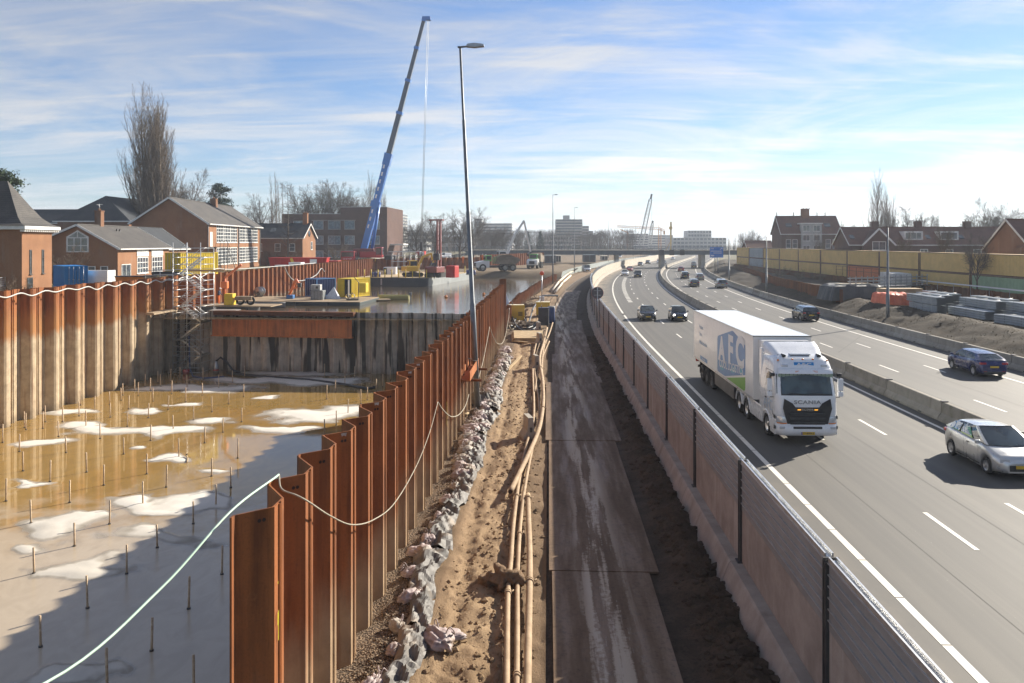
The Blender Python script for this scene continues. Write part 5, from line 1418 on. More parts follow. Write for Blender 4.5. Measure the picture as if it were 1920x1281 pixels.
def needle_tree(name, label, px, top, Y, zb, width, mat, kind='cone', n=900, seed=1):
    X, z = atY(px, top, Y); H = z - zb; rng = random.Random(seed)
    t = thing(name, label, 'tree', (X, Y, zb - .2)); tr = MB(); tr.tube([(0, 0, 0), (.1, 0, H*.5), (0, .05, H*.97)], [H*.018 + .06, H*.012, .02], 6)
    c = MB()
    if kind == 'cone':
        layers = 22
        for i in range(layers):
            f = i / layers; zc = H * (.12 + .86*f); R = width/2 * (1 - f)**.8 + .1
            for k in range(int(7 + 10*(1 - f))):
                a = rng.random() * 2*PI; rr = R * rng.uniform(.55, 1.1)
                tr.tube([(0, 0, zc), (math.cos(a)*rr, math.sin(a)*rr, zc - rr*.18)], [.03, .012], 3, False)
                for q in range(8):
                    u = rng.uniform(.25, 1.05); p = Vector((math.cos(a)*rr*u, math.sin(a)*rr*u, zc - rr*.18*u)) + rdir(rng)*.16
                    e1, e2 = rdir(rng)*rng.uniform(.18, .42), rdir(rng)*rng.uniform(.1, .22); c.add([p - e1, p + e2, p + e1, p - e2], [(0, 1, 2, 3)])
    else:
        for i in range(44):
            a = rng.random()*2*PI; f = rng.uniform(.45, 1.0)**.8; R = width/2 * rng.uniform(.3, 1.0) * (math.sqrt(max(0, 1 - f*f))*.95 + .12); zc = H*f - .3
            end = Vector((math.cos(a)*R, math.sin(a)*R, zc + R*.22)); tr.tube([(0, 0, zc - R*.25), end*.6 + Vector((0, 0, (zc)*.38)), end], [.09, .06, .02], 4, False)
            for q in range(n // 44):
                cen = end * (1 - .35*rng.random()**2) if q % 3 else end
                p = Vector((cen.x, cen.y, zc + R*.22)) + Vector((rng.gauss(0, .55), rng.gauss(0, .55), rng.gauss(0, .28)))
                e1, e2 = rdir(rng)*rng.uniform(.12, .32), rdir(rng)*rng.uniform(.08, .18); c.add([p - e1, p + e2, p + e1, p - e2], [(0, 1, 2, 3)])
    ob('trunk', tr, BARK, t); ob('crown', c, mat, t); return t
LZ, RZ_ = 2.9, 1.6
tree('pop1', 'huge multi-stemmed bare poplar towering over the school block roof', 292, 146, 178, LZ, 'poplar_tree', 1.08, 0.4)
tree('br1', 'thin bare tree right of the huge poplar, above the school roof', 352, 308, 185, LZ, wide=.7)
needle_tree('pine_tree', 'dark green pine at the left edge behind the tower roof', 2, 316, 105, LZ, 8.0, PINE, 'pine', 5200, 4)
needle_tree('cedar_tree', 'dark round evergreen just above the school block roof', 413, 343, 195, LZ, 8.2, FIRM, 'pine', 5200, 6)
tree('larch', 'slender bare conifer in front of the dark gabled house', 540, 338, 176, LZ, 'larch_tree', .8)
for k, (px, top, Y, kind, w, lab) in enumerate([
    (487, 360, 255, 'br2', .9, 'bare tree above the ridge right of the school block'), (513, 318, 245, 'pop3', .85, 'taller slim poplar of the pair above the dark house'),
    (529, 330, 250, 'pop3', .6, 'shorter slim poplar of the pair above the dark house'), (566, 338, 285, 'br1', .9, 'first of the bare row behind the office, next to the poplars'),
    (592, 334, 290, 'br2', .85, 'second of the bare row behind the office'), (620, 333, 290, 'br1', .85, 'third of the bare row behind the office'),
    (646, 336, 292, 'br2', .9, 'fourth of the bare row behind the office'), (668, 344, 288, 'br1', .95, 'last of the bare row, left of the crane boom'),
    (701, 316, 275, 'pop2', .9, 'tall poplar right behind the crane boom'), (721, 348, 270, 'pop2', .9, 'poplar at the right end of the office roof'),
    (752, 402, 300, 'rd2', .9, 'bare tree in front of the far apartment tower'),
    (782, 396, 290, 'rd1', 1.05, 'round bare tree left of the load line'), (815, 393, 295, 'rd2', 1.1, 'round bare tree above the red drill mast'),
    (862, 389, 290, 'rd1', 1.0, 'round bare tree left of the near lamp post'), (888, 385, 295, 'br2', 1.0, 'tall bare tree directly behind the near lamp post'),
    (920, 418, 340, 'rd2', 1.1, 'low bare tree right of the near lamp post'), (942, 416, 345, 'rd1', 1.1, 'bare tree behind the white excavator arm'), (968, 423, 350, 'rd2', 1.1, 'bare tree right of the white excavator arm'), (905, 428, 330, 'rd1', 1.2, 'low bare crown beside the lamp post foot')]):
    tree(kind, lab, px, top, Y, LZ if px < 740 else 1.8, 'poplar_tree' if 'pop' in kind else 'bare_tree', w)
needle_tree('fir_tree', 'small dark fir left of the second lamp post', 990, 433, 380, 1.5, 8, FIRM, 'cone', 0, 3)
needle_tree('fir_tree', 'small dark fir touching the second lamp post', 1013, 431, 385, 1.5, 7, FIRM, 'cone', 0, 5)
for k, (px, top, Y, kind, w, lab) in enumerate([
    (1649, 312, 225, 'pop2', 1.1, 'tall bare poplar above the terraced houses'), (1668, 340, 228, 'pop2', .9, 'shorter half of the poplar clump above the terraced houses'),
    (1702, 380, 226, 'br1', 1.0, 'bare tree right of the poplar clump'), (1742, 392, 215, 'br2', .8, 'thin bare tree in the gap above the roof ridge'),
    (1590, 408, 245, 'rd1', 1.0, 'low bare tree between brick block and poplars'), (1618, 414, 240, 'rd2', 1.1, 'low bare crown at the foot of the poplars'),
    (1812, 400, 185, 'rd1', .9, 'bare tree left of the dense group near the right edge'), (1838, 386, 182, 'br2', .9, 'leftmost tall tree of the dense group at right'), (1862, 366, 180, 'br1', .85, 'tallest tree of the dense group at right'), (1893, 378, 178, 'br2', .9, 'bare tree over the corner house roof'),
    (1912, 405, 150, 'rd2', .9, 'bare tree at the right edge behind the corner house'),
    (1770, 398, 120, 'br1', .55, 'pale young tree in front of the terraced houses'), (1832, 430, 100, 'br2', .7, 'pale twiggy tree in front of the corner house'),
    (1697, 425, 135, 'br1', .6, 'small bare tree in front of the white dormers'), (1603, 425, 170, 'br2', .7, 'small bare tree at the left end of the terraced houses'),
    (1536, 434, 190, 'br1', .6, 'pollarded tree before the grey bay of the brick block'),
    (1417, 424, 330, 'rd1', 1.0, 'bare tree left of the brick block'), (1398, 432, 340, 'rd2', 1.1, 'bare tree above the far end of the containers')]):
    tree(kind, lab, px, top, Y, RZ_, 'poplar_tree' if 'pop' in kind else 'bare_tree', w)
for k in range(7):
    tree('pop3', ['distant slim poplar in a hazy row, nearest the road sign', 'second distant poplar in the hazy row', 'third distant poplar in the hazy row', 'fourth distant poplar in the hazy row', 'fifth distant poplar in the hazy row', 'sixth distant poplar in the hazy row', 'last distant poplar in the hazy row, by the brick block'][k], 1368 + k*8.5, 436 - k*1.6, 560 - k*18, 0, 'poplar_tree', 1.0)
tree('bush', 'wide brown leafless shrub against the gable of the low house', 112, 446, 98, LZ, 'bare_shrub', 1.0, group='leafless shrubs', cat='shrub')
tree('bush', 'round leafless shrub in front of the office windows', 628, 448, 235, LZ, 'bare_shrub', 1.3, group='leafless shrubs', cat='shrub')
tree('bush', 'leafless shrub below the dark gabled house', 505, 452, 180, LZ, 'bare_shrub', 1.0, group='leafless shrubs', cat='shrub')
tree('bush', 'leafless shrub at the foot of the lit orange gable', 552, 462, 179, LZ, 'bare_shrub', 1.0, group='leafless shrubs', cat='shrub')
tree('bush', 'dark shrub behind the fence under the brick tower', 28, 505, 68, LZ, 'bare_shrub', 1.1, group='leafless shrubs', cat='shrub')
for k, (px, top, Y) in enumerate([(1400, 490, 195), (1425, 492, 180), (1462, 495, 168), (1500, 500, 158), (1535, 504, 150), (1385, 488, 205)]):
    tree('bush', ['leafless brush hanging below the containers, third from the far end', 'leafless brush below the containers behind the second light pole', 'leafless brush on the dark piling right of the second light pole', 'leafless brush in the middle of the dark piling', 'leafless brush nearest the steel gangway', 'leafless brush farthest along the container wall'][k], px, top, Y, 1.2, 'bare_shrub', 1.6, group='brush along the container wall', cat='shrub')
# far wood behind everything, as one mass
def far_wood():
    rng = random.Random(2); m = MB()
    for k in range(300):
        px = rng.uniform(735, 1060) if k % 3 else rng.uniform(1060, 1190)
        Y = rng.uniform(400, 640); X, z = atY(px, rng.uniform(430, 448), Y)
        h = z - 0; s = rng.uniform(.8, 1.3)
        for q in range(90):
            a = rng.gauss(0, 2.6)*s; b = rng.gauss(0, 2.6)*s; c_ = h * (1 - rng.random()**2 * .9)
            m.add([(X + a, Y + b, c_ - 1.2), (X + a + .12, Y + b, c_ - 1.2), (X + a + rng.gauss(0, .7) , Y + b, c_ + .9)], [(0, 1, 2)])
        m.tube([(X, Y, 0), (X + rng.gauss(0, .4), Y, h*.8)], [.25, .08], 3, False)
    return tag(stuff(ob('far_wood', m, BARK)), 'hazy band of distant bare woodland along the horizon', 'wood')
fw = far_wood(); fw['kind'] = 'stuff'
# low hedge mass and reed bank behind the left wall
def reeds():
    rng = random.Random(5); m = MB()
    for k in range(9000):
        px = rng.uniform(700, 832); Y = rng.uniform(214, 226)
        X, _ = atY(px, 460, Y); zt = 2.9 + 2.9 * sm(690, 745, px) * (1 - .35*sm(790, 835, px)) * (.75 + .25*math.sin(px*.09)) * rng.uniform(.7, 1.05)
        z0 = rng.uniform(2.6, zt*.8); a = rng.uniform(0, PI)
        m.add([(X, Y, z0), (X + .16*math.cos(a), Y + .16*math.sin(a), z0), (X + rng.gauss(0, .12), Y, min(zt, z0 + 1.5))], [(0, 1, 2)])
    o = ob('reed_bank', m, simple('dry_reeds', (.36, .27, .15), (.24, .18, .10), .8, .9, 0, .1)); o['kind'] = 'stuff'; tag(o, 'pale dry reed covered mound behind the far basin wall', 'reeds'); o['kind'] = 'stuff'
    q = MB(); rows = []
    for i in range(25):
        px = 690 + i * 6.2; h = 2.9 * sm(690, 745, px) * (1 - .35*sm(790, 835, px)) * (.75 + .25*math.sin(px*.09))
        row = []
        for Y, k in ((211, 0), (216, .7), (220, .93), (226, .8), (232, 0)):
            X, _ = atY(px, 460, Y); row.append((X, Y, 2.85 + h*k*.92 + fb(px, Y, .3)*.3))
        rows.append(row)
    q.grid(rows); s_ = structure(ob('reed_mound', q, simple('mound_earth', (.27, .20, .115), (.19, .14, .085), .7, .9)))
reeds()
# ------------------------------------------------------------------ shipping containers
def corr(mb, a, b, z0, z1, fixed, axis, out, pitch=.28, dep=.04):
    """corrugated sheet from a to b along x or y, standing at fixed"""
    n = max(2, int((b - a) / pitch)); p = (b - a) / n; pr = []
    for i in range(n):
        u = a + i*p; pr += [(u, 0), (u + p*.30, 0), (u + p*.45, -dep), (u + p*.85, -dep)]
    pr.append((b, 0))
    rows = [[((u, fixed + out*d, z) if axis == 'x' else (fixed + out*d, u, z)) for u, d in pr] for z in (z0, z1)]
    mb.grid(rows, False)
def m_cont(name, c, wear=.35):
    t = NT(name); a = t.noise(.8, 6, .65); r = t.noise(3.0, 6, .7); s = t.noise(1.4, 5, .6, stretch=(1, 1, .15))
    col = t.mix(t.rng(a, .3, .7), c, tuple(x * .82 for x in c))
    col = t.mix(t.rng(s, .55, .8, 0, .45), col, tuple(x * .6 + .02 for x in c))
    col = t.mix(t.rng(r, .66, .74, 0, wear*2), col, (.12, .055, .03))
    return t.set(col, .55, spec=.35)
def container(name, label, mat, L=6.06, W=2.44, H=2.59, loc=(0, 0, 0), rz=0, group=None, doors=True, frame=None, cat='container'):
    """x across, y along; doors at -y end"""
    t = thing(name, label, cat, loc, rz, group); fm = frame or mat
    s = MB(); corr(s, .08, L - .08, .14, H - .10, W/2 - .03, 'y', 1); corr(s, .08, L - .08, .14, H - .10, -W/2 + .03, 'y', -1); ob('side_panel', s, mat, t)
    e = MB(); corr(e, -W/2 + .08, W/2 - .08, .14, H - .10, L - .03, 'x', 1)
    ob('end_panel', e, mat, t)
    r = MB(); r.box(-W/2 + .04, W/2 - .04, .04, L - .04, H - .06, H - .02); r.box(-W/2 + .04, W/2 - .04, .04, L - .04, .08, .13)
    ob('roof', r, mat, t)
    f = MB()
    for x in (-W/2, W/2):
        for y in (0, L):
            f.box(min(x, x - math.copysign(.12, x)), max(x, x - math.copysign(.12, x)), min(y, y + (.12 if y == 0 else -.12)), max(y, y + (.12 if y == 0 else -.12)), 0, H)
        a, b = min(x, x - math.copysign(.07, x)), max(x, x - math.copysign(.07, x))
        f.box(a, b, .12, L - .12, 0, .14); f.box(a, b, .12, L - .12, H - .10, H)
    for y in (0, L - .1): f.box(-W/2 + .12, W/2 - .12, y, y + .1, 0, .12); f.box(-W/2 + .12, W/2 - .12, y, y + .1, H - .11, H)
    ob('frame', f, fm, t)
    if doors:
        for sx in (-1, 1):
            a, b = sorted((sx*.02, sx*(W/2 - .13))); d = MB(); d.box(a, b, .02, .06, .13, H - .12)
            for z in (.45, 1.05, 1.65): d.box(a + .08, b - .08, .0, .02, z, z + .34)
            do = ob('door', d, mat, t)
            k = MB()
            for q in (.3, .75): k.tube([(sx*q, -.03, .08), (sx*q, -.03, H - .08)], .022, 6); k.box(sx*q - .09, sx*q + .09, -.05, -.02, 1.0, 1.05)
            ob('lock_bar', k, STEEL_G, do)
    return t
YEL = m_cont('yellow_container', (.68, .47, .16)); YEL2 = m_cont('bright_yellow_container', (.66, .48, .02), .1); ORG = m_cont('orange_container', (.66, .21, .08)); GRN = m_cont('green_container', (.30, .44, .26))
GBL = m_cont('grey_blue_container', (.36, .40, .42)); BLU = m_cont('blue_container', (.02, .19, .50), .1); NBL = m_cont('navy_container', (.02, .04, .14), .2); LBL = m_cont('light_blue_container', (.10, .25, .48), .15); WHC = m_cont('white_container', (.66, .66, .64), .15); RDC = m_cont('red_skip', (.50, .02, .015), .15)
RSTF = simple('rusty_frame', (.16, .085, .05), (.11, .06, .04), 2, .85)
# two-high wall of long containers above the far bank
proto = {}
def wall_box(mat, k, row, label, L=13.7):
    key = (mat.name, L)
    if key not in proto:
        proto[key] = container('long_container', label, mat, L, 2.44, 2.60, (54.3, 62 + k*14.0, 1.6 + row*2.63), 0, 'stacked container wall', False, RSTF); return proto[key]
    return dup(proto[key], (54.3 + RND.uniform(-.03, .03), 62 + k*14.0, 1.6 + row*2.63), 0, label)
for k in range(12):
    pos = ['beyond the picture edge', 'at the right edge', 'second from the right', 'third from the right', 'left of the tall light pole', 'above the steel gangway', 'right of the brick block', 'in front of the grey bay', 'left under the brick block', 'behind the second light pole', 'left of the second light pole', 'at the far end'][k]
    for row in (0, 1):
        mt = YEL; c = 'yellow'
        if row == 0 and k == 2: mt, c = GRN, 'pale green'
        if row == 0 and k == 5: mt, c = ORG, 'orange red'
        if k == 10: mt, c = GBL, 'grey blue'
        wall_box(mt, k, row, f'{c} container in the {"upper" if row else "lower"} row of the wall, {pos}')
# white site container in front of the wall
container('site_container', 'white container with doors in front of the yellow wall', WHC, 6.06, 2.44, 2.59, (49.2, 114.5, 1.3), -.12)
# left bank
container('site_container', 'blue container with bright blue doors above the muddy pit wall', BLU, 6.06, 2.44, 2.59, (*at(143, 541, 2.9), 2.9), .75)
container('site_container', 'bright yellow container behind the scaffold stair', YEL2, 6.06, 2.44, 2.7, (-44.2, 93, 4.3), -.35)
t = thing('timber_platform', 'timber platform carrying the bright yellow container', 'platform', (-46.5, 91, 2.9))
for i in range(12): m = MB(); m.box(-.5, 5.0, i*.8 - .4, i*.8 + .36, 1.2, 1.38); ob('plank', m, simple('platform_plank', (.36, .27, .17), (.26, .19, .12), 1.5, .85), t)
m = MB(); m.box(0, .4, 0, 8, 0, 1.19); m.box(4, 4.4, 0, 8, 0, 1.19); ob('bearer', m, STEEL_D, t)
t = thing('white_cabin', 'low white site cabin with orange print right of the blue container', 'cabin', (-54.0, 92.5, 2.9), .1)
m = MB(); m.bbox(-2.1, 2.1, 0, 2.2, 0, 2.0, .05); c_ = ob('cabin_body', m, WHITE_P, t)
OPR = simple('orange_print', (.7, .18, .03), (.6, .15, .03), 3, .5, 0, 0)
for i in range(7): q = MB(); q.box(-1.9 + i*.22, -1.9 + i*.22 + .15, -.008, -.002, .62 + .05*(i % 3), .95 + .04*(i % 2)); ob('print_mark', q, OPR, c_)
for x, z in ((-1.3, 1.35), (-.45, 1.35)): q = MB(); q.lathe([(.17, -.003), (.15, -.008), (.10, -.008)], 12, 'y', (x, 0, z)); ob('print_mark', q, GREYW, c_)
t = thing('orange_tray', 'orange steel tray beside the white cabin on the left bank', 'skip', (-47.6, 90.5, 2.9), .1)
m = MB(); m.prism([(-1.9, 0), (1.9, 0), (2.1, 1.35), (-2.1, 1.35)], 0, 1.6, 'y'); ob('tray', m, ORG2 if False else m_cont('orange_tray', (.70, .22, .02), .1), t); q = MB(); q.box(-2.15, 2.15, -.05, 1.65, 1.352, 1.45); ob('rim', q, STEEL_D, t)
t = thing('fuel_tank', 'black and yellow chequered tank in front of the low brick house', 'tank', (-44.6, 92, 2.9), .1)
m = MB(); m.bbox(-1.6, 1.6, 0, 1.4, .15, 1.9, .12); b_ = ob('tank_body', m, BLACK, t)
YP2 = simple('safety_yellow', (.72, .50, .02), (.62, .42, .02), 3, .5)
for i in range(6):
    q = MB(); q.box(-1.5 + i*.52, -1.25 + i*.52, -.012, -.002, .5 + .5*(i % 2), .95 + .5*(i % 2)); ob('yellow_patch', q, YP2, b_)
m = MB(); m.box(-1.5, -1.3, .1, 1.3, 0, .2); m.box(1.3, 1.5, .1, 1.3, 0, .2); ob('skid', m, YP2, t)
t = thing('camera_mast', 'thin mast with four flood lamps above the low brick house', 'mast', (*at(266, 520, 2.9), 2.9)); X_, z_ = atY(266, 455, t.location.y)
m = MB(); m.tube([(0, 0, 0), (0, 0, 5.2)], .07, 6); m.obox((-.9, 0, 4.9), (.9, 0, 4.9), .08, .08); ob('pole', m, STEEL_G, t)
for x in (-.85, -.75, .7, .9): q = MB(); q.bbox(x - .16, x + .16, -.2, .12, 4.6 if abs(x) < .8 else 5.0, 4.85 if abs(x) < .8 else 5.3, .04); ob('flood_lamp', q, WHITE_P if abs(x) > .8 else BLACK, t)
# red skip and white boxes on the far left bank
def box_thing(name, label, cat, px0, px1, py0, py1, Y, depth, mat, extra=None, bev=.06):
    x0, z1 = atY(px0, py0, Y); x1, z0 = atY(px1, py1, Y); t = thing(name, label, cat, ((x0+x1)/2, Y, z0)); w = (x1 - x0)/2
    m = MB(); m.bbox(-w, w, 0, depth, 0, z1 - z0, bev); ob('case', m, mat, t)
    for b in (extra or []):
        q = MB(); q.box(-w + 2*w*b[0], -w + 2*w*b[1], -.03, -.005, (z1 - z0)*b[2], (z1 - z0)*b[3]); ob(b[5] if len(b) > 5 else 'panel', q, b[4], t)
    return t
t = thing('red_skip', 'long red skip with white sign panel beyond the rusty basin wall', 'skip', (-47.5, 152, 2.9), .05)
m = MB(); m.prism([(-5.5, 0), (4.8, 0), (5.2, 2.3), (-5.9, 2.3)], 0, 2.4, 'y'); sk = ob('bin', m, RDC, t)
for i in range(9): q = MB(); q.box(-5 + i*1.15, -4.85 + i*1.15, -.09, -.003, .1, 2.2); ob('rib', q, RDC, sk)
q = MB(); q.box(2.0, 3.3, -.12, -.1, .6, 2.1); ob('sign_panel', q, WHITE_P, sk); q = MB(); q.obox((-1.6, -.15, 2.3), (-.7, -.2, .1), .5, .06, (0, -1, 0)); ob('yellow_chute', q, YP2, sk)
q = MB(); q.box(-6.0, 5.3, -.1, 2.5, 2.302, 2.42); ob('rim', q, RDC, sk)
box_thing('white_tank', 'white rectangular tank left of the red skip, farther left of two', 'tank', 515, 541, 497, 508, 146, 2.4, WHITE_P)
box_thing('white_tank', 'taller white tank next to the red skip', 'tank', 541, 564, 492, 506, 147, 2.4, WHITE_P, [(.45, .7, .2, .5, GREYW)])
box_thing('red_counterweight', 'red crane counterweight parts between skip and crane', 'counterweight', 612, 634, 489, 502, 178, 3, RDC, [(.1, .4, .1, .6, STEEL_D), (.6, .9, .3, .9, REDP)])
# ------------------------------------------------------------------ lamp posts
LAMPG = simple('lamp_post_steel', (.20, .21, .22), (.15, .16, .165), 3, .5, .5, .05)
def lamp_post(label, X, Y, z0, H, lean=0.0, arm=.95, steps=True, group='motorway lamp posts', r=.11):
    t = thing('lamp_post', label, 'lamp post', (X, Y, z0), 0, group)
    m = MB(); pts = []; rs = []
    for f, q in ((0, r*1.25), (.30, r*1.22), (.302, r*1.0), (.55, r*.95), (.552, r*.78), (.80, r*.72), (.802, r*.58), (1, r*.5)):
        pts.append((lean*f, 0, H*f)); rs.append(q)
    m.tube(pts, rs, 12); ob('pole', m, LAMPG, t)
    if arm:
        a = MB(); a.tube([(lean - .12, 0, H), (lean + .35, 0, H + .03)], .05, 6); ao = ob('arm', a, LAMPG, t)
        h = MB(); h.prism([(.30, -.02), (.36, .10), (.70, .14), (arm, .08), (arm + .02, -.01), (.70, -.06)], -.17, .17, 'y'); h.v = [(x + lean, y, z + H + .03) for x, y, z in h.v]; ob('lamp_head', h, STEEL_G, t)
    return t
lamp_post('tall grey lamp post leaning slightly left against the rusty pile wall', -3.42, 39.0, -.1, 17.8, -.86, 1.15)
lamp_post('lamp post on the works edge at the far end of the water, second from here', *rp(161, -3.9)[:2], 0, 17.7)
lamp_post('third lamp post from here, left of the bridge middle', *atY(1077, 455, 221)[:1], 221, 0, 17.7)
lamp_post('fourth lamp post from here, beyond the bridge', *atY(1141, 455, 350)[:1], 350, 0, 17.7)
lamp_post('distant lamp post left of the lattice crane', *atY(1172, 455, 410)[:1], 410, 0, 17.7)
lamp_post('distant lamp post nearest the lattice crane foot', *atY(1192, 455, 430)[:1], 430, 0, 17.7)
for px, py0, py1, lab in ((1664.5, 427, 600, 'plain pale pole on the bank by the orange sheeted stack'), (1437, 444, 548, 'plain pale pole in front of the dark piling'), (1367, 448, 526, 'thin pale pole right of the blue road sign')):
    X, Y = at(px, py1, .45); _, zt = atY(px, py0, Y); lamp_post(lab, X, Y, .2, zt - .2, 0, 0, r=.14, group='plain poles on the bank')

# ------------------------------------------------------------------ road bridge across the motorway
BST = simple('bridge_steel', (.10, .125, .14), (.075, .09, .10), 1.2, .6)
def bridge():
    Y = 262.0; x0, x1 = -27.0, 66.0
    t = thing('road_bridge', 'dark steel bridge crossing the motorway in the distance', 'bridge', (x0, Y, 0), 0)
    L = x1 - x0
    m = MB(); m.box(0, L, 0, .5, 4.25, 5.55); m.box(0, L, 8.5, 9.0, 4.25, 5.55); ob('girder', m, BST, t)
    m = MB(); m.box(0, L, -.4, 9.4, 5.55, 5.8); ob('deck', m, CONC, t)
    for y in (-.35, 9.3):
        r = MB()
        for z in (6.1, 6.5, 6.98): r.box(0, L, y, y + .07, z - .04, z + .04)
        ro = ob('railing', r, BST, t)
        for i in range(39):
            p = MB(); p.box(i*2.4, i*2.4 + .10, y + .005, y + .065, 5.8, 6.99); ob('railing_post', p, BST, ro)
    for i in range(38): p = MB(); p.box(.3 + i*2.45, .55 + i*2.45, -.06, -.003, 4.3, 5.5); ob('stiffener', p, BST, t)
    for s_, o_ in ((258, 4.0), (262, 18.3), (264, 31.2)):
        x, y, th = rp(s_, o_); p = MB(); p.box(x - x0 - .6, x - x0 + .6, 1.5, 7.5, -.5, 4.25); ob('pier', p, CONC_L, t)
    for px in (1240, 1259, 1278.5):
        X, z = atY(px, 473, Y); p = MB(); p.bbox(X - x0 - .75, X - x0 + .75, -.85, -.45, 4.1, 5.9, .05); ob('lane_sign', p, BLACK, t)
bridge()
# abutment boxes and formwork below the bridge, left of the motorway
for k, (px0, px1, py0, py1, Y, mat, lab) in enumerate([(1021, 1042, 479, 493, 240, BST, 'dark formwork box under the bridge, left of two'), (1094, 1117, 478, 492, 248, BST, 'dark formwork box under the bridge beside the pale wall'), (1042, 1052, 479, 492, 243, CONC_L, 'pale concrete pier block under the bridge'), (1128, 1140, 480, 488, 300, CONC_L, 'small pale hut behind the pale wall')]):
    box_thing('formwork_box', lab, 'formwork', px0, px1, py0, py1, Y, 8, mat, [(.1, .45, .1, .9, STEEL_D), (.55, .9, .1, .9, STEEL_D)])

# ------------------------------------------------------------------ signs
SIGNB = simple('sign_blue', (.02, .17, .55), (.025, .18, .58), 1, .4, 0, 0)
SIGNW = simple('sign_white', (.75, .76, .78), (.7, .7, .72), 2, .4, 0, 0)
X, Y = at(1343, 512, 0.1); x0, zt = atY(1331, 463.3, Y); x1, zb = atY(1356, 483.2, Y)
t = thing('road_sign', 'blue motorway direction sign on two posts beyond the far verge', 'sign', (X, Y, 0))
m = MB(); m.tube([(-.35, .12, 0), (-.35, .12, zt)], .12, 8); m.tube([(.45, .12, 0), (.45, .12, zb + .5)], .12, 8); ob('post', m, STEEL_G, t)
w, h = x1 - x0, zt - zb
m = MB(); m.bbox(x0 - X, x1 - X, -.06, 0, zb, zt, .02); sg = ob('sign_panel', m, SIGNB, t)
def sgn_bar(a, b, c, d, mat=SIGNW):
    q = MB(); q.box(x0 - X + w*a, x0 - X + w*b, -.075, -.062, zb + h*c, zb + h*d); ob('sign_marking', q, mat, sg)
for a, b in ((.08, .12), (.14, .19), (.22, .28)): sgn_bar(a, b, .80, .90)
rr_ = random.Random(3); a = .06
while a < .84: wd = rr_.uniform(.02, .045); sgn_bar(a, a + wd, .57, .65); a += wd + .014
a = .28
while a < .86: wd = rr_.uniform(.02, .045); sgn_bar(a, a + wd, .39, .47); a += wd + .014
q = MB(); q.lathe([(.5, 0), (.48, .012), (.001, .014)], 16, 'y'); q.v = [(x_*1.0 + x0 - X + w*.2, -.062 - y_, z_*.42 + zb + h*.18) for x_, y_, z_ in q.v]; ob('sign_oval', q, SIGNW, sg)
q = MB(); q.obox((x0 - X + w*.76, -.07, zb + h*.74), (x0 - X + w*.88, -.07, zb + h*.87), .012, .12, (-1, 0, 1)); q.prism([(x0 - X + w*.80, zb + h*.92), (x0 - X + w*.93, zb + h*.92), (x0 - X + w*.93, zb + h*.76)], -.076, -.062, 'y'); ob('sign_arrow', q, SIGNW, sg)
# round sign seen from behind on the sound barrier
t = thing('round_sign', 'back of a round traffic sign on a pole by the sound barrier', 'sign', (*rp(72, 4.30)[:2], 0))
m = MB(); m.lathe([(.52, 0), (.52, .03), (.001, .03)], 28, 'y', (0, 0, 3.72)); m.lathe([(.001, 0), (.52, 0)], 28, 'y', (0, 0, 3.72)); ob('disc', m, simple('sign_back', (.12, .115, .12), (.10, .095, .10), 2, .55, .3), t)
m = MB(); m.lathe([(.525, -.002), (.545, .0), (.545, .032), (.525, .034)], 28, 'y', (0, 0, 3.72)); ob('rim', m, REDP, t)
m = MB(); m.tube([(0, -.06, .4), (0, -.06, 4.2)], .045, 8); m.box(-.3, .3, -.035, -.004, 3.5, 3.54); m.box(-.3, .3, -.035, -.004, 3.9, 3.94); ob('pole', m, STEEL_G, t)

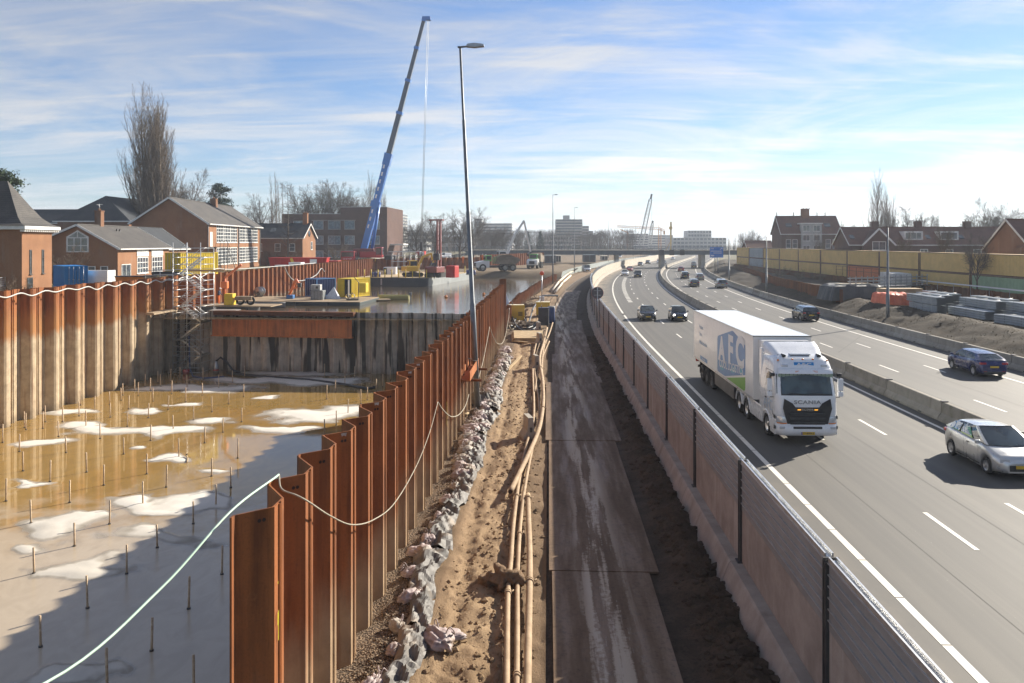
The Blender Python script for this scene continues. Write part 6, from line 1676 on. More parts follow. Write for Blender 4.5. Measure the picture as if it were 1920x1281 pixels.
# ------------------------------------------------------------------ scaffold stair tower in the corner of the pit
def scaffold():
    x0, x1, y0, y1 = -40.0, -37.0, 84.2, 87.6
    t = thing('scaffold_stair', 'tall aluminium scaffold stair tower in the corner of the flooded pit', 'scaffold', (x0, y0, -5.8))
    W, D, H = x1 - x0, y1 - y0, 14.0
    xs, ys = (0, W*.5, W), (0, D)
    for x in xs:
        for y in ys:
            m = MB(); m.tube([(x, y, 0), (x, y, H if x < W else H - .6)], .04, 6); ob('upright', m, ALU, t)
    lv = [i * 1.75 for i in range(8)]
    for i, z in enumerate(lv):
        m = MB()
        for y in ys:
            for q in (.15, .65, 1.15): m.tube([(0, y, z + q), (W, y, z + q)], .028, 5)
        for x in (0, W):
            for q in (.15, 1.15): m.tube([(x, 0, z + q), (x, D, z + q)], .028, 5)
        m.tube([(0, 0, z + .15), (W*.5, 0, z + 1.7)], .02, 5)
        ob('guard_rail', m, ALU, t)
        if i < 7:
            a, b = ((.35, W - .35) if i % 2 == 0 else (W - .35, .35))
            s = MB()
            for y in (.9, 1.9): s.obox((a, y, z + .15), (b, y, z + 1.9), .05, .16); s.tube([(a, y, z + 1.1), (b, y, z + 2.85)], .025, 5)
            for k in range(8):
                f = (k + .5) / 8; s.box(a + (b - a)*f - .12, a + (b - a)*f + .12, .93, 1.87, z + .15 + 1.75*f - .02, z + .15 + 1.75*f + .02)
            ob('stair_flight', s, ALU, t)
            p = MB(); e = 0 if i % 2 else W - .7; p.box(e, e + .7, .1, D - .1, z + 1.82, z + 1.88); ob('landing', p, STEEL_G, t)
    # gangway from the left bank to the tower
    g = MB(); g.box(-3.0, 0, .4, 2.6, 9.9, 10.0)
    for z in (10.5, 11.0):
        for y in (.4, 2.6): g.tube([(-3.4, y, z), (.0, y, z)], .03, 5)
    for x in (-3.2, -1.6): g.tube([(x, .4, 9.9), (x, .4, 11)], .03, 5)
    ob('gangway', g, ALU, t)
    g = MB(); g.box(W, W + 3.0, 2.2, 3.6, 6.55, 6.62); ob('lower_gangway', g, ALU, t)
    b = MB()
    b.box(W*.55, W + 2.6, -.06, -.02, 10.9, 11.12)
    ob('toe_board', b, simple('pine_board', (.42, .30, .17), (.34, .24, .13), 2, .8), t)
scaffold()
WOODP = simple('weathered_planks', (.36, .27, .17), (.26, .19, .12), 1.5, .85, 0, .3, stretch=(1, 6, 1))
PAL = simple('pallet_wood', (.46, .34, .19), (.36, .26, .14), 2, .85, 0, .3)
# ledge boards on the pit wall left of the stair
t = thing('wall_ledge', 'short timber ledge on the pit wall left of the scaffold', 'ledge', (-40.6, 79.5, .9)); m = MB(); m.box(0, .9, 0, 5.2, 0, .16); m.box(.1, .8, 0, 5.1, .17, .22); ob('beam', m, WOODP, t)
m = MB(); m.obox((.1, 1, -.5), (.6, 1, 0), .08, .08); m.obox((.1, 4, -.5), (.6, 4, 0), .08, .08); ob('bracket', m, STEEL_D, t)
# waler beam on the cross wall
def on_cross(px, z):
    (xa, ya), (xb, yb) = XW; dx, dy, u = ray(px, 500); k = (xb - xa) / (yb - ya)
    # X = xa + (Y-ya)*k ; X = Y*dx/dy
    Y = (xa - ya*k) / (dx/dy - k); return xa + (Y - ya)*k, Y
a, b = on_cross(405, 0), on_cross(666, 0); ang = math.atan2(b[1] - a[1], b[0] - a[0]); L = math.hypot(b[0] - a[0], b[1] - a[1])
t = thing('waler_beam', 'long rust orange steel waler across the top of the cross wall', 'steel beam', (a[0], a[1], 0), ang)
m = MB(); m.bbox(0, L, -1.15, -.62, .0, .10, .01); m.bbox(0, L, -1.15, -.62, -1.92, -1.80, .01); ob('flange', m, RUST_B, t)
m = MB(); m.box(.05, L*.49, -.95, -.90, -1.80, .0); m.box(L*.492, L - .05, -.95, -.90, -1.80, .0); ob('web', m, RUST_B, t)
m = MB(); m.box(0, L, -.62, .2, .30, .78); ob('top_plate', m, RUST_D, t)

# ------------------------------------------------------------------ people
def person(label, loc, rz, trousers, top_, helmet, H=1.8, arms=((-.35, .25, .95), (.35, .25, .95)), bend=0.0):
    """one continuous body grown over a skeleton"""
    k = H / 1.8; sk = [(0, 0, .95), (0, .02 + bend*.1, 1.15), (0, .03 + bend*.25, 1.40), (0, .04 + bend*.32, 1.50), (0, .06 + bend*.38, 1.60), (0, .07 + bend*.40, 1.74),
          (-.10, 0, .90), (-.11, .02, .50), (-.12, -.02, .08), (-.12, .14, .04), (.10, 0, .90), (.12, .05, .50), (.13, .02, .08), (.13, .18, .04),
          (-.19, .02 + bend*.25, 1.42), (-.26, .05 + bend*.25, 1.16), (*arms[0][:1], arms[0][1] + bend*.25, arms[0][2]), (.19, .02 + bend*.25, 1.42), (.26, .05 + bend*.25, 1.16), (*arms[1][:1], arms[1][1] + bend*.25, arms[1][2])]
    ed = [(0,1),(1,2),(2,3),(3,4),(4,5),(0,6),(6,7),(7,8),(8,9),(0,10),(10,11),(11,12),(12,13),(2,14),(14,15),(15,16),(2,17),(17,18),(18,19)]
    rad = [.15,.16,.17,.07,.095,.09,.10,.075,.055,.05,.10,.075,.055,.05,.075,.055,.042,.075,.055,.042]
    t = thing('person', label, 'person', loc, rz)
    me = bpy.data.meshes.new('body'); me.from_pydata([(x*k, y*k, z*k) for x, y, z in sk], ed, []); me.materials.append(trousers); me.materials.append(top_); me.materials.append(SKIN)
    o = ob('body', me, None, t)
    md = o.modifiers.new('skin', 'SKIN')
    lay = me.skin_vertices[0].data if me.skin_vertices else None
    if lay is None:
        bm = bmesh.new(); bm.from_mesh(me); bm.verts.layers.skin.verify(); bm.to_mesh(me); bm.free(); lay = me.skin_vertices[0].data
    for i, r in enumerate(rad): lay[i].radius = (r*k, r*k)
    lay[0].use_root = True
    md.use_smooth_shade = True
    ss = o.modifiers.new('sub', 'SUBSURF'); ss.levels = 1; ss.render_levels = 1
    dg = bpy.context.evaluated_depsgraph_get(); nm = bpy.data.meshes.new_from_object(o.evaluated_get(dg)); o.modifiers.clear(); o.data = nm
    nm.materials.clear()
    for mm in (trousers, top_, SKIN): nm.materials.append(mm)
    for p in nm.polygons:
        z = p.center.z / k; y = p.center
        p.material_index = 0 if z < .97 and abs(p.center.x) < .22*k else (2 if z > 1.52 else 1); p.use_smooth = True
    h = MB(); h.lathe([(.13, 0), (.125, .06), (.09, .11), (.001, .125)], 12, 'z', (0, (.07 + bend*.40)*k, 1.70*k)); h.box(-.08, .08, (.15 + bend*.4)*k, (.24 + bend*.4)*k, 1.70*k, 1.715*k); ob('helmet', h, helmet, t)
    return t
SKIN = simple('skin', (.45, .27, .18), (.4, .24, .16), 5, .6, 0, 0)
HIVIS = simple('orange_workwear', (.75, .17, .02), (.62, .13, .02), 5, .8, 0, .1)
NAVYC = simple('navy_workwear', (.03, .04, .09), (.02, .03, .07), 5, .8, 0, .1)
X, Y = at(410, 570, 1.1)
person('worker in navy jacket, orange trousers and white helmet on the platform by the scaffold', (X, Y, 1.12), -PI*.5, HIVIS, NAVYC, WHITE_P, 1.85, bend=.25)
person('worker in orange suit by the far basin wall left of the lamp post', (*at(868, 489, 4.0), 3.4), PI, HIVIS, HIVIS, WHITE_P)
person('worker in orange suit behind the dump truck, left of two', (*at(905, 484, 4.4), 3.6), PI, HIVIS, HIVIS, WHITE_P)
person('worker in orange suit behind the dump truck, right of two', (*at(911, 484, 4.6), 3.6), PI*.8, HIVIS, HIVIS, WHITE_P)

# ------------------------------------------------------------------ pontoons and what stands on them
PONT = m_cont('pontoon_steel', (.045, .06, .06), .3)
def pontoon(name, label, loc, rz, L, W, z0, z1, deck, seg=4):
    t = thing(name, label, 'pontoon', loc, rz)
    for i in range(seg):
        a = L*i/seg; m = MB(); m.bbox(a + .03, a + L/seg - .03, 0, W, z0, z1, .06); ob('float_box', m, PONT, t)
    d = int(W / .45)
    for i in range(d): m = MB(); m.box(.05, L - .05, W*i/d + .01, W*(i + 1)/d - .01, z1 + .003, z1 + .05 + RND.uniform(0, .015)); ob('deck_plank', m, deck, t)
    return t
# raft behind the cross wall
P0 = at(472, 557, .75); P1 = at(676, 571, .5)
raft = pontoon('work_raft', 'low flat work raft carrying blue and yellow containers on the basin', (P0[0], 101.8, 0), -.05, 16.8, 9.5, -.3, .62, WOODP)
def on_raft(px, py, z=.68): return at(px, py, z)
container('raft_container', 'navy container with light blue long side standing on the raft', NBL, 3.4, 2.44, 2.5, (*at(583, 556, .7), .69), -.60, frame=LBL)
c_ = container('raft_container', 'yellow container with open door on the raft', YEL2, 4.2, 2.44, 2.55, (*at(646, 557, .7), .69), -.42, doors=False)
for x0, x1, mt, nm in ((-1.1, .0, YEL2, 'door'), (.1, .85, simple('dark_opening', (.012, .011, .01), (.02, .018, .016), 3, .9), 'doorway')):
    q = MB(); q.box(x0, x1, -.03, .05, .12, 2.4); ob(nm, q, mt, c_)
q = MB(); q.obox((.95, -.02, 1.25), (1.35, -1.0, 1.25), .05, 2.3); ob('open_door', q, simple('door_inside', (.12, .11, .10), (.08, .075, .07), 2, .7), c_)
box_thing('yellow_tank', 'small yellow tank box at the right end of the raft', 'tank', 672, 686, 531, 549, 108, 1.6, YEL2)
t = box_thing('pump_unit', 'grey ribbed pump unit in front of the navy container on the raft', 'pump', 582, 605, 545, 563, 104.5, 1.5, simple('grey_steel_case', (.20, .21, .21), (.14, .15, .15), 2, .6, .3), [(.02 + i*.12, .06 + i*.12, .05, .95, STEEL_G, 'rib') for i in range(8)])
box_thing('pump_unit', 'pale control cabinet on top of the grey ribbed pump', 'cabinet', 582, 600, 534, 544.5, 104.8, 1.0, simple('pale_case', (.45, .45, .43), (.35, .35, .33), 2, .6), [(.1, .4, .2, .8, GREYW), (.55, .8, .3, .7, STEEL_D)])
ORC = paint('orange_crane_paint', (.75, .17, .03), .4)
t = thing('knuckle_crane', 'folded orange loader crane on the raft left of the navy container', 'crane', (*at(541, 560, .7), .69)); m = MB(); m.obox((0, 0, .2), (1.0, .1, 2.6), .28, .30, (1, 0, 0)); ob('main_boom', m, ORC, t)
m = MB(); m.obox((1.0, .1, 2.6), (1.5, .2, 1.7), .22, .24, (1, 0, 0)); m.obox((1.5, .2, 1.7), (.0, .0, 1.1), .2, .24, (0, 0, 1)); ob('outer_boom', m, ORC, t)
m = MB(); m.bbox(-.2, .7, -.4, .5, 0, .5, .05); ob('base', m, simple('blue_base', (.03, .15, .40), (.03, .12, .3), 3, .5), t); m = MB(); m.obox((.2, .1, .5), (.7, .1, 1.9), .12, .12); m.bbox(1.2, 1.7, -.1, .4, 1.5, 2.1, .08); ob('cylinder', m, STEEL_D, t)
t = thing('cable_drum', 'grey steel cable drum on the left end of the raft', 'cable drum', (*at(487, 556, .7), .69)); m = MB()
for y in (-.45, .45): m.lathe([(.001, y), (.65, y), (.65, y + .06), (.001, y + .06)], 18, 'y', (0, 0, .72))
m.lathe([(.42, -.42), (.42, .45)], 16, 'y', (0, 0, .72)); ob('drum', m, STEEL_G, t); m = MB(); m.obox((-.6, -.6, .05), (.6, -.6, .05), .1, .1); m.obox((-.6, .6, .05), (.6, .6, .05), .1, .1); m.obox((-.4, -.6, .05), (0, -.6, .75), .07, .07); m.obox((.4, -.6, .05), (0, -.6, .75), .07, .07); ob('stand', m, STEEL_D, t)
t = thing('tent_sheet', 'small white pointed sheet tent between the raft containers', 'tent', (*at(624, 560, .7), .69)); m = MB(); m.add([(-1.0, -.6, 0), (1.0, -.6, 0), (.9, .7, 0), (-.9, .7, 0), (.15, 0, 1.6)], [(0, 1, 4), (1, 2, 4), (2, 3, 4), (3, 0, 4)]); ob('sheet', m, simple('white_sheet', (.62, .64, .68), (.5, .52, .56), 3, .7), t); m = MB(); m.box(-.8, .8, -.5, .5, -.3, -.02); ob('table', m, STEEL_D, t)
t = thing('small_winch', 'black and brass winch frame on the right front of the raft', 'winch', (*at(660, 563, .7), .69)); m = MB(); m.lathe([(.38, -.2), (.4, 0), (.38, .2)], 14, 'y', (0, 0, .5)); m.obox((-.7, 0, .1), (.9, 0, .1), .5, .15); m.obox((-.5, .0, .1), (.1, .0, 1.0), .08, .08); m.tube([(.8, 0, .2), (.9, 0, 2.3), (0.2, 0, 3.1)], .05, 6); ob('frame', m, STEEL_D, t); m = MB(); m.lathe([(.3, -.24), (.3, .24)], 14, 'y', (-.5, 0, .55)); ob('reel', m, simple('brass', (.4, .3, .12), (.3, .22, .1), 3, .4, .7), t)
# timber jetty sections right of the raft
for k, (px, py, rz, lab) in enumerate([(700, 562, .35, 'grey plank float at the right end of the raft'), (722, 557, .2, 'second plank float, beside the yellow boat')]):
    t = thing('plank_float', lab, 'float', (*at(px - 14, py + 2, .3), .25), rz)
    for i in range(6): m = MB(); m.box(0, 3.4, i*.34, i*.34 + .31, 0, .14 + RND.uniform(0, .03)); ob('plank', m, WOODP, t)
def boat(name, label, loc, rz, L, W, mat, deckmat, motor=True):
    t = thing(name, label, 'boat', loc, rz); rows = []
    for f in lin(0, 1, 12):
        y = L*(f - .5); w = W/2 * (1 - max(0, (f - .5)/.5)**2.2) * (.88 + .12*min(1, f*4)); sh = .12*max(0, f - .55)
        rows.append([(-w, y, .52 + sh), (-w*.92, y, .15), (-w*.45, y, -.2 + sh), (0, y, -.28 + sh*2), (w*.45, y, -.2 + sh), (w*.92, y, .15), (w, y, .52 + sh)])
    m = MB(); m.grid(rows); m.add(rows[0], [tuple(range(7))]); ob('hull', m, mat, t)
    d = MB(); d.grid([[(r[0][0]*.93, r[0][1], r[0][2] - .14), (r[6][0]*.93, r[0][1], r[0][2] - .14)] for r in rows], False); ob('deck', d, deckmat, t)
    g = MB(); g.tube([rw[0] for rw in rows], .04, 6); g.tube([rw[6] for rw in rows], .04, 6); ob('gunwale', g, deckmat, t)
    b = MB()
    for y in (-L*.25, L*.08): b.box(-W*.42, W*.42, y, y + .3, .40, .46)
    ob('thwart', b, deckmat, t)
    if motor:
        q = MB(); q.bbox(-.2, .2, -L*.5 - .35, -L*.5 + .1, .55, .95, .08); q.box(-.06, .06, -L*.5 - .2, -L*.5 - .05, -.2, .6); ob('outboard', q, GRAPH, t)
    return t
YB = paint('pale_yellow_hull', (.50, .47, .20), .6)
boat('small_boat', 'pale yellow open boat with grey outboard beside the raft', (*at(738, 561.5, .2), .24), PI*.5, 4.5, 1.7, YB, YB)
GB = simple('grey_aluminium_hull', (.25, .27, .28), (.2, .21, .22), 2, .5, .4)
boat('small_boat', 'flat grey aluminium boat moored at the cross wall', (*at(462, 577, .2), .22), -PI*.5 + .1, 9.5, 1.9, GB, GB)
# landing platform beside the scaffold with machine
t = thing('landing_platform', 'plank platform at water level where the worker stands', 'platform', (-39.6, 89.3, .55), -.03)
for i in range(9): m = MB(); m.box(0, 8.5, i*.4, i*.4 + .37, .4, .5 + RND.uniform(0, .02)); ob('plank', m, WOODP, t)
m = MB(); m.box(.3, .6, 0, 3.5, -.6, .39); m.box(5.6, 5.9, 0, 3.5, -.6, .39); ob('bearer', m, STEEL_D, t)
t = thing('orange_hoist', 'orange hand hoist with crane arm hanging by the scaffold', 'hoist', (-36.8, 90.2, 1.08)); m = MB(); m.bbox(-.35, .35, -.3, .3, 1.9, 2.7, .08); m.tube([(0, 0, 0), (0, 0, 3.0)], .12, 8); ob('post', m, ORC, t); m = MB(); m.obox((0, 0, 3.1), (1.9, 0, 4.6), .2, .25); ob('arm', m, ORC, t); m = MB(); m.tube([(0, 0, 2.8), (-.1, 0, 5.5)], .02, 4); ob('chain', m, STEEL_D, t)
t = thing('welding_cart', 'rusty trolley with wheels in front of the worker', 'trolley', (-34.6, 90.4, 1.08)); m = MB()
for x in (-.5, .7): m.lathe([(.5, -.1), (.52, 0), (.5, .1), (.3, .1), (.3, -.1)], 16, 'y', (x, 0, .5))
ob('wheel', m, RUBBER, t); m = MB(); m.bbox(-1.0, .9, -.4, .4, .55, 1.0, .06); m.obox((.8, 0, .8), (1.4, 0, 1.2), .08, .08); ob('body', m, WOODP, t); m = MB(); m.bbox(-2.2, -1.2, -.5, .5, 0, 1.3, .06); ob('yellow_box', m, YP2, t)
t = thing('buoy', 'small orange buoy floating left of the lamp post', 'buoy', (*at(836, 558, .2), .3), 0, 'small buoys'); m = MB(); m.lathe([(.001, -.2), (.2, -.1), (.25, .05), (.15, .22), (.001, .25)], 12); ob('float', m, AMBER, t); m = MB(); m.lathe([(.05, .24), (.05, .34), (.001, .35)], 8); ob('eye', m, STEEL_D, t)
dup(t, (*at(907, 553, .2), .3), 0, 'small orange buoy floating right of the lamp post')

# big barge with drill rig and mini digger
BB = at(802.5, 537, .18); LB = at(694, 529, .18)
bar_l = 14.2; LB = (BB[0] - .985*bar_l, BB[1] + .17*bar_l)
t = thing('work_barge', 'large flat dark barge carrying drill rig and small digger', 'barge', (LB[0], LB[1], 0), math.atan2(-.17, .985))
DKB = m_cont('barge_side', (.05, .055, .06), .15); GRB = m_cont('barge_end', (.30, .32, .32), .2)
bd = 30
m = MB(); m.box(0, bar_l, 0, .3, -.6, 1.65); ob('side_plate', m, DKB, t)
m = MB(); m.box(bar_l - .3, bar_l + .02, .31, min(bd, 30), -.6, 1.66); m.box(0, bar_l - .31, .31, min(bd, 30), -.6, 1.6); ob('hull', m, GRB, t)
BD = min(bd, 30)
for i in range(12): m = MB(); m.box(.02, bar_l - .02, BD*i/12 + .03, BD*(i + 1)/12, 1.665, 1.72); ob('deck_board', m, PAL, t)
for i in range(11):
    m = MB(); m.tube([(bar_l*i/10.5 + .3, .25, 1.7), (bar_l*i/10.5 + .3, .25, 3.2)], .09, 6); ob('yellow_post', m, YP2, t)
for i in range(5):
    m = MB(); m.tube([(bar_l - .25, 5 + 5.2*i, 1.7), (bar_l - .25, 5 + 5.2*i, 3.2)], .09, 6); ob('yellow_post', m, YP2, t)
m = MB(); m.box(bar_l*.35, bar_l*.37, -.05, -.003, .3, 1.5); ob('ladder', m, STEEL_G, t)
DZ = 1.72
box_thing('generator', 'white generator cabinet on the barge', 'generator', 719, 742, 501, 518, 163, 1.8, WHITE_P, [(.02, .28, .08, .92, BLACK, 'vent'), (.55, .6, .6, .66, BLACK), (.8, .85, .3, .36, BLACK)])
for k, (px, lab) in enumerate([(704, 'blue drum rack at the left end of the barge'), (806, 'blue drums beside the barge corner'), (883, 'blue drums at the far end of the barge')]):
    t = thing('drum_rack', lab, 'drums', (*at(px, 519.5 if k < 2 else 515, DZ), DZ)); m = MB()
    for i in range(3): m.lathe([(.001, 0), (.3, 0), (.3, .9), (.001, .9)], 12, 'z', (-.65 + i*.65, 0, 0))
    ob('drum', m, simple('blue_drum', (.03, .05, .22), (.03, .04, .15), 3, .5), t); m = MB(); m.box(-1.0, 1.0, -.4, .4, -.02 + .0, .06); m.obox((-1, 0, 1.0), (1, 0, 1.0), .06, .06); ob('rack', m, STEEL_D, t)
def digger(label, loc, rz, mat, s=1.0, boom=((0, .8, 1.3), (0, 2.2, 3.3), (0, 4.0, 3.4), (0, 4.4, 1.6)), name='mini_digger', tracks=True):
    t = thing(name, label, 'excavator', loc, rz, None, s)
    for x in (-.8, .8):
        m = MB(); m.prism([(-1.3, .25), (-1.05, 0), (1.05, 0), (1.3, .25), (1.3, .45), (1.05, .65), (-1.05, .65), (-1.3, .45)], x - .22, x + .22, 'x'); ob('track', m, RUBBER, t)
    m = MB(); m.lathe([(.5, .5), (.5, .85)], 14); m.box(-.6, .6, -.4, .4, .3, .55); ob('undercarriage', m, STEEL_D, t)
    m = MB(); m.bbox(-.95, .95, -1.5, .5, .85, 1.65, .12); ob('house', m, mat, t)
    m = MB(); m.bbox(-.95, -.05, -.5, .85, .87, 2.5, .08); ca = ob('cab', m, mat, t)
    m = MB(); m.box(-.97, -.96, -.4, .75, 1.5, 2.35); m.box(-.85, -.15, .852, .862, 1.2, 2.35); m.box(-.048, -.04, -.4, .75, 1.5, 2.35); m.box(-.85, -.15, -.512, -.502, 1.7, 2.35); ob('cab_glass', m, GLASS, ca)
    b = boom; m = MB(); m.obox(b[0], b[1], .26, .36); m.obox(b[1], b[2], .22, .30); ob('boom', m, mat, t)
    m = MB(); m.obox(b[2], b[3], .18, .24, (0, 1, 0)); ob('stick', m, mat, t)
    e = Vector(b[3]); m = MB(); m.prism([(e.y - .1, e.z + .1), (e.y + .35, e.z - .1), (e.y + .25, e.z - .65), (e.y - .35, e.z - .7), (e.y - .5, e.z - .3)], -.45, .45, 'x'); ob('bucket', m, STEEL_D, t)
    m = MB(); m.tube([(0, b[0][1] + .3, b[0][2] - .2), (0, (b[0][1] + b[1][1])/2 + .15, (b[0][2] + b[1][2])/2 - .1)], .07, 6); ob('cylinder', m, CHROME, t)
    return t
digger('yellow small digger with curved boom on the barge', (*at(774, 519, DZ), DZ), -.9, paint('digger_yellow', (.70, .42, .03), .4), 1.25, ((0, .8, 1.3), (0, 1.7, 3.0), (0, 3.2, 3.5), (0, 3.6, 2.0)))
# red drill rig
t = thing('drill_rig', 'dark red drill rig with tall lattice mast on the barge', 'drill rig', (*at(818, 520, DZ), DZ), -.3); RGR = paint('rig_red', (.20, .03, .025), .5)
for x in (-1.1, 1.1): m = MB(); m.prism([(-2.2, .35), (-1.8, 0), (1.8, 0), (2.2, .35), (2.2, .6), (1.8, .9), (-1.8, .9), (-2.2, .6)], x - .3, x + .3, 'x'); ob('track', m, RUBBER, t)
m = MB(); m.bbox(-1.2, 1.2, -2.4, 1.2, .9, 2.0, .1); ob('house', m, RGR, t); m = MB(); m.bbox(2.4, 4.2, -1, 1, 0, 2.2, .1); ob('power_pack', m, RDC, t)
m = MB()
for x in (-.6, .0):
    m.box(x - .17, x + .17, 1.6, 2.0, .5, 10.6)
for i in range(8): m.obox((-.7, 1.55, 3 + i*.9), (.1, 1.55, 3.5 + i*.9), .06, .1)
ob('mast', m, RGR, t); m = MB(); m.box(-2.2, .6, 1.4, 2.2, 10.6, 10.9); m.tube([(-2.0, 1.8, 10.8), (-2.0, 1.8, 10.2)], .1, 6); ob('mast_head', m, RGR, t)
m = MB(); m.bbox(-1.0, .2, .7, 1.45, 3.2, 4.4, .08); m.obox((0, 0, 2), (-.3, 1.4, 5), .2, .2); m.tube([(-.9, 1.0, 1.0), (-1.8, .8, 2.2), (-.6, 1.0, 3.8)], .08, 6); ob('drill_head', m, STEEL_D, t)
box_thing('site_hut', 'small red and white hut behind the basin wall, below the load line', 'hut', 779, 796, 471, 486, 216, 2.5, RDC, [(.45, .95, .05, .95, WHITE_P)])
# scaffold frames by the rig
t = thing('rack_frame', 'grey lattice storage rack on the barge behind the small digger', 'rack', (*at(760, 512, DZ), DZ)); 
for i in range(5):
    m = MB(); m.tube([(-3 + i*1.3, 0, 0), (-3 + i*1.3, 0, 4.4)], .06, 5); m.tube([(-3 + i*1.3, 1.5, 0), (-3 + i*1.3, 1.5, 4.4)], .06, 5); ob('upright', m, STEEL_G, t)
for z in (1.2, 2.4, 3.6): m = MB(); m.box(-3.1, 2.3, -.05, 1.55, z, z + .08); ob('shelf', m, STEEL_G, t)
m = MB(); m.bbox(-3.6, 3.2, -.3, 1.8, 4.45, 4.6, .03); ob('roof_sheet', m, STEEL_G, t)

# ------------------------------------------------------------------ mobile crane with long telescopic boom
def mobile_crane():
    t = thing('mobile_crane', 'red mobile crane with very long blue telescopic boom beyond the basin', 'crane', (-46.8, 186, 2.9), 0)
    CR = paint('crane_red', (.42, .02, .03), .35); CB = paint('crane_blue', (.02, .16, .52), .35); CD = paint('boom_blue_shaded', (.05, .065, .09), .45); CW = paint('crane_white', (.62, .60, .55), .4)
    # carrier: front towards the viewer, body stretching back to the right
    m = MB(); m.bbox(-1.6, 1.6, 0, 2.2, .9, 3.3, .12); c = ob('driver_cab', m, CR, t)
    m = MB(); m.box(-1.45, 1.45, -.02, -.003, 2.0, 3.05); m.box(1.602, 1.62, .3, 1.6, 2.0, 3.0); ob('cab_glass', m, GLASS, c)
    ob('lettering', text_mesh('van der VLIST', .38, WHITE_P, .003, .006), None, c, (0, -.012, 1.5), 0, (PI/2, 0, 0))
    for i in range(10):
        q = MB(); q.prism([(-1.55 + i*.31, .95), (-1.42 + i*.31, .95), (-1.30 + i*.31, 1.2), (-1.43 + i*.31, 1.2)], -.03, -.004, 'y'); ob('hazard_stripe', q, YP2, c)
    m = MB(); m.obox((.6, 2.2, 1.35), (5.2, 12, 1.35), 2.6, .7); ob('carrier', m, CW, t)
    for k in range(5):
        for s_ in (-1, 1):
            y = 1.6 + k*2.2; q = MB(); q.lathe([(.35, -.2), (.65, -.2), (.7, 0), (.65, .2), (.35, .2)], 14, 'x', (.3 + k*1.0 + s_*1.35, y, .7)); ob('wheel', q, RUBBER, t)
    for i in range(14): q = MB(); q.prism([(1.9 + i*.33, .95), (2.05 + i*.33, .95), (2.22 + i*.33, 1.65), (2.07 + i*.33, 1.65)], 1.0 + i*.0, 1.03, 'y'); ob('hazard_stripe', q, YP2 if i % 2 else BLACK, t)
    m = MB(); m.bbox(2.0, 6.2, 3.4, 6.8, 1.7, 3.2, .15); ob('slew_platform', m, CR, t)
    m = MB(); m.bbox(6.0, 7.6, 2.6, 4.6, 1.7, 4.2, .15); oc = ob('operator_cab', m, CR, t); m = MB(); m.box(6.15, 7.45, 2.58, 2.597, 2.4, 4.0); m.box(7.602, 7.62, 2.8, 4.4, 2.4, 4.0); ob('cab_glass', m, GLASS, oc)
    m = MB(); m.bbox(.2, 2.6, 4.2, 7.5, 2.2, 3.8, .15); m.bbox(2.2, 5.4, 3.2, 4.4, 3.2, 3.9, .1); ob('counterweight', m, simple('dark_red_weights', (.25, .03, .03), (.15, .03, .03), 2, .5), t)
    m = MB(); m.bbox(7.8, 10.4, 4, 6, 1.2, 2.3, .1); ob('rear_outrigger', m, BLACK, t)
    b0 = Vector((2.6, 5.0, 3.2)); tipx, tipz = atY(795, 34, 191); tip = Vector((tipx + 46.8, 5.6, tipz - 2.9)); d = tip - b0
    secs = [(0, .42, 1.45, CB), (.36, .60, 1.2, CD), (.585, .74, 1.05, CD), (.725, .88, .92, CD), (.865, 1.0, .8, CD)]  # upper sections: shaded underside of the blue boom put into a darker paint
    for a, b, w, mt in secs:
        m = MB(); m.obox(b0 + d*a, b0 + d*b, w, w*1.05, (0, 1, 0)); bo = ob('boom_section', m, mt, t)
        q = MB(); q.obox(b0 + d*(b - .012), b0 + d*b, w*1.28, w*1.3, (0, 1, 0)); ob('boom_collar', q, CB, bo)
    m = MB(); m.obox(b0 + d*.19, b0 + d*.215, 2.1, 1.9, (0, 1, 0)); m.obox(b0 + d*.37, b0 + d*.41, 1.75, 1.7, (0, 1, 0)); ob('boom_clamp', m, CB, t)
    m = MB(); m.tube([Vector((4.6, 4.6, 2.6)), b0 + d*.20 + Vector((.9, -.3, 0))], [.42, .34], 8); ob('luffing_cylinder', m, CB, t)
    n = Vector((d.z, 0, -d.x)).normalized()
    for k in range(9):
        q = MB(); p = b0 + d*(.10 + .032*k); q.obox(p + Vector((-.25, -.8, 0)), p + d*.016 + Vector((-.25, -.8, 0)), .35, .03, (0, 1, 0)); ob('boom_lettering', q, WHITE_P, t)
    m = MB(); m.bbox(tip.x - .5, tip.x + 1.5, tip.y - .5, tip.y + .5, tip.z - .4, tip.z + .5, .1); m.lathe([(.45, -.2), (.45, .2)], 12, 'y', (tip.x + 1.3, tip.y, tip.z - .1)); ob('boom_head', m, CB, t)
    hx, hz = atY(789.5, 462, 191); hook = Vector((hx + 46.8, 5.6, hz - 2.9))
    for dx in (-.18, .18):
        m = MB(); m.tube([tip + Vector((.9 + dx, 0, -.3)), hook + Vector((dx*.6, 0, 1.0))], .05, 5); ob('hoist_rope', m, STEEL_G, t)
    m = MB(); m.bbox(hook.x - .35, hook.x + .35, hook.y - .3, hook.y + .3, hook.z - 1.2, hook.z + 1.0, .1); m.tube([hook + Vector((0, 0, -1.2)), hook + Vector((.2, 0, -1.9)), hook + Vector((-.1, 0, -2.3))], .1, 6); ob('hook_block', m, BLACK, t)
mobile_crane()

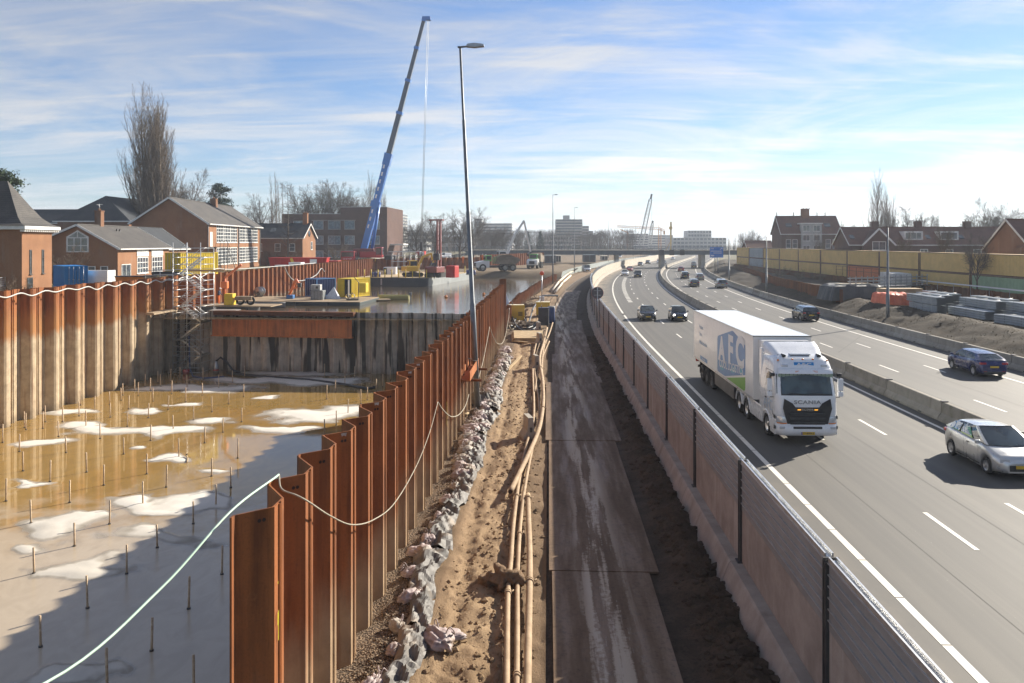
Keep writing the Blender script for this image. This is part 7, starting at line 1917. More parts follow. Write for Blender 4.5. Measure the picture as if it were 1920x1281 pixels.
# ------------------------------------------------------------------ dump trucks and the long excavator
def dumper(label, loc, rz):
    t = thing('dump_truck', label, 'dump truck', loc, rz, 'articulated dump trucks')
    WD = paint('dumper_white', (.66, .66, .64), .4); GD = paint('dumper_green', (.10, .36, .06), .4)
    m = MB(); m.prism([(1.6, .9), (4.6, .9), (4.75, 1.5), (4.5, 2.1), (2.6, 2.45), (1.6, 2.45)], -1.35, 1.35, 'x'); ob('bonnet', m, WD, t)
    m = MB(); m.bbox(-.7, .7, 4.6, 4.8, 1.15, 1.95, .05); ob('grille', m, BLACK, t)
    m = MB(); m.bbox(-1.0, 1.0, .9, 2.4, 2.3, 3.7, .12); c = ob('cab', m, GD, t); m = MB(); m.box(-.85, .85, 2.402, 2.42, 2.65, 3.5); m.box(-1.02, -1.003, 1.1, 2.2, 2.65, 3.5); m.box(1.003, 1.02, 1.1, 2.2, 2.65, 3.5); ob('cab_glass', m, GLASS, c)
    m = MB(); m.prism([(.2, 1.7), (-.1, 3.3), (-5.2, 3.2), (-6.0, 2.6), (-4.6, 1.5)], -1.5, 1.5, 'x'); b = ob('dump_body', m, simple('muddy_body', (.22, .18, .13), (.16, .12, .08), 1, .8), t)
    m = MB(); m.prism([(-.3, 3.25), (-1.5, 3.8), (-3.2, 3.9), (-4.9, 3.15)], -1.3, 1.3, 'x'); ob('load', m, EARTH, b)
    m = MB(); m.box(-.5, .5, -5, 2, .8, 1.3); ob('frame', m, STEEL_D, t)
    for y in (3.2, -2.2, -4.1):
        for s_ in (-1, 1):
            wheel(t, y, s_*1.15, .85, .65, s_, simple('dusty_rim', (.35, .33, .29), (.28, .26, .22), 3, .7), 0, True)
    m = MB()
    for s_ in (-1, 1): m.bbox(min(s_*.75, s_*1.45), max(s_*.75, s_*1.45), 2.3, 4.2, 1.72, 1.86, .04)
    ob('mudguard', m, WD, t)
    return t
EZ = 1.6
dt = dumper('white dump truck with green cab seen from the side on the far earth bank', (*at(927, 508.5, EZ), EZ), PI*.62)
dup(dt, (*at(1003, 503, EZ), EZ), PI - .15, 'white dump truck facing the viewer near the second lamp post')
LX, LY = at(938, 500, EZ)
t = digger('white long reach excavator with green stripe behind the dump truck', (LX, LY + 8, EZ), -PI*.32, paint('excavator_white', (.66, .66, .62), .4), 1.7, ((0, .6, 1.3), (0, 2.4, 5.0), (0, 4.3, 7.6), (0, 5.6, 2.2)), 'long_reach_excavator')
m = MB(); m.box(-.96, -.952, -1.4, .4, 1.2, 1.4); m.box(.952, .96, -1.4, .4, 1.2, 1.4); ob('stripe', m, paint('stripe_green', (.15, .45, .06), .4), t)

# ------------------------------------------------------------------ distant cranes
def lattice(m, p0, p1, w0, w1, n, r=.16):
    p0, p1 = Vector(p0), Vector(p1); d = (p1 - p0); s = Vector((d.z, 0, -d.x)).normalized(); q = Vector((0, 1, 0))
    cs = []
    for i in range(n + 1):
        f = i/n; w = w0 + (w1 - w0)*f; c = p0 + d*f
        cs.append([c + s*w/2*a + q*w/2*b for a, b in ((-1, -1), (1, -1), (1, 1), (-1, 1))])
    for k in range(4): m.tube([c[k] for c in cs], r, 4, False)
    for i in range(n):
        for k in range(4): m.tube([cs[i][k], cs[i+1][(k + 1) % 4]], r*.6, 3, False)
FWH = simple('far_crane_white', (.55, .55, .53), (.45, .45, .43), .5, .6); FOR = simple('far_crane_orange', (.55, .25, .06), (.45, .2, .05), .5, .6); FYE = simple('far_rig_yellow', (.62, .38, .04), (.5, .3, .04), .5, .6)
def pt(px, py, Y): x, z = atY(px, py, Y); return Vector((x, Y, z))
for lab, Y, base, tip_, w, jib in (('white lattice boom crane beyond the bridge', 460, (1201, 461), (1222, 364), 2.4, 1), ('smaller slim lattice boom beside the white crane', 520, (1218, 460), (1224, 414), 2.0, 0)):
    a, b = pt(*base, Y), pt(*tip_, Y); t = thing('crawler_crane', lab, 'crane', (a.x, Y, 0))
    o = Vector((a.x, Y, 0)); m = MB(); lattice(m, a - o, a - o + (b - a)*.9, w, w*.7, 14, .2); ob('lattice_boom', m, FWH, t)
    m = MB(); m.obox(a - o + (b - a)*.9, b - o, .8, 1.0); ob('boom_head', m, STEEL_D, t); m = MB(); m.bbox(-5, 2.0, -1.8, 1.8, 1.2, 4.5, .2); ob('house', m, STEEL_D, t); m = MB(); m.box(-4, 4, -2.5, -1.2, 0, 1.2); m.box(-4, 4, 1.2, 2.5, 0, 1.2); ob('track', m, RUBBER, t)
    m = MB(); m.tube([b - o, Vector((b.x - o.x, 0, 12))], .06, 3, False); m.tube([Vector((-4.5, 0, 4.5)), b - o], .07, 3, False); ob('pendant_rope', m, STEEL_D, t)
    m = MB(); m.add([(0, 0, -.6 + a.z*0), (0, 0, 0), (.4, 0, 0)], [(0, 1, 2)]); 
Y = 640; a = pt(1237, 462, Y); top = pt(1237, 429, Y); t = thing('tower_crane', 'thin tower crane with long level jib in the haze', 'crane', (a.x, Y, 0)); o = Vector((a.x, Y, 0))
m = MB(); lattice(m, Vector((0, 0, 0)), top - o, 2.0, 2.0, 10, .2); ob('mast', m, FOR, t); m = MB(); lattice(m, top - o, pt(1157, 424.5, Y) - o, 1.8, 1.2, 20, .16); ob('jib', m, FOR, t); m = MB(); lattice(m, top - o, pt(1246, 433, Y) - o, 1.6, 1.4, 4, .16); m.tube([top - o, pt(1234, 422.5, Y) - o], .2, 4); m.tube([pt(1234, 422.5, Y) - o, pt(1205, 427, Y) - o], .08, 3, False); m.bbox(*(sorted(((pt(1244, 433, Y) - o).x, (pt(1247, 433, Y) - o).x))), -.8, .8, (pt(1245, 440, Y) - o).z, (pt(1245, 433, Y) - o).z, .1); ob('counter_jib', m, FOR, t)
Y = 480; a = pt(1257.5, 462, Y); b = pt(1258, 416, Y); t = thing('piling_rig', 'yellow piling rig mast right of the cranes', 'piling rig', (a.x, Y, 0)); o = Vector((a.x, Y, 0)); m = MB(); m.obox((0, 0, 0), b - o, .9, .9, (0, 1, 0)); m.tube([(-3.5, 0, 2), (0, 0, (b.z)*.45)], .2, 5); ob('leader', m, FYE, t); m = MB(); m.bbox(-.9, .9, -.8, .8, b.z*.78, b.z*.86, .1); ob('hammer', m, FYE, t); m = MB(); m.bbox(-5, -.6, -1.6, 1.6, .8, 3.4, .2); ob('house', m, FYE, t)
Y = 520; a = pt(1176.5, 462, Y); b = pt(1177, 436, Y); t = thing('concrete_pump', 'orange boom of a concrete pump in the haze', 'concrete pump', (a.x, Y, 0)); o = Vector((a.x, Y, 0)); m = MB(); m.obox((0, 0, 0), b - o, .8, .8, (0, 1, 0)); m.obox(b - o, pt(1163, 430.5, Y) - o, .5, .6); ob('boom', m, FOR, t); m = MB(); m.bbox(-3, 3, -1.4, 1.4, .5, 3, .2); ob('truck_body', m, REDP, t)

# ------------------------------------------------------------------ works on the far bank
pile_line('bank_piling', 'dark brown sheet pile wall below the gangway on the far bank', [rp(101, 35)[:2], rp(150, 35.2)[:2]][::-1], 1.5, -.55, -.5, 2.45, RUST_D, .05)
pile_line('bank_piling', 'dark brown sheet pile wall further along under the brush', [rp(150, 36.5)[:2], rp(215, 38)[:2]][::-1], 1.5, -.55, -.5, 2.3, RUST_D, .05)
pile_line('bank_piling', 'low dark piling at the foot of the container wall near the pipe stacks', [(51.6, 64), (51.6, 128)][::-1], 1.5, -.4, .5, 2.6, RUST_D, .03)
pile_line('bank_piling', 'low dark piling at the foot of the container wall near its far end', [(51.6, 128), (51.6, 225)][::-1], 1.5, -.4, .3, 2.3, RUST_D, .03)
t = thing('steel_gangway', 'grey steel gangway with many rails on the far bank', 'gangway', (*rp(103, 36.2)[:2], 0), 0)
g = MB(); g.obox((0, 0, 2.62), (13.5, 9, 2.5), 1.6, .14); ob('walkway', g, STEEL_D, t)
for k, z in enumerate((2.95, 3.35, 3.75)):
    g = MB(); g.obox((-.2, -.8, z), (13.3, 8.2, z - .1), .07, .10); g.obox((.3, .8, z), (13.8, 9.8, z - .1), .07, .10); ob('hand_rail', g, STEEL_G, t)
for i in range(15):
    f = i/14; g = MB(); g.box(13.4*f - .05, 13.4*f + .05, 9*f - .85, 9*f - .75, 2.5, 4.0); ob('rail_post', g, STEEL_G, t)
for x, y in ((-.3, -1), (6, 3.4), (12.6, 8)): g = MB(); g.box(x, x + .4, y, y + .4, .2, 2.5); ob('trestle', g, STEEL_D, t)
t = thing('brown_railing', 'thin brown railing in front of the orange red container', 'railing', (51.2, 124, 1.6))
for z in (.65, 1.25): g = MB(); g.obox((0, 0, z + 1.2), (0, 22, z + 1.2), .05, .06); ob('rail', g, RUST_D, t)
for i in range(8): g = MB(); g.box(-.03, .03, i*3.1, i*3.1 + .06, .9, 2.5); ob('post', g, RUST_D, t)
t = thing('white_handrail', 'long white handrail in front of the container wall near the right edge', 'railing', (50.6, 58, 1.6)); g = MB(); g.obox((0, 0, 1.45), (0, 58, 1.45), .06, .16); ob('rail', g, WHITE_P, t)
for i in range(15): g = MB(); g.box(.0, .06, i*4.1, i*4.1 + .06, 0, 1.37); ob('post', g, STEEL_G, t)
# pipe bundles
PVC = simple('grey_pipe', (.33, .36, .38), (.27, .30, .32), 1.2, .5, 0, .05)
def pipe_end():
    return None
def bundle(label, X, Y, z, L, rz, nx=11, nz=5, r=.063, bow=0.0, tilt=0.0):
    t = thing('pipe_bundle', label, 'pipe bundle', (X, Y, z), rz, 'bundles of grey pipes')
    q = 0
    for j in range(nz):
        for i in range(nx - (j % 2)):
            m = MB(); x = (i + .5*(j % 2))*r*2.02; zz = r + j*r*1.76
            pts = [(x, y, zz + tilt*y/L) if not bow else (x + bow*math.sin(PI*(y/L)), y, zz + tilt*y/L) for y in lin(0, L, 6 if bow else 1)]
            m.tube(pts, r, 8, caps=False); m.tube(pts, r*.84, 8, caps=False); ob('pipe', m, PVC, t); q += 1
    for f in (.18, .5, .82):
        m = MB(); w, h = nx*r*2.02, nz*r*1.76 + .06; y = L*f
        off = bow*math.sin(PI*f) if bow else 0
        m.tube([(-.02 + off, y, 0), (-.03 + off, y, h), (w + off, y, h), (w + .01 + off, y, 0)], .015, 4); ob('strap', m, WHITE_P if f == .18 else STEEL_D, t)
    return t
def bspot(px, py, z): return at(px, py, z)
PX = [('grey pipe bundle at the left of the stacks, bottom layer', 1757, 588, 0, 0, 0), ('grey pipe bundle at the left of the stacks, top layer', 1757, 588, 1, 0, 0),
      ('grey pipe bundle second from the left, bottom layer', 1778, 585, 0, .6, 0), ('grey pipe bundle second from the left, top layer', 1778, 585, 1, .9, 0), ('grey pipe bundle third from the left, top layer', 1799, 582, 1, 1.6, 0), ('grey pipe bundle third from the left, bottom layer', 1799, 582, 0, 1.5, 0),
      ('grey pipe bundle lying lowest in the middle of the stacks', 1848, 600, 0, 0, 0), ('grey pipe bundle in the middle of the stacks, upper front', 1868, 598, 1, 0, 0), ('grey pipe bundle in the middle of the stacks, supporting the upper front one', 1868, 598, 0, .4, 0), ('grey pipe bundle in the middle of the stacks, upper back', 1893, 594, 1, 0, 0), ('grey pipe bundle in the middle of the stacks, lower back', 1893, 594, 0, 0, 0),
      ('sagging grey pipe bundle at the right edge, lowest', 1950, 620, 0, 0, .45), ('grey pipe bundle at the right edge above the sagging one', 1975, 612, 1, 0, 0), ('grey pipe bundle at the right edge, supporting the upper one', 1975, 612, 0, 0, 0)]
for lab, px, py, lay, dy, bow in PX:
    X, Y = at(px, py, 1.3); bundle(lab, X, Y + dy*.88, 1.27 + lay*.83, 6.7 + RND.uniform(-.4, .5), RND.uniform(-.03, .03), 8, 7, .0605, bow)
# orange sheeted stack, planks, blue sheet
def lumpy(m, w, d, h, seed, n=14, drape=.06):
    rows = []
    for j in range(n + 1):
        row = []
        for i in range(n + 1):
            u, v = i/n*2 - 1, j/n*2 - 1
            e = max(abs(u), abs(v)); k = (1 - sm(.82, 1.0, e)); 
            hh = h * k * (1 + .10*noise.noise(Vector((u*2.2, v*2.2, seed)))) + noise.noise(Vector((u*5, v*5, seed + 5)))*drape*(.4 + k)
            row.append((u*w/2*(1 + .05*noise.noise(Vector((u*3, v*3, seed + 9)))), v*d/2*(1 + .05*noise.noise(Vector((u*3, v*3, seed + 2)))), max(0, hh)))
        rows.append(row)
    m.grid(rows, False); return m
OSH = simple('orange_sheet', (.72, .14, .045), (.60, .10, .03), 2, .55, 0, .2)
X, Y = at(1674, 571, 1.3); t = thing('sheeted_stack', 'stack wrapped in bright orange sheeting left of the pipe bundles', 'wrapped stack', (X, Y, 1.35), .1); ob('sheet', lumpy(MB(), 3.4, 4.2, 1.25, 4), OSH, t); m = MB(); m.box(-1.6, 1.6, -2.0, 2.0, -.2, .05); ob('pallet', m, PAL, t)
t = thing('plank_stack', 'pale timber stack with blue sheet behind the orange sheeting', 'timber stack', (*at(1690, 563, 1.3), 1.2), .1); 
for i in range(5): m = MB(); m.box(-2.6, 2.2, -.9, .9, .9 + i*.13, 1.0 + i*.13); ob('plank', m, PAL, t)
m = MB(); m.box(-2.5, 4.2, -1, 1.2, 0, .88); ob('blue_sheet', m, simple('blue_sheet', (.02, .07, .22), (.02, .05, .16), 2, .6), t)
t = thing('orange_box', 'small orange metal box beside the dark tarpaulin on the bank', 'box', (*at(1613, 560, 1.2), 1.2), .1); m = MB(); m.bbox(-1.1, 1.1, 0, .9, 0, .62, .03); ob('box_body', m, m_cont('orange_paint_box', (.55, .25, .04), .2), t); m = MB(); m.box(-1.15, 1.15, -.04, .94, .622, .68); ob('lid', m, m_cont('orange_lid', (.60, .28, .05), .2), t)
t = thing('dark_tarpaulin', 'dark tarpaulin covered heap under the gangway', 'covered heap', (*at(1596, 560, 1.2), 1.1), .2); ob('sheet', lumpy(MB(), 7.5, 4, 1.9, 8), simple('dark_sheet', (.035, .04, .048), (.05, .055, .06), 2, .6), t); m = MB(); m.box(-2.0, 2.2, -.8, .3, 1.95, 2.02); ob('board', m, simple('cream_board', (.55, .47, .33), (.48, .4, .28), 3, .7), t)
# ------------------------------------------------------------------ foreground: anchor bars in the pit
BARM = simple('rusty_anchor_bar', (.56, .43, .29), (.42, .29, .18), 6, .75, .2, .1)
bars = [(13,80),(97,125),(130,15),(292,50),(330,130),(500,60),(617,138),(752,70),(893,152),(1022,82),(115,222),(250,275),(432,228),(518,293),(733,237),(830,303),(1056,248),(1187,158),(1152,305),(30,373),(348,380),(713,388),(1078,393),(155,483),(547,487),(965,485),(372,597),(785,605),(170,733),(632,735),(1108,738),(437,907),(942,910),(203,1100),(757,1120),(535,1310),(968,1340)]
spots = [(x*.3756, 800 + y*.3756) for x, y in bars]
spots += [(x*.25, 500 + y*.25) for x, y in [(185,1210),(322,1215),(340,1165),(470,1165),(593,1120),(604,1040),(645,1200),(710,1080),(823,1035),(827,1130),(909,1003),(922,965),(955,1200),(965,1068),(1010,932),(1037,968),(1088,900),(1113,1135),(1128,932),(1148,1010),(1185,870),(1205,900),(1262,1072),(1287,955),(1300,1222),(1280,860),(1393,1015),(1403,908),(1452,1152),(1518,965),(1522,850),(1590,1090),(1640,912),(1672,1243),(1714,1030),(1745,870),(1812,1165),(1828,975),(1835,825),(1350,840),(1270,800)]]
spots += [(600 + x*.25, 520 + y*.25) for x, y in [(35,740),(50,915),(115,860),(187,810),(210,1020),(122,1110),(35,1180),(308,950),(355,920),(420,855),(470,820),(530,770),(258,760)]]
bm_ = MB(); bm_.tube([(0, 0, -.3), (0, 0, 1.2)], .042, 8); bme = bm_.mesh('bar', BARM)
cm_ = MB(); cm_.tube([(0, 0, .0), (0, 0, .05)], .075, 8); cme_ = cm_.mesh('collar', STEEL_D)
for i, (px, py) in enumerate(spots):
    X, Y = at(px, py, PIT_Z)
    t = thing('anchor_bar', 'thin rusty anchor bar in the ' + ('near' if Y < 40 else 'middle' if Y < 62 else 'far') + ' part of the flooded pit, ' + ('left side' if X < -30 else 'middle' if X < -19 else 'right side'), 'anchor bar', (X, Y, PIT_Z), RND.uniform(0, 6), 'anchor bars in the pit', (1, 1, RND.uniform(.88, 1.08)))
    b = ob('bar', bme, None, t, rot=(RND.uniform(-.03, .03), RND.uniform(-.03, .03), 0)); ob('collar', cme_, None, t)
t = thing('bent_rod', 'short bent pale rod lying on the pit floor', 'rod', (*at(352, 862, PIT_Z), PIT_Z)); m = MB(); m.tube([(-.35, .6, .12), (0, 0, .06), (.25, -.7, .04)], .04, 6); ob('rod', m, PAL, t); m = MB(); m.lathe([(.06, 0), (.06, .1)], 6, 'z', (-.35, .6, .1)); ob('nut', m, STEEL_D, t)
# pumps and hoses at the far end of the pit
HOSEK = simple('black_hose', (.02, .022, .028), (.035, .037, .042), 4, .5, 0, .05)
t = thing('pit_pump', 'grey submersible pump standing at the foot of the cross wall', 'pump', (*at(405, 700, PIT_Z), PIT_Z)); m = MB(); m.lathe([(.001, 0), (.3, 0), (.3, .8), (.2, 1.0), (.2, 1.3), (.001, 1.3)], 12); ob('pump_body', m, STEEL_G, t); m = MB(); m.lathe([(.32, .3), (.32, .45)], 12); ob('red_band', m, REDP, t)
m = MB(); m.tube([(0, 0, 1.3), (.5, 0, 1.7), (1.2, 0, 1.2), (1.8, .1, .3), (2.6, .1, .1)], .11, 8); ob('outlet_hose', m, HOSEK, t)
pts = [(*at(px, py, PIT_Z), PIT_Z + .1) for px, py in [(427, 702), (470, 706), (520, 710), (580, 714), (640, 722), (690, 731), (705, 728)]]
m = MB(); m.tube([(x - pts[0][0], y - pts[0][1], z) for x, y, z in pts], .13, 8); t = thing('discharge_hose', 'black hose lying across the far end of the pit', 'hose', (pts[0][0], pts[0][1], 0)); ob('hose', m, HOSEK, t)
pts = [(*at(px, py, PIT_Z), PIT_Z + h) for px, py, h in [(357, 640, 3), (356, 700, .5), (362, 708, .1), (385, 711, .1), (420, 708, .1)]]
pts[0] = (pts[1][0], pts[1][1] - .2, PIT_Z + 4)
m = MB(); m.tube([(x - pts[1][0], y - pts[1][1], z) for x, y, z in pts], .08, 8); t = thing('blue_hose', 'blue hose hanging down beside the scaffold stair', 'hose', (pts[1][0], pts[1][1], 0)); ob('hose', m, simple('blue_hose_rubber', (.04, .07, .16), (.05, .08, .18), 3, .5), t)
t = thing('red_bucket', 'red bucket pump at the foot of the scaffold stair', 'pump', (*at(349, 702, PIT_Z), PIT_Z)); m = MB(); m.lathe([(.001, 0), (.32, 0), (.38, .55), (.34, .55)], 12); ob('bucket', m, REDP, t); m = MB(); m.tube([(-.36, 0, .5), (0, 0, .9), (.36, 0, .5)], .02, 5); ob('handle', m, STEEL_D, t)

# ------------------------------------------------------------------ ropes and hoses on the pile walls
HOSEW = simple('pale_rope', (.33, .30, .23), (.25, .22, .17), 8, .8, 0, .3)
HOSEG = simple('pale_green_hose', (.50, .66, .52), (.42, .58, .45), 4, .55, 0, .05)
def onX(px, py, X):
    dx, dy, u = ray(px, py); k = X / dx; return Vector((X, dy*k, CAM_H + u*k))
def catmull(P, n=8):
    P = [Vector(p) for p in P]; P = [P[0]*2 - P[1]] + P + [P[-1]*2 - P[-2]]; out = []
    for i in range(1, len(P) - 2):
        for k in range(n):
            t_ = k/n; a, b, c, d = P[i-1:i+3]
            out.append(.5*((2*b) + (c - a)*t_ + (2*a - 5*b + 4*c - d)*t_*t_ + (3*b - a - 3*c + d)*t_**3))
    out.append(P[-2]); return out
p1 = Vector((-4.22, 12.45, 4.56)); p0 = Vector((-4.34, 11.0, 4.50))
gl_pts = catmull([Vector((-6.0, 6.0, 4.05)), Vector((*atY(85, 1281, 8.0)[:1], 8.0, atY(85, 1281, 8.0)[1])), Vector((*atY(300, 1105, 9.6)[:1], 9.6, atY(300, 1105, 9.6)[1])), p0 + Vector((-.05, -.05, -.02)), p1])
m = MB(); m.tube(gl_pts, .016, 8); tag(ob('safety_line', m, HOSEG), 'pale green hose running from the first pile out to lower left', 'hose')
XR = -3.70
rp_pts = [p1, onX(528, 917, -4.08), onX(556, 929, -3.84)] + [onX(px, py, XR) for px, py in [(580, 942), (620, 968), (660, 984), (700, 975), (740, 943), (780, 875), (805, 812), (821, 754)]]
m = MB(); m.tube(catmull(rp_pts), .014, 8); tag(ob('hanging_rope', m, HOSEW), 'pale rope sagging deep along the first piles of the near wall', 'rope')
m = MB(); m.tube(catmull([onX(px, py, XR) for px, py in [(821, 754), (830, 768), (845, 781), (860, 778), (872, 762), (879, 740)]]), .02, 8); tag(ob('hanging_rope', m, HOSEW), 'short sagging rope between the first deep loop and the lamp bracket', 'rope')
m = MB(); m.tube(catmull([onX(px, py, XR) for px, py in [(893, 724), (905, 680), (913, 640), (918, 613)]]), .022, 8); tag(ob('hanging_rope', m, HOSEW), 'taut pale rope rising from the lamp bracket along the wall', 'rope')
m = MB(); m.tube(catmull([onX(px, py, XR) for px, py in [(918, 613), (925, 632), (934, 645), (945, 638), (953, 600), (955, 578)]]), .024, 8); tag(ob('hanging_rope', m, HOSEW), 'far sagging rope near the white board', 'rope')
pts = []
for i in range(0, 19):
    y = 36 + i*3.05; pts += [Vector((-40.7, y, 4.3)), Vector((-40.75, y + 1.5, 4.02 + RND.uniform(-.08, .1)))]
pts += [Vector((-40.5, 93.5, 4.4)), Vector((-40.6, 97, 5.0)), Vector((-40.8, 102, 4.75)), Vector((-40.9, 118, 4.62)), Vector((-40.9, 140, 4.6))]
m = MB(); m.tube(catmull(pts, 4), .055, 8); tag(ob('wall_hose', m, simple('grey_hose', (.50, .50, .47), (.42, .42, .39), 3, .5)), 'pale grey hose hung in loops along the top of the far pit wall', 'hose')
m = MB(); m.tube(catmull([Vector((-40.2, y, z)) for y, z in [(121, 4.5), (123, 3.2), (126, 2.2), (132, 2.0), (138, 2.6), (141, 3.6), (143, 3.0)]]), .09, 8); tag(ob('wall_hose', m, simple('grey_hose_dark', (.30, .30, .29), (.24, .24, .23), 3, .5)), 'grey hose looping down the rusty basin wall behind the raft', 'hose')
# spray marks on the first piles
SPRAY = simple('yellow_spray', (.80, .72, .03), (.7, .62, .03), 9, .6, 0, 0)
def mark(y, z0, z1, dx=.034):
    q = MB(); q.prism([(y, z0), (y + .014, z0 + .01), (y + .012, (z0 + z1)/2), (y + .02, z1), (y + .006, z1 - .01), (y + .002, (z0 + z1)/2)], .031, .034, 'x'); o = ob('spray_mark', q, SPRAY, right_piles, (0, 0, 0)); return o
for y, a, b in ((.55, 3.36, 3.40), (.57, 2.55, 2.98), (.54, 2.78, 2.96), (.57, 1.28, 1.34), (.53, 1.20, 1.26), (.56, 1.10, 1.22), (.58, 1.34, 1.38)): mark(y, a, b)
for y, a, b in ((19.6, 1.3, 2.2), (21.1, 2.6, 2.7)): mark(y, a, b)
# scraped patches and shackle holes at the pile heads
HOLE = simple('dark_hole', (.02, .012, .008), (.03, .018, .012), 4, .9, 0, 0); SCRAPE = simple('scraped_steel', (.50, .44, .40), (.36, .3, .26), 12, .5, .4)
pu, pv = pile_profile(1.5, .66)[1], pile_profile(1.5, .66)[2]
nrm = Vector((.375, -.42, 0)).normalized()
for i in range(22):
    for k in (.62, .74):
        c = Vector((-.42 + .42*k, .105 + .375*k, WALL_TOP - .17)) + nrm*.008
        q = MB(); a = Vector((.42, .375, 0)).normalized(); b = Vector((0, 0, 1))
        q.add([c + a*.028*math.cos(g*PI/5) + b*.028*math.sin(g*PI/5) for g in range(10)], [tuple(range(10))]); ob('shackle_hole', q, HOLE, right_piles, (0, i*1.5, 0))
    if RND.random() < .7:
        q = MB(); z1 = WALL_TOP - .02; k0, k1 = .58, .80
        P_ = [Vector((-.42 + .42*k, .105 + .375*k, z)) + nrm*.006 for k, z in ((k0, z1), (k1, z1), (k1 - .03, z1 - .07), ((k0 + k1)/2, z1 - .045), (k0 + .03, z1 - .06))]
        q.add(P_, [tuple(range(5))]); ob('scrape_mark', q, SCRAPE, right_piles, (0, i*1.5, 0))

# ------------------------------------------------------------------ hoses and pipes beside the haul road
DUSTY = simple('dusty_pipe', (.40, .285, .175), (.30, .205, .12), 2.5, .8, 0, .25)
def gpts(L, z): return [Vector((*at(px, py, z), z)) for px, py in L]
def ground_pipe(label, L, r, z, rings, end=None):
    P = catmull(gpts(L, z), 6); t = thing('ground_pipe', label, 'pipe', (P[0].x, P[0].y, 0)); o = Vector((P[0].x, P[0].y, 0))
    m = MB(); m.tube([p - o for p in P], r, 12); ob('pipe', m, DUSTY, t)
    for px, py in rings:
        c = Vector((*at(px, py, z), z)); i = min(range(1, len(P) - 1), key=lambda k: (P[k] - c).length); d = (P[i+1] - P[i-1]).normalized()
        q = MB(); q.tube([P[i] - o - d*.09, P[i] - o - d*.03], r*1.35, 12); q.tube([P[i] - o + d*.0, P[i] - o + d*.06], r*1.35, 12); q.tube([P[i] - o + d*.0 + Vector((r*1.2, 0, .0)), P[i] - o + d*.1 + Vector((r*2.1, 0, .02))], .016, 5); ob('coupling', q, DUSTY, t)
    if end:
        d = (P[-1] - P[-2]).normalized(); q = MB(); c = P[-1] - o + d*.004
        a = d.orthogonal().normalized(); b = d.cross(a); q.add([c + (a*math.cos(g*PI/6) + b*math.sin(g*PI/6))*r*.8 for g in range(12)], [tuple(range(12))]); ob('open_end', q, HOLE, t)
    return t
ground_pipe('left one of the dusty pipes, passing under the mud lump', [(948, 1330), (950, 1281), (951, 1180), (953, 1100), (958, 1050), (962, 990), (969, 930), (977, 880), (991, 820), (1000, 790), (1001, 750), (999, 700), (1000, 670), (1006, 640)], .060, .10, [(952, 1112), (969, 932)])
ground_pipe('middle one of the dusty pipes beside the haul road', [(968, 1330), (969, 1281), (970, 1180), (970, 1100), (972, 1040), (976, 980), (984, 915), (996, 850), (1010, 790), (1010, 750), (1004, 710), (1003, 680), (1010, 650), (1021, 618)], .055, .09, [(972, 1005), (968, 1262)])
ground_pipe('thick dusty pipe nearest the steel plates', [(988, 1330), (989, 1281), (991, 1180), (993, 1090), (993, 1030), (991, 970), (990, 928)], .078, .11, [(993, 1092), (990, 930)])
ground_pipe('thick dusty pipe with an open end lying across the others', [(1026, 615), (1020, 640), (1012, 672), (1017, 710), (1019, 750), (1012, 800), (994, 845), (975, 885), (957, 922)], .085, .26, [(1013, 690), (1018, 765)], True)
ground_pipe('far dusty pipe bending towards the black pump', [(1017, 760), (1019, 720), (1016, 690), (1020, 650), (1030, 625), (1038, 600)], .07, .12, [(1019, 725), (1022, 645)])
ground_pipe('short dusty pipe piece between the tapered blocks', [(1003, 735), (1008, 700), (1018, 668), (1030, 640)], .05, .12, [(1008, 700)])
for k, L in enumerate([[(1035, 545), (1048, 528), (1062, 516)], [(1041, 548), (1055, 530), (1070, 517)], [(1052, 524), (1066, 513), (1082, 504)]]):
    P = gpts(L, .25); t = thing('pale_pipe', ['pale pipe heap beside the far haul road, left piece', 'pale pipe heap beside the far haul road, middle piece', 'pale pipe heap beside the far haul road, farthest piece'][k], 'pipe', P[0][:]); m = MB(); m.tube([p - P[0] for p in P], .22, 10); ob('pipe', m, simple('pale_pipe_plastic', (.58, .50, .38), (.48, .4, .3), 2, .6), t); m = MB(); m.tube([(P[1] - P[0])*.95, (P[1] - P[0])*1.03], .28, 10); ob('collar', m, DUSTY, t)
# lump of mud on the pipes
def rock(seed, r, sq=.6, n=2, rough=.35):
    bm = bmesh.new(); bmesh.ops.create_icosphere(bm, subdivisions=n, radius=1)
    for v in bm.verts:
        k = 1 + rough*noise.fractal(v.co*1.6 + Vector((seed*3.1, seed, 0)), 1, 2, 4); v.co = Vector((v.co.x*r*k, v.co.y*r*k, v.co.z*r*k*sq))
    return bm
m = MB(); b = rock(3, .34, .75, 4, .75); m.bm(b, True); b = rock(8, .22, .6, 3, .7); bmesh.ops.translate(b, vec=(-.42, .12, -.05), verts=b.verts); m.bm(b, True)
tag(ob('mud_lump', m, m_soil('clay_lump', (.25, .165, .10), (.19, .125, .075), (.12, .08, .05), 3, bd=.05), None, (*at(948, 1088, .1), .10)), 'rough lump of clay lying on two of the dusty pipes', 'mud lump')
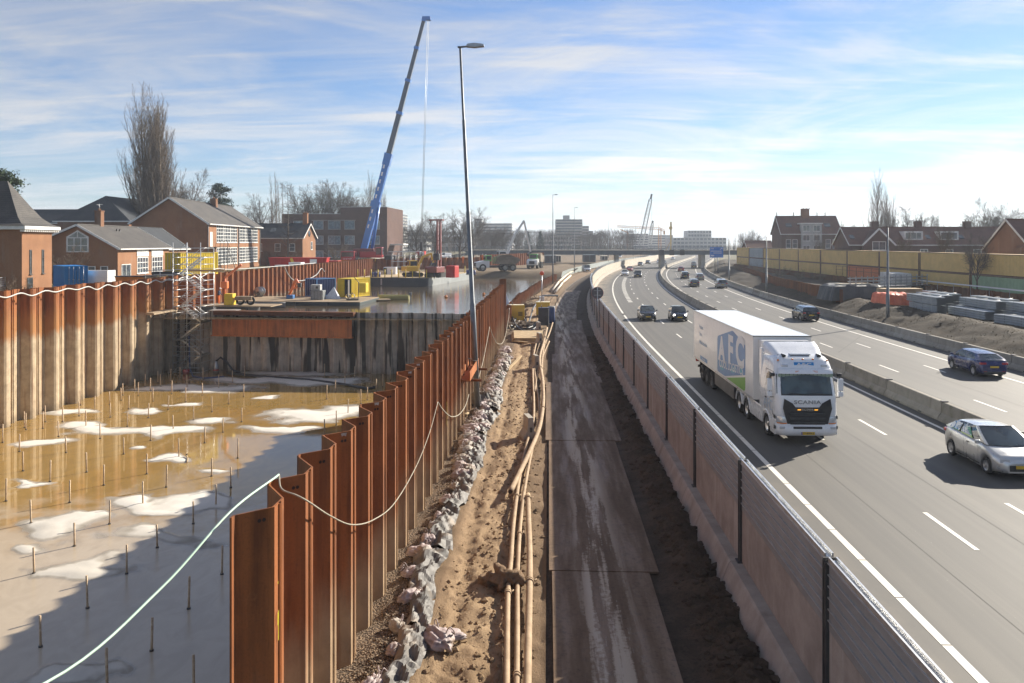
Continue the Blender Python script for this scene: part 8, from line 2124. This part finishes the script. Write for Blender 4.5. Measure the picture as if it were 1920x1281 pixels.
# loose clods and stones
def clods(name, label, mat, N, srange, orange_, rr, seed, zf):
    rng = random.Random(seed); m = MB(); base = [rock(k, 1, .7, 1, .5) for k in range(5)]
    data = []
    for b in base:
        b.verts.index_update(); data.append(([v.co.copy() for v in b.verts], [[v.index for v in f.verts] for f in b.faces])); b.free()
    for i in range(N):
        s = srange[0] + (srange[1] - srange[0]) * rng.random()**1.7; o_ = rng.triangular(*orange_); r = rng.uniform(*rr) * (1 if rng.random() < .85 else 1.8)
        x, y, th = rp(s, o_); vs_, fs = data[i % 5]; g = rng.random()*6; c, q = math.cos(g), math.sin(g); z = zf(s, o_)
        m.add([(x + (v.x*c - v.y*q)*r, y + (v.x*q + v.y*c)*r, z + v.z*r) for v in vs_], fs)
    o = ob(name, m, mat); tag(o, label, name.replace('_', ' ')); o['kind'] = 'stuff'; return o
clods('earth_clods', 'dark crumbly earth heaped along the foot of the sound barrier', MUD, 3600, (8, 70), (2.95, 4.25, 3.8), (.025, .10), 4, zwork)
clods('sand_clods', 'clods and stones scattered on the sandy path', SAND, 2600, (10, 64), (-2.7, -.1, -1.0), (.014, .055), 6, zwork)
clods('pebbles', 'loose pebbles at the foot of the rusty pile wall', GRAVEL, 2600, (11, 45), (-3.8, -2.8, -3.3), (.012, .03), 9, lambda s, o: zwork(s, o) + .01)

# ------------------------------------------------------------------ bags and geotextile along the path edge
def m_bag(name, c1, c2, c3):
    t = NT(name); a = t.noise(3, 5, .6); g = t.noise(40, 4, .6); d = t.noise(1.2, 5, .6)
    c = t.mix(t.rng(a, .35, .65), c1, c2); c = t.mix(t.rng(d, .5, .7, 0, .75), c, c3)
    return t.set(c, .62, spec=.4, bump=g, bstr=.15, bdist=.012)
BAG1 = m_bag('woven_bag', (.42, .34, .33), (.31, .25, .235), (.22, .155, .10)); BAG2 = m_bag('woven_bag_white', (.38, .34, .29), (.29, .25, .205), (.22, .16, .105)); CLOTH = m_bag('geotextile', (.165, .153, .138), (.085, .078, .07), (.25, .185, .122))
def bag_mesh(seed, mat):
    bm = bmesh.new(); bmesh.ops.create_icosphere(bm, subdivisions=4, radius=1)
    for v in bm.verts:
        p = v.co; r1 = 1 - abs(noise.noise(Vector((p.x*2.6 + seed*3, p.y*1.7, p.z*2.6)))) * 2.2; r2 = 1 - abs(noise.noise(Vector((p.x*5.2, p.y*4 + seed, p.z*5.2)))) * 2
        f = noise.noise(Vector((p.x*1.1, p.y*1.1, seed*7.7)))*.5 + r1*.34 + r2*.20
        v.co = Vector((p.x*.20*(1 + f), p.y*.30*(1 + f), max(-.3, p.z)*.13*(1 + f*1.6) + .02))
    m = MB(); m.bm(bm, True)
    rng = random.Random(seed)
    return m.mesh('bag', mat), rng
bag_me = [bag_mesh(k, BAG1 if k % 3 else BAG2)[0] for k in range(7)]
def tie_mesh(seed):
    rng = random.Random(seed); m = MB()
    for k in range(2):
        a = rng.uniform(0, 6); c = Vector((math.cos(a)*.12, math.sin(a)*.2, .13)); e = Vector((math.cos(a + .5)*.3, math.sin(a + .5)*.35, .24))
        P = catmull([c, (c + e)/2 + Vector((0, 0, .12)), e, e + Vector((.05, .05, -.12)), (c + e)/2 + Vector((.06, 0, .02))], 4)
        m.tube(P, .014, 4)
    return m.mesh('tie', BAG1)
tie_me = [tie_mesh(k) for k in range(5)]
bag_line = []
y = 13.4
while y < 62: bag_line.append(y); y += RND.uniform(.5, .9) if y > 30 else RND.uniform(.8, 1.5)
bg = 0
for y in bag_line:
    for q in range(1 if y < 30 else RND.choice((1, 1, 2))):
        x = -3.22 + .10*math.sin(y*.5) + RND.uniform(-.10, .10) + q*.30; z = zwork(y, x) + .06
        pos = 'near end' if y < 24 else ('middle' if y < 42 else 'far end')
        t = thing('sand_bag', f'crumpled pale woven sandbag in the {pos} of the row along the sandy path', 'sandbag', (x, y + q*.2, z), RND.uniform(0, 6), f'sandbags in the {pos} of the row', RND.uniform(.6, .95) if y < 28 else RND.uniform(.8, 1.1))
        ob('bag', bag_me[RND.randrange(7)], None, t); ob('tie', tie_me[RND.randrange(5)], None, t); bg += 1
t = thing('sand_bag', 'single crumpled pale bag lying alone on the sandy path', 'sandbag', (*at(822, 1195, .1), .04), .6); ob('bag', bag_me[2], None, t, scale=(1.1, 1.2, 1.0)); ob('bag_flap', bag_me[1], None, t, (.32, .05, -.02), 1.2, scale=(.8, .8, .5)); ob('tie', tie_me[1], None, t)
def cloth(label, y0, y1, w0, w1, seed, xc=-2.92):
    n = int((y1 - y0) / .085); rows = []
    for i in range(n + 1):
        f = i/n; y = y0 + (y1 - y0)*f; w = (w0 + (w1 - w0)*f) * (1 + .25*noise.noise(Vector((y*.9, seed, 0)))); c = xc + .12*math.sin(y*.5) + .12*noise.noise(Vector((y*.6, seed + 4, 0))); row = []
        for k in range(15):
            u = k/14 - .5; x = c + u*w
            fold = (1 - abs(noise.noise(Vector((x*2.6 + y*1.5, y*.9 - x*1.5, seed))))*2.8)*.13 + (1 - abs(noise.noise(Vector((x*5 - y*2.4, y*2.2 + x, seed))))*2.4)*.06 + noise.noise(Vector((x*11, y*6, seed)))*.02
            z = zwork(y, x) + .04 + .08*math.cos(u*PI*.95) + fold*(1 - (2*u)**4*.5)
            row.append((x, y, z))
        rows.append(row)
    m = MB(); m.grid(rows, False); tag(ob('geotextile_sheet', m, CLOTH), label, 'sheet')
for k, (a, b, w0, w1) in enumerate([(12.9, 16.7, .55, .6), (16.8, 20.9, .5, .75), (21.1, 24.4, .85, .6), (24.5, 29.3, .55, .65), (29.4, 33.6, .85, .95), (33.8, 38.5, 1.0, 1.05), (39, 44.0, .95, .9), (44.5, 50, .8, .8), (50.5, 57, .7, .6)]):
    cloth('crumpled dark grey sheet over the bags, ' + ['nearest piece', 'second piece from the near end', 'third piece from the near end', 'fourth piece from the near end', 'fifth piece from the near end', 'piece beside the open pipe end', 'piece below the lamp post bracket', 'piece beside the short plank', 'farthest piece'][k], a, b, w0, w1, k*3.7 + 1)

# ------------------------------------------------------------------ lamp post bracket and other pieces by the wall
t = thing('lamp_bracket', 'tan steel channel bracing the leaning lamp post to the pile wall', 'steel bracket', (-3.62, 36.8, 0))
CHN = m_rust('tan_channel', None, dark=1.55)
m = MB(); m.box(-.30, .12, -1.2, 3.2, 2.05, 2.12); m.box(-.34, -.30, -1.2, 3.2, 2.05, 2.42); m.box(.12, .16, -1.2, 3.2, 2.05, 2.45); ob('channel', m, CHN, t)
for y in (-.6, 2.6): m = MB(); m.box(-.2, .62, y, y + .08, 1.93, 2.04); ob('cross_bar', m, RUST_D, t)
m = MB(); m.tube([(.2, 1.85, 2.5), (-.32, 1.85, 2.5), (-.32, 2.55, 2.5), (.2, 2.55, 2.5)], .02, 5); ob('clamp', m, STEEL_D, t)
def sheet_pile_cloth(name, label, px, py, w, d, h, seed, mat, z=0.0):
    X, Y = at(px, py, z); t = thing(name, label, 'sheet', (X, Y, z), RND.uniform(0, 1)); ob('sheet', lumpy(MB(), w, d, h, seed, 18, .16), mat, t); m = MB(); m.tube([(-w*.3, 0, h), (w*.2, d*.2, h + .1), (w*.5, d*.3, .1)], .02, 5); ob('cord', m, HOSEW, t)
sheet_pile_cloth('black_sheet', 'dark plastic sheet bunched around the foot of the lamp post', 894, 755, .9, 1.5, .5, 3, CLOTH)
t = thing('rope_coil', 'small heap of yellow rope at the wall foot below the bracket', 'rope', (*at(866, 775, .05), .05)); m = MB(); rng = random.Random(4); m.tube(catmull([Vector((math.cos(k*1.9)*.25*rng.random(), math.sin(k*1.9)*.35*rng.random(), .03 + k*.008)) for k in range(22)], 4), .02, 5); ob('coil', m, YP2, t); m = MB(); m.bm(rock(5, .35, .3, 2), True); ob('straw', m, PAL, t)
# timber, boards, tapered blocks, pumps
def plank(label, a, b, w=.16, h=.10):
    A, B = Vector((*at(*a, .12), .14)), Vector((*at(*b, .12), .14)); t = thing('plank', label, 'plank', A[:]); m = MB(); m.obox((0, 0, 0), B - A, w, h); ob('board', m, PAL, t); m = MB(); m.obox((B - A)*.02 + Vector((0, 0, h/2 + .003)), (B - A)*.05 + Vector((0, 0, h/2 + .003)), w*.9, .006); ob('end_cleat', m, STEEL_D, t)
plank('short pale plank lying across the path beside the bags', (952, 694), (977, 668)); plank('plank end sticking out at the stacked boards', (962, 640), (1005, 644), .2, .08)
t = thing('board_stack', 'stack of pale timber boards lying across the path', 'timber stack', (*at(988, 640, .1), 0), .05)
for i in range(3):
    for k in range(6): m = MB(); m.box(-1.25 + .1*i, 1.25 + .06*k, -.1 + k*.95, .80 + k*.95, .08 + i*.11, .16 + i*.11); ob('board', m, PAL, t)
for k, (px, py, lab) in enumerate([(1000, 822, 'tapered concrete block nearest the open pipe end'), (1010, 692, 'tapered concrete block in the middle of the pipes'), (1016, 645, 'tapered concrete block beside the board stack'), (1014, 622, 'tapered concrete block before the black pump')]):
    X, Y = at(px, py, .05); t = thing('tapered_block', lab, 'concrete block', (X - .1, Y, 0), .25); m = MB(); m.prism([(-.32, 0), (.32, 0), (.30, .10), (.14, .35), (.11, .9), (-.11, .9), (-.14, .35), (-.30, .10)], 0, .9, 'y'); ob('block', m, CONC3, t); m = MB(); m.box(-.05, .05, -.03, -.003, .3, .5); ob('lifting_slot', m, STEEL_D, t)
YPUMP = paint('pump_yellow', (.68, .44, .02), .45)
def pump(name, label, px, py, w, d, h, mat, vents=True, rz=0.0, z=.1):
    X, Y = at(px, py, z); t = thing(name, label, 'pump', (X, Y, z - .05), rz); m = MB(); m.bbox(-w/2, w/2, 0, d, .12, h, .06); c = ob('case', m, mat, t)
    m = MB(); m.box(-w/2 + .05, -w/2 + .2, .05, d - .05, 0, .13); m.box(w/2 - .2, w/2 - .05, .05, d - .05, 0, .13); ob('skid', m, STEEL_D, t)
    m = MB(); m.bbox(-w/2 - .02, w/2 + .02, -.02, d + .02, h - .06, h + .04, .03); ob('lid', m, mat, c)
    for i in range(5): m = MB(); m.box(w*.12, w*.38, -.012, -.003, h*.35 + i*.09, h*.35 + i*.09 + .05); ob('vent', m, BLACK, c)
    m = MB(); m.tube([(-w*.2, .1, h + .04), (-w*.2, .1, h + .25), (-w*.2, d - .1, h + .25), (-w*.2, d - .1, h + .04)], .025, 6); ob('lifting_bar', m, STEEL_D, c)
    return t
pump('yellow_pump', 'yellow boxed pump unit at the end of the near pile wall', 968, 602, 1.7, 1.3, 1.65, YPUMP, rz=.1)
pump('yellow_pump', 'yellow rounded pump behind the black control cabinet', 1018, 592, 1.5, 1.4, 1.5, YPUMP)
pump('control_cabinet', 'black control cabinet with white label in front of the yellow pump', 1019, 612, 1.0, .8, 1.8, simple('cabinet_black', (.03, .035, .045), (.045, .05, .06), 3, .45), rz=-.05)
X, Y = at(1034, 605, .1); t = thing('blue_tank', 'upright blue drum with pale lid right of the black cabinet', 'drum', (X, Y, .05)); m = MB(); m.lathe([(.001, 0), (.34, 0), (.36, .5), (.34, 1.0), (.36, 1.5), (.33, 1.6), (.001, 1.6)], 16); ob('drum', m, simple('drum_blue', (.03, .06, .16), (.04, .07, .2), 2, .5), t); m = MB(); m.lathe([(.37, 1.6), (.37, 1.7), (.001, 1.72)], 16); ob('lid', m, GREYW, t)
X, Y = at(949, 592, .3); t = thing('white_board', 'white board leaning at the end of the near pile wall', 'board', (X, Y, 1.3)); m = MB(); m.obox((0, 0, 0), (-.45, .2, 1.35), .9, .04, (0, 1, 0)); ob('panel', m, simple('white_board', (.66, .68, .74), (.6, .62, .68), 2, .5), t); m = MB(); m.box(-.5, .5, -.2, .3, -.12, -.02); ob('ledge', m, PAL, t)
X, Y = at(1016, 576, .1); t = thing('warning_lamp_post', 'thin post with orange round warning lamp beyond the pumps', 'warning lamp', (X, Y, 0)); m = MB(); m.tube([(0, 0, 0), (0, 0, 4.1)], .06, 8); ob('post', m, STEEL_G, t); m = MB(); m.lathe([(.001, -.15), (.26, -.12), (.28, .0), (.2, .1), (.001, .14)], 14, 'y', (0, 0, 4.35)); ob('lamp', m, paint('lamp_orange', (.75, .10, .02), .3), t)
for k, L in enumerate([[(953, 585, 1.2), (962, 606, .2), (985, 617, .15), (1008, 610, .4), (1014, 600, .9)], [(955, 590, 1.0), (968, 612, .15), (990, 622, .12), (1012, 612, .3)], [(958, 612, .1), (975, 596, .5), (990, 606, .15), (1000, 588, .7), (1013, 578, 1.2)], [(950, 600, .2), (960, 618, .1), (978, 600, .2), (996, 614, .1)]]):
    P = [Vector((*at(a, b, 0.1), c)) for a, b, c in L]; o = Vector((P[0].x, P[0].y, 0)); t = thing('pump_hose', ['black hose arching from the wall to the cabinet, uppermost', 'black hose lying in front of the pumps', 'black hose climbing to the rounded pump', 'pale hose curled at the wall end'][k], 'hose', o[:]); m = MB(); m.tube(catmull([p - o for p in P]), .09 if k < 3 else .05, 8); ob('hose', m, HOSEK if k < 3 else HOSEW, t); m = MB(); m.tube([P[0] - o, P[0] - o + Vector((0, 0, .12))], .12, 8); ob('coupling', m, STEEL_G, t)
for k, (px, py, w, d, h, mt, lab) in enumerate([(975, 610, 4, 3.5, .25, MUD, 'dark wet earth heap around the pump hoses'), (1000, 572, 2.5, 5, .35, EARTH, 'low earth heap beside the warning lamp'), (1005, 560, 2.2, 5, .3, EARTH, 'long earth heap along the low pile wall')]):
    X, Y = at(px, py, 0); m = lumpy(MB(), w, d, h, k + 20, 20, .12); tag(ob('earth_heap', m, mt, None, (X, Y, .0)), lab, 'earth heap')
t = thing('cable_reel_table', 'dark low table with white bin beside the far haul road', 'table', (*at(1033, 565, .1), .05)); m = MB(); m.bbox(-1.2, 1.0, -.6, .8, .75, .9, .03); m.box(-1.1, -1.0, -.5, -.4, 0, .75); m.box(.8, .9, -.5, -.4, 0, .75); m.box(-1.1, -1.0, .6, .7, 0, .75); m.box(.8, .9, .6, .7, 0, .75); ob('table', m, STEEL_D, t); m = MB(); m.bbox(-1.6, -.9, -1.6, -.9, 0, .8, .05); ob('bin', m, WHITE_P, t)
# site fence at the left edge
t = thing('site_fence', 'grey mesh site fence below the brick tower', 'fence', (-47.5, 62, 2.9), 1.9)
for i in range(4):
    m = MB(); m.tube([(i*3.4, 0, 0), (i*3.4, 0, 2.0), (i*3.4 + 3.3, 0, 2.0), (i*3.4 + 3.3, 0, 0)], .03, 5); m.tube([(i*3.4, 0, 1.2), (i*3.4 + 3.3, 0, 1.2)], .02, 4); p = ob('fence_panel', m, STEEL_G, t)
    q = MB()
    for k in range(22): q.tube([(i*3.4 + .15*k, 0, .1), (i*3.4 + .15*k, 0, 1.95)], .006, 3)
    for k in range(9): q.tube([(i*3.4, 0, .2 + .2*k), (i*3.4 + 3.3, 0, .2 + .2*k)], .006, 3)
    ob('mesh_wire', q, STEEL_G, p)

# dry grass tufts on the far bank
rng = random.Random(8); m = MB()
for i in range(5000):
    s = 42 + 80*rng.random()**1.3; o_ = rng.uniform(31.2, 43); x, y, th = rp(s, o_)
    if fb(s, o_, .35) < -.05 and rng.random() < .8: continue
    z = zbank(s, o_) - .02; h = rng.uniform(.06, .22); a = rng.uniform(0, 6.3); w = .03
    m.add([(x - w*math.cos(a), y - w*math.sin(a), z), (x + w*math.cos(a), y + w*math.sin(a), z), (x + rng.gauss(0, .12), y + rng.gauss(0, .12), z + h)], [(0, 1, 2)])
o = ob('dry_grass', m, simple('dry_grass', (.085, .062, .028), (.045, .034, .016), .6, .9, 0, 0)); tag(o, 'sparse dry grass on the dark earth bank', 'grass'); o['kind'] = 'stuff'
# ------------------------------------------------------------------ the air: light winter haze
def haze():
    m = MB(); m.box(-4200, 4200, -60, 5200, -9, 75)
    o = ob('haze', m, None)
    mt = bpy.data.materials.new('haze_air'); mt.use_nodes = True; nt = mt.node_tree; nt.nodes.clear()
    out = nt.nodes.new('ShaderNodeOutputMaterial'); v = nt.nodes.new('ShaderNodeVolumePrincipled')
    v.inputs['Color'].default_value = (.80, .88, 1.0, 1); v.inputs['Density'].default_value = HAZE; v.inputs['Anisotropy'].default_value = .25
    nt.links.new(v.outputs[0], out.inputs['Volume'])
    o.data.materials.append(mt); o['kind'] = 'stuff'; o['label'] = 'thin pale winter haze filling the air over the whole place'; o['category'] = 'haze'
HAZE = .00031
haze()
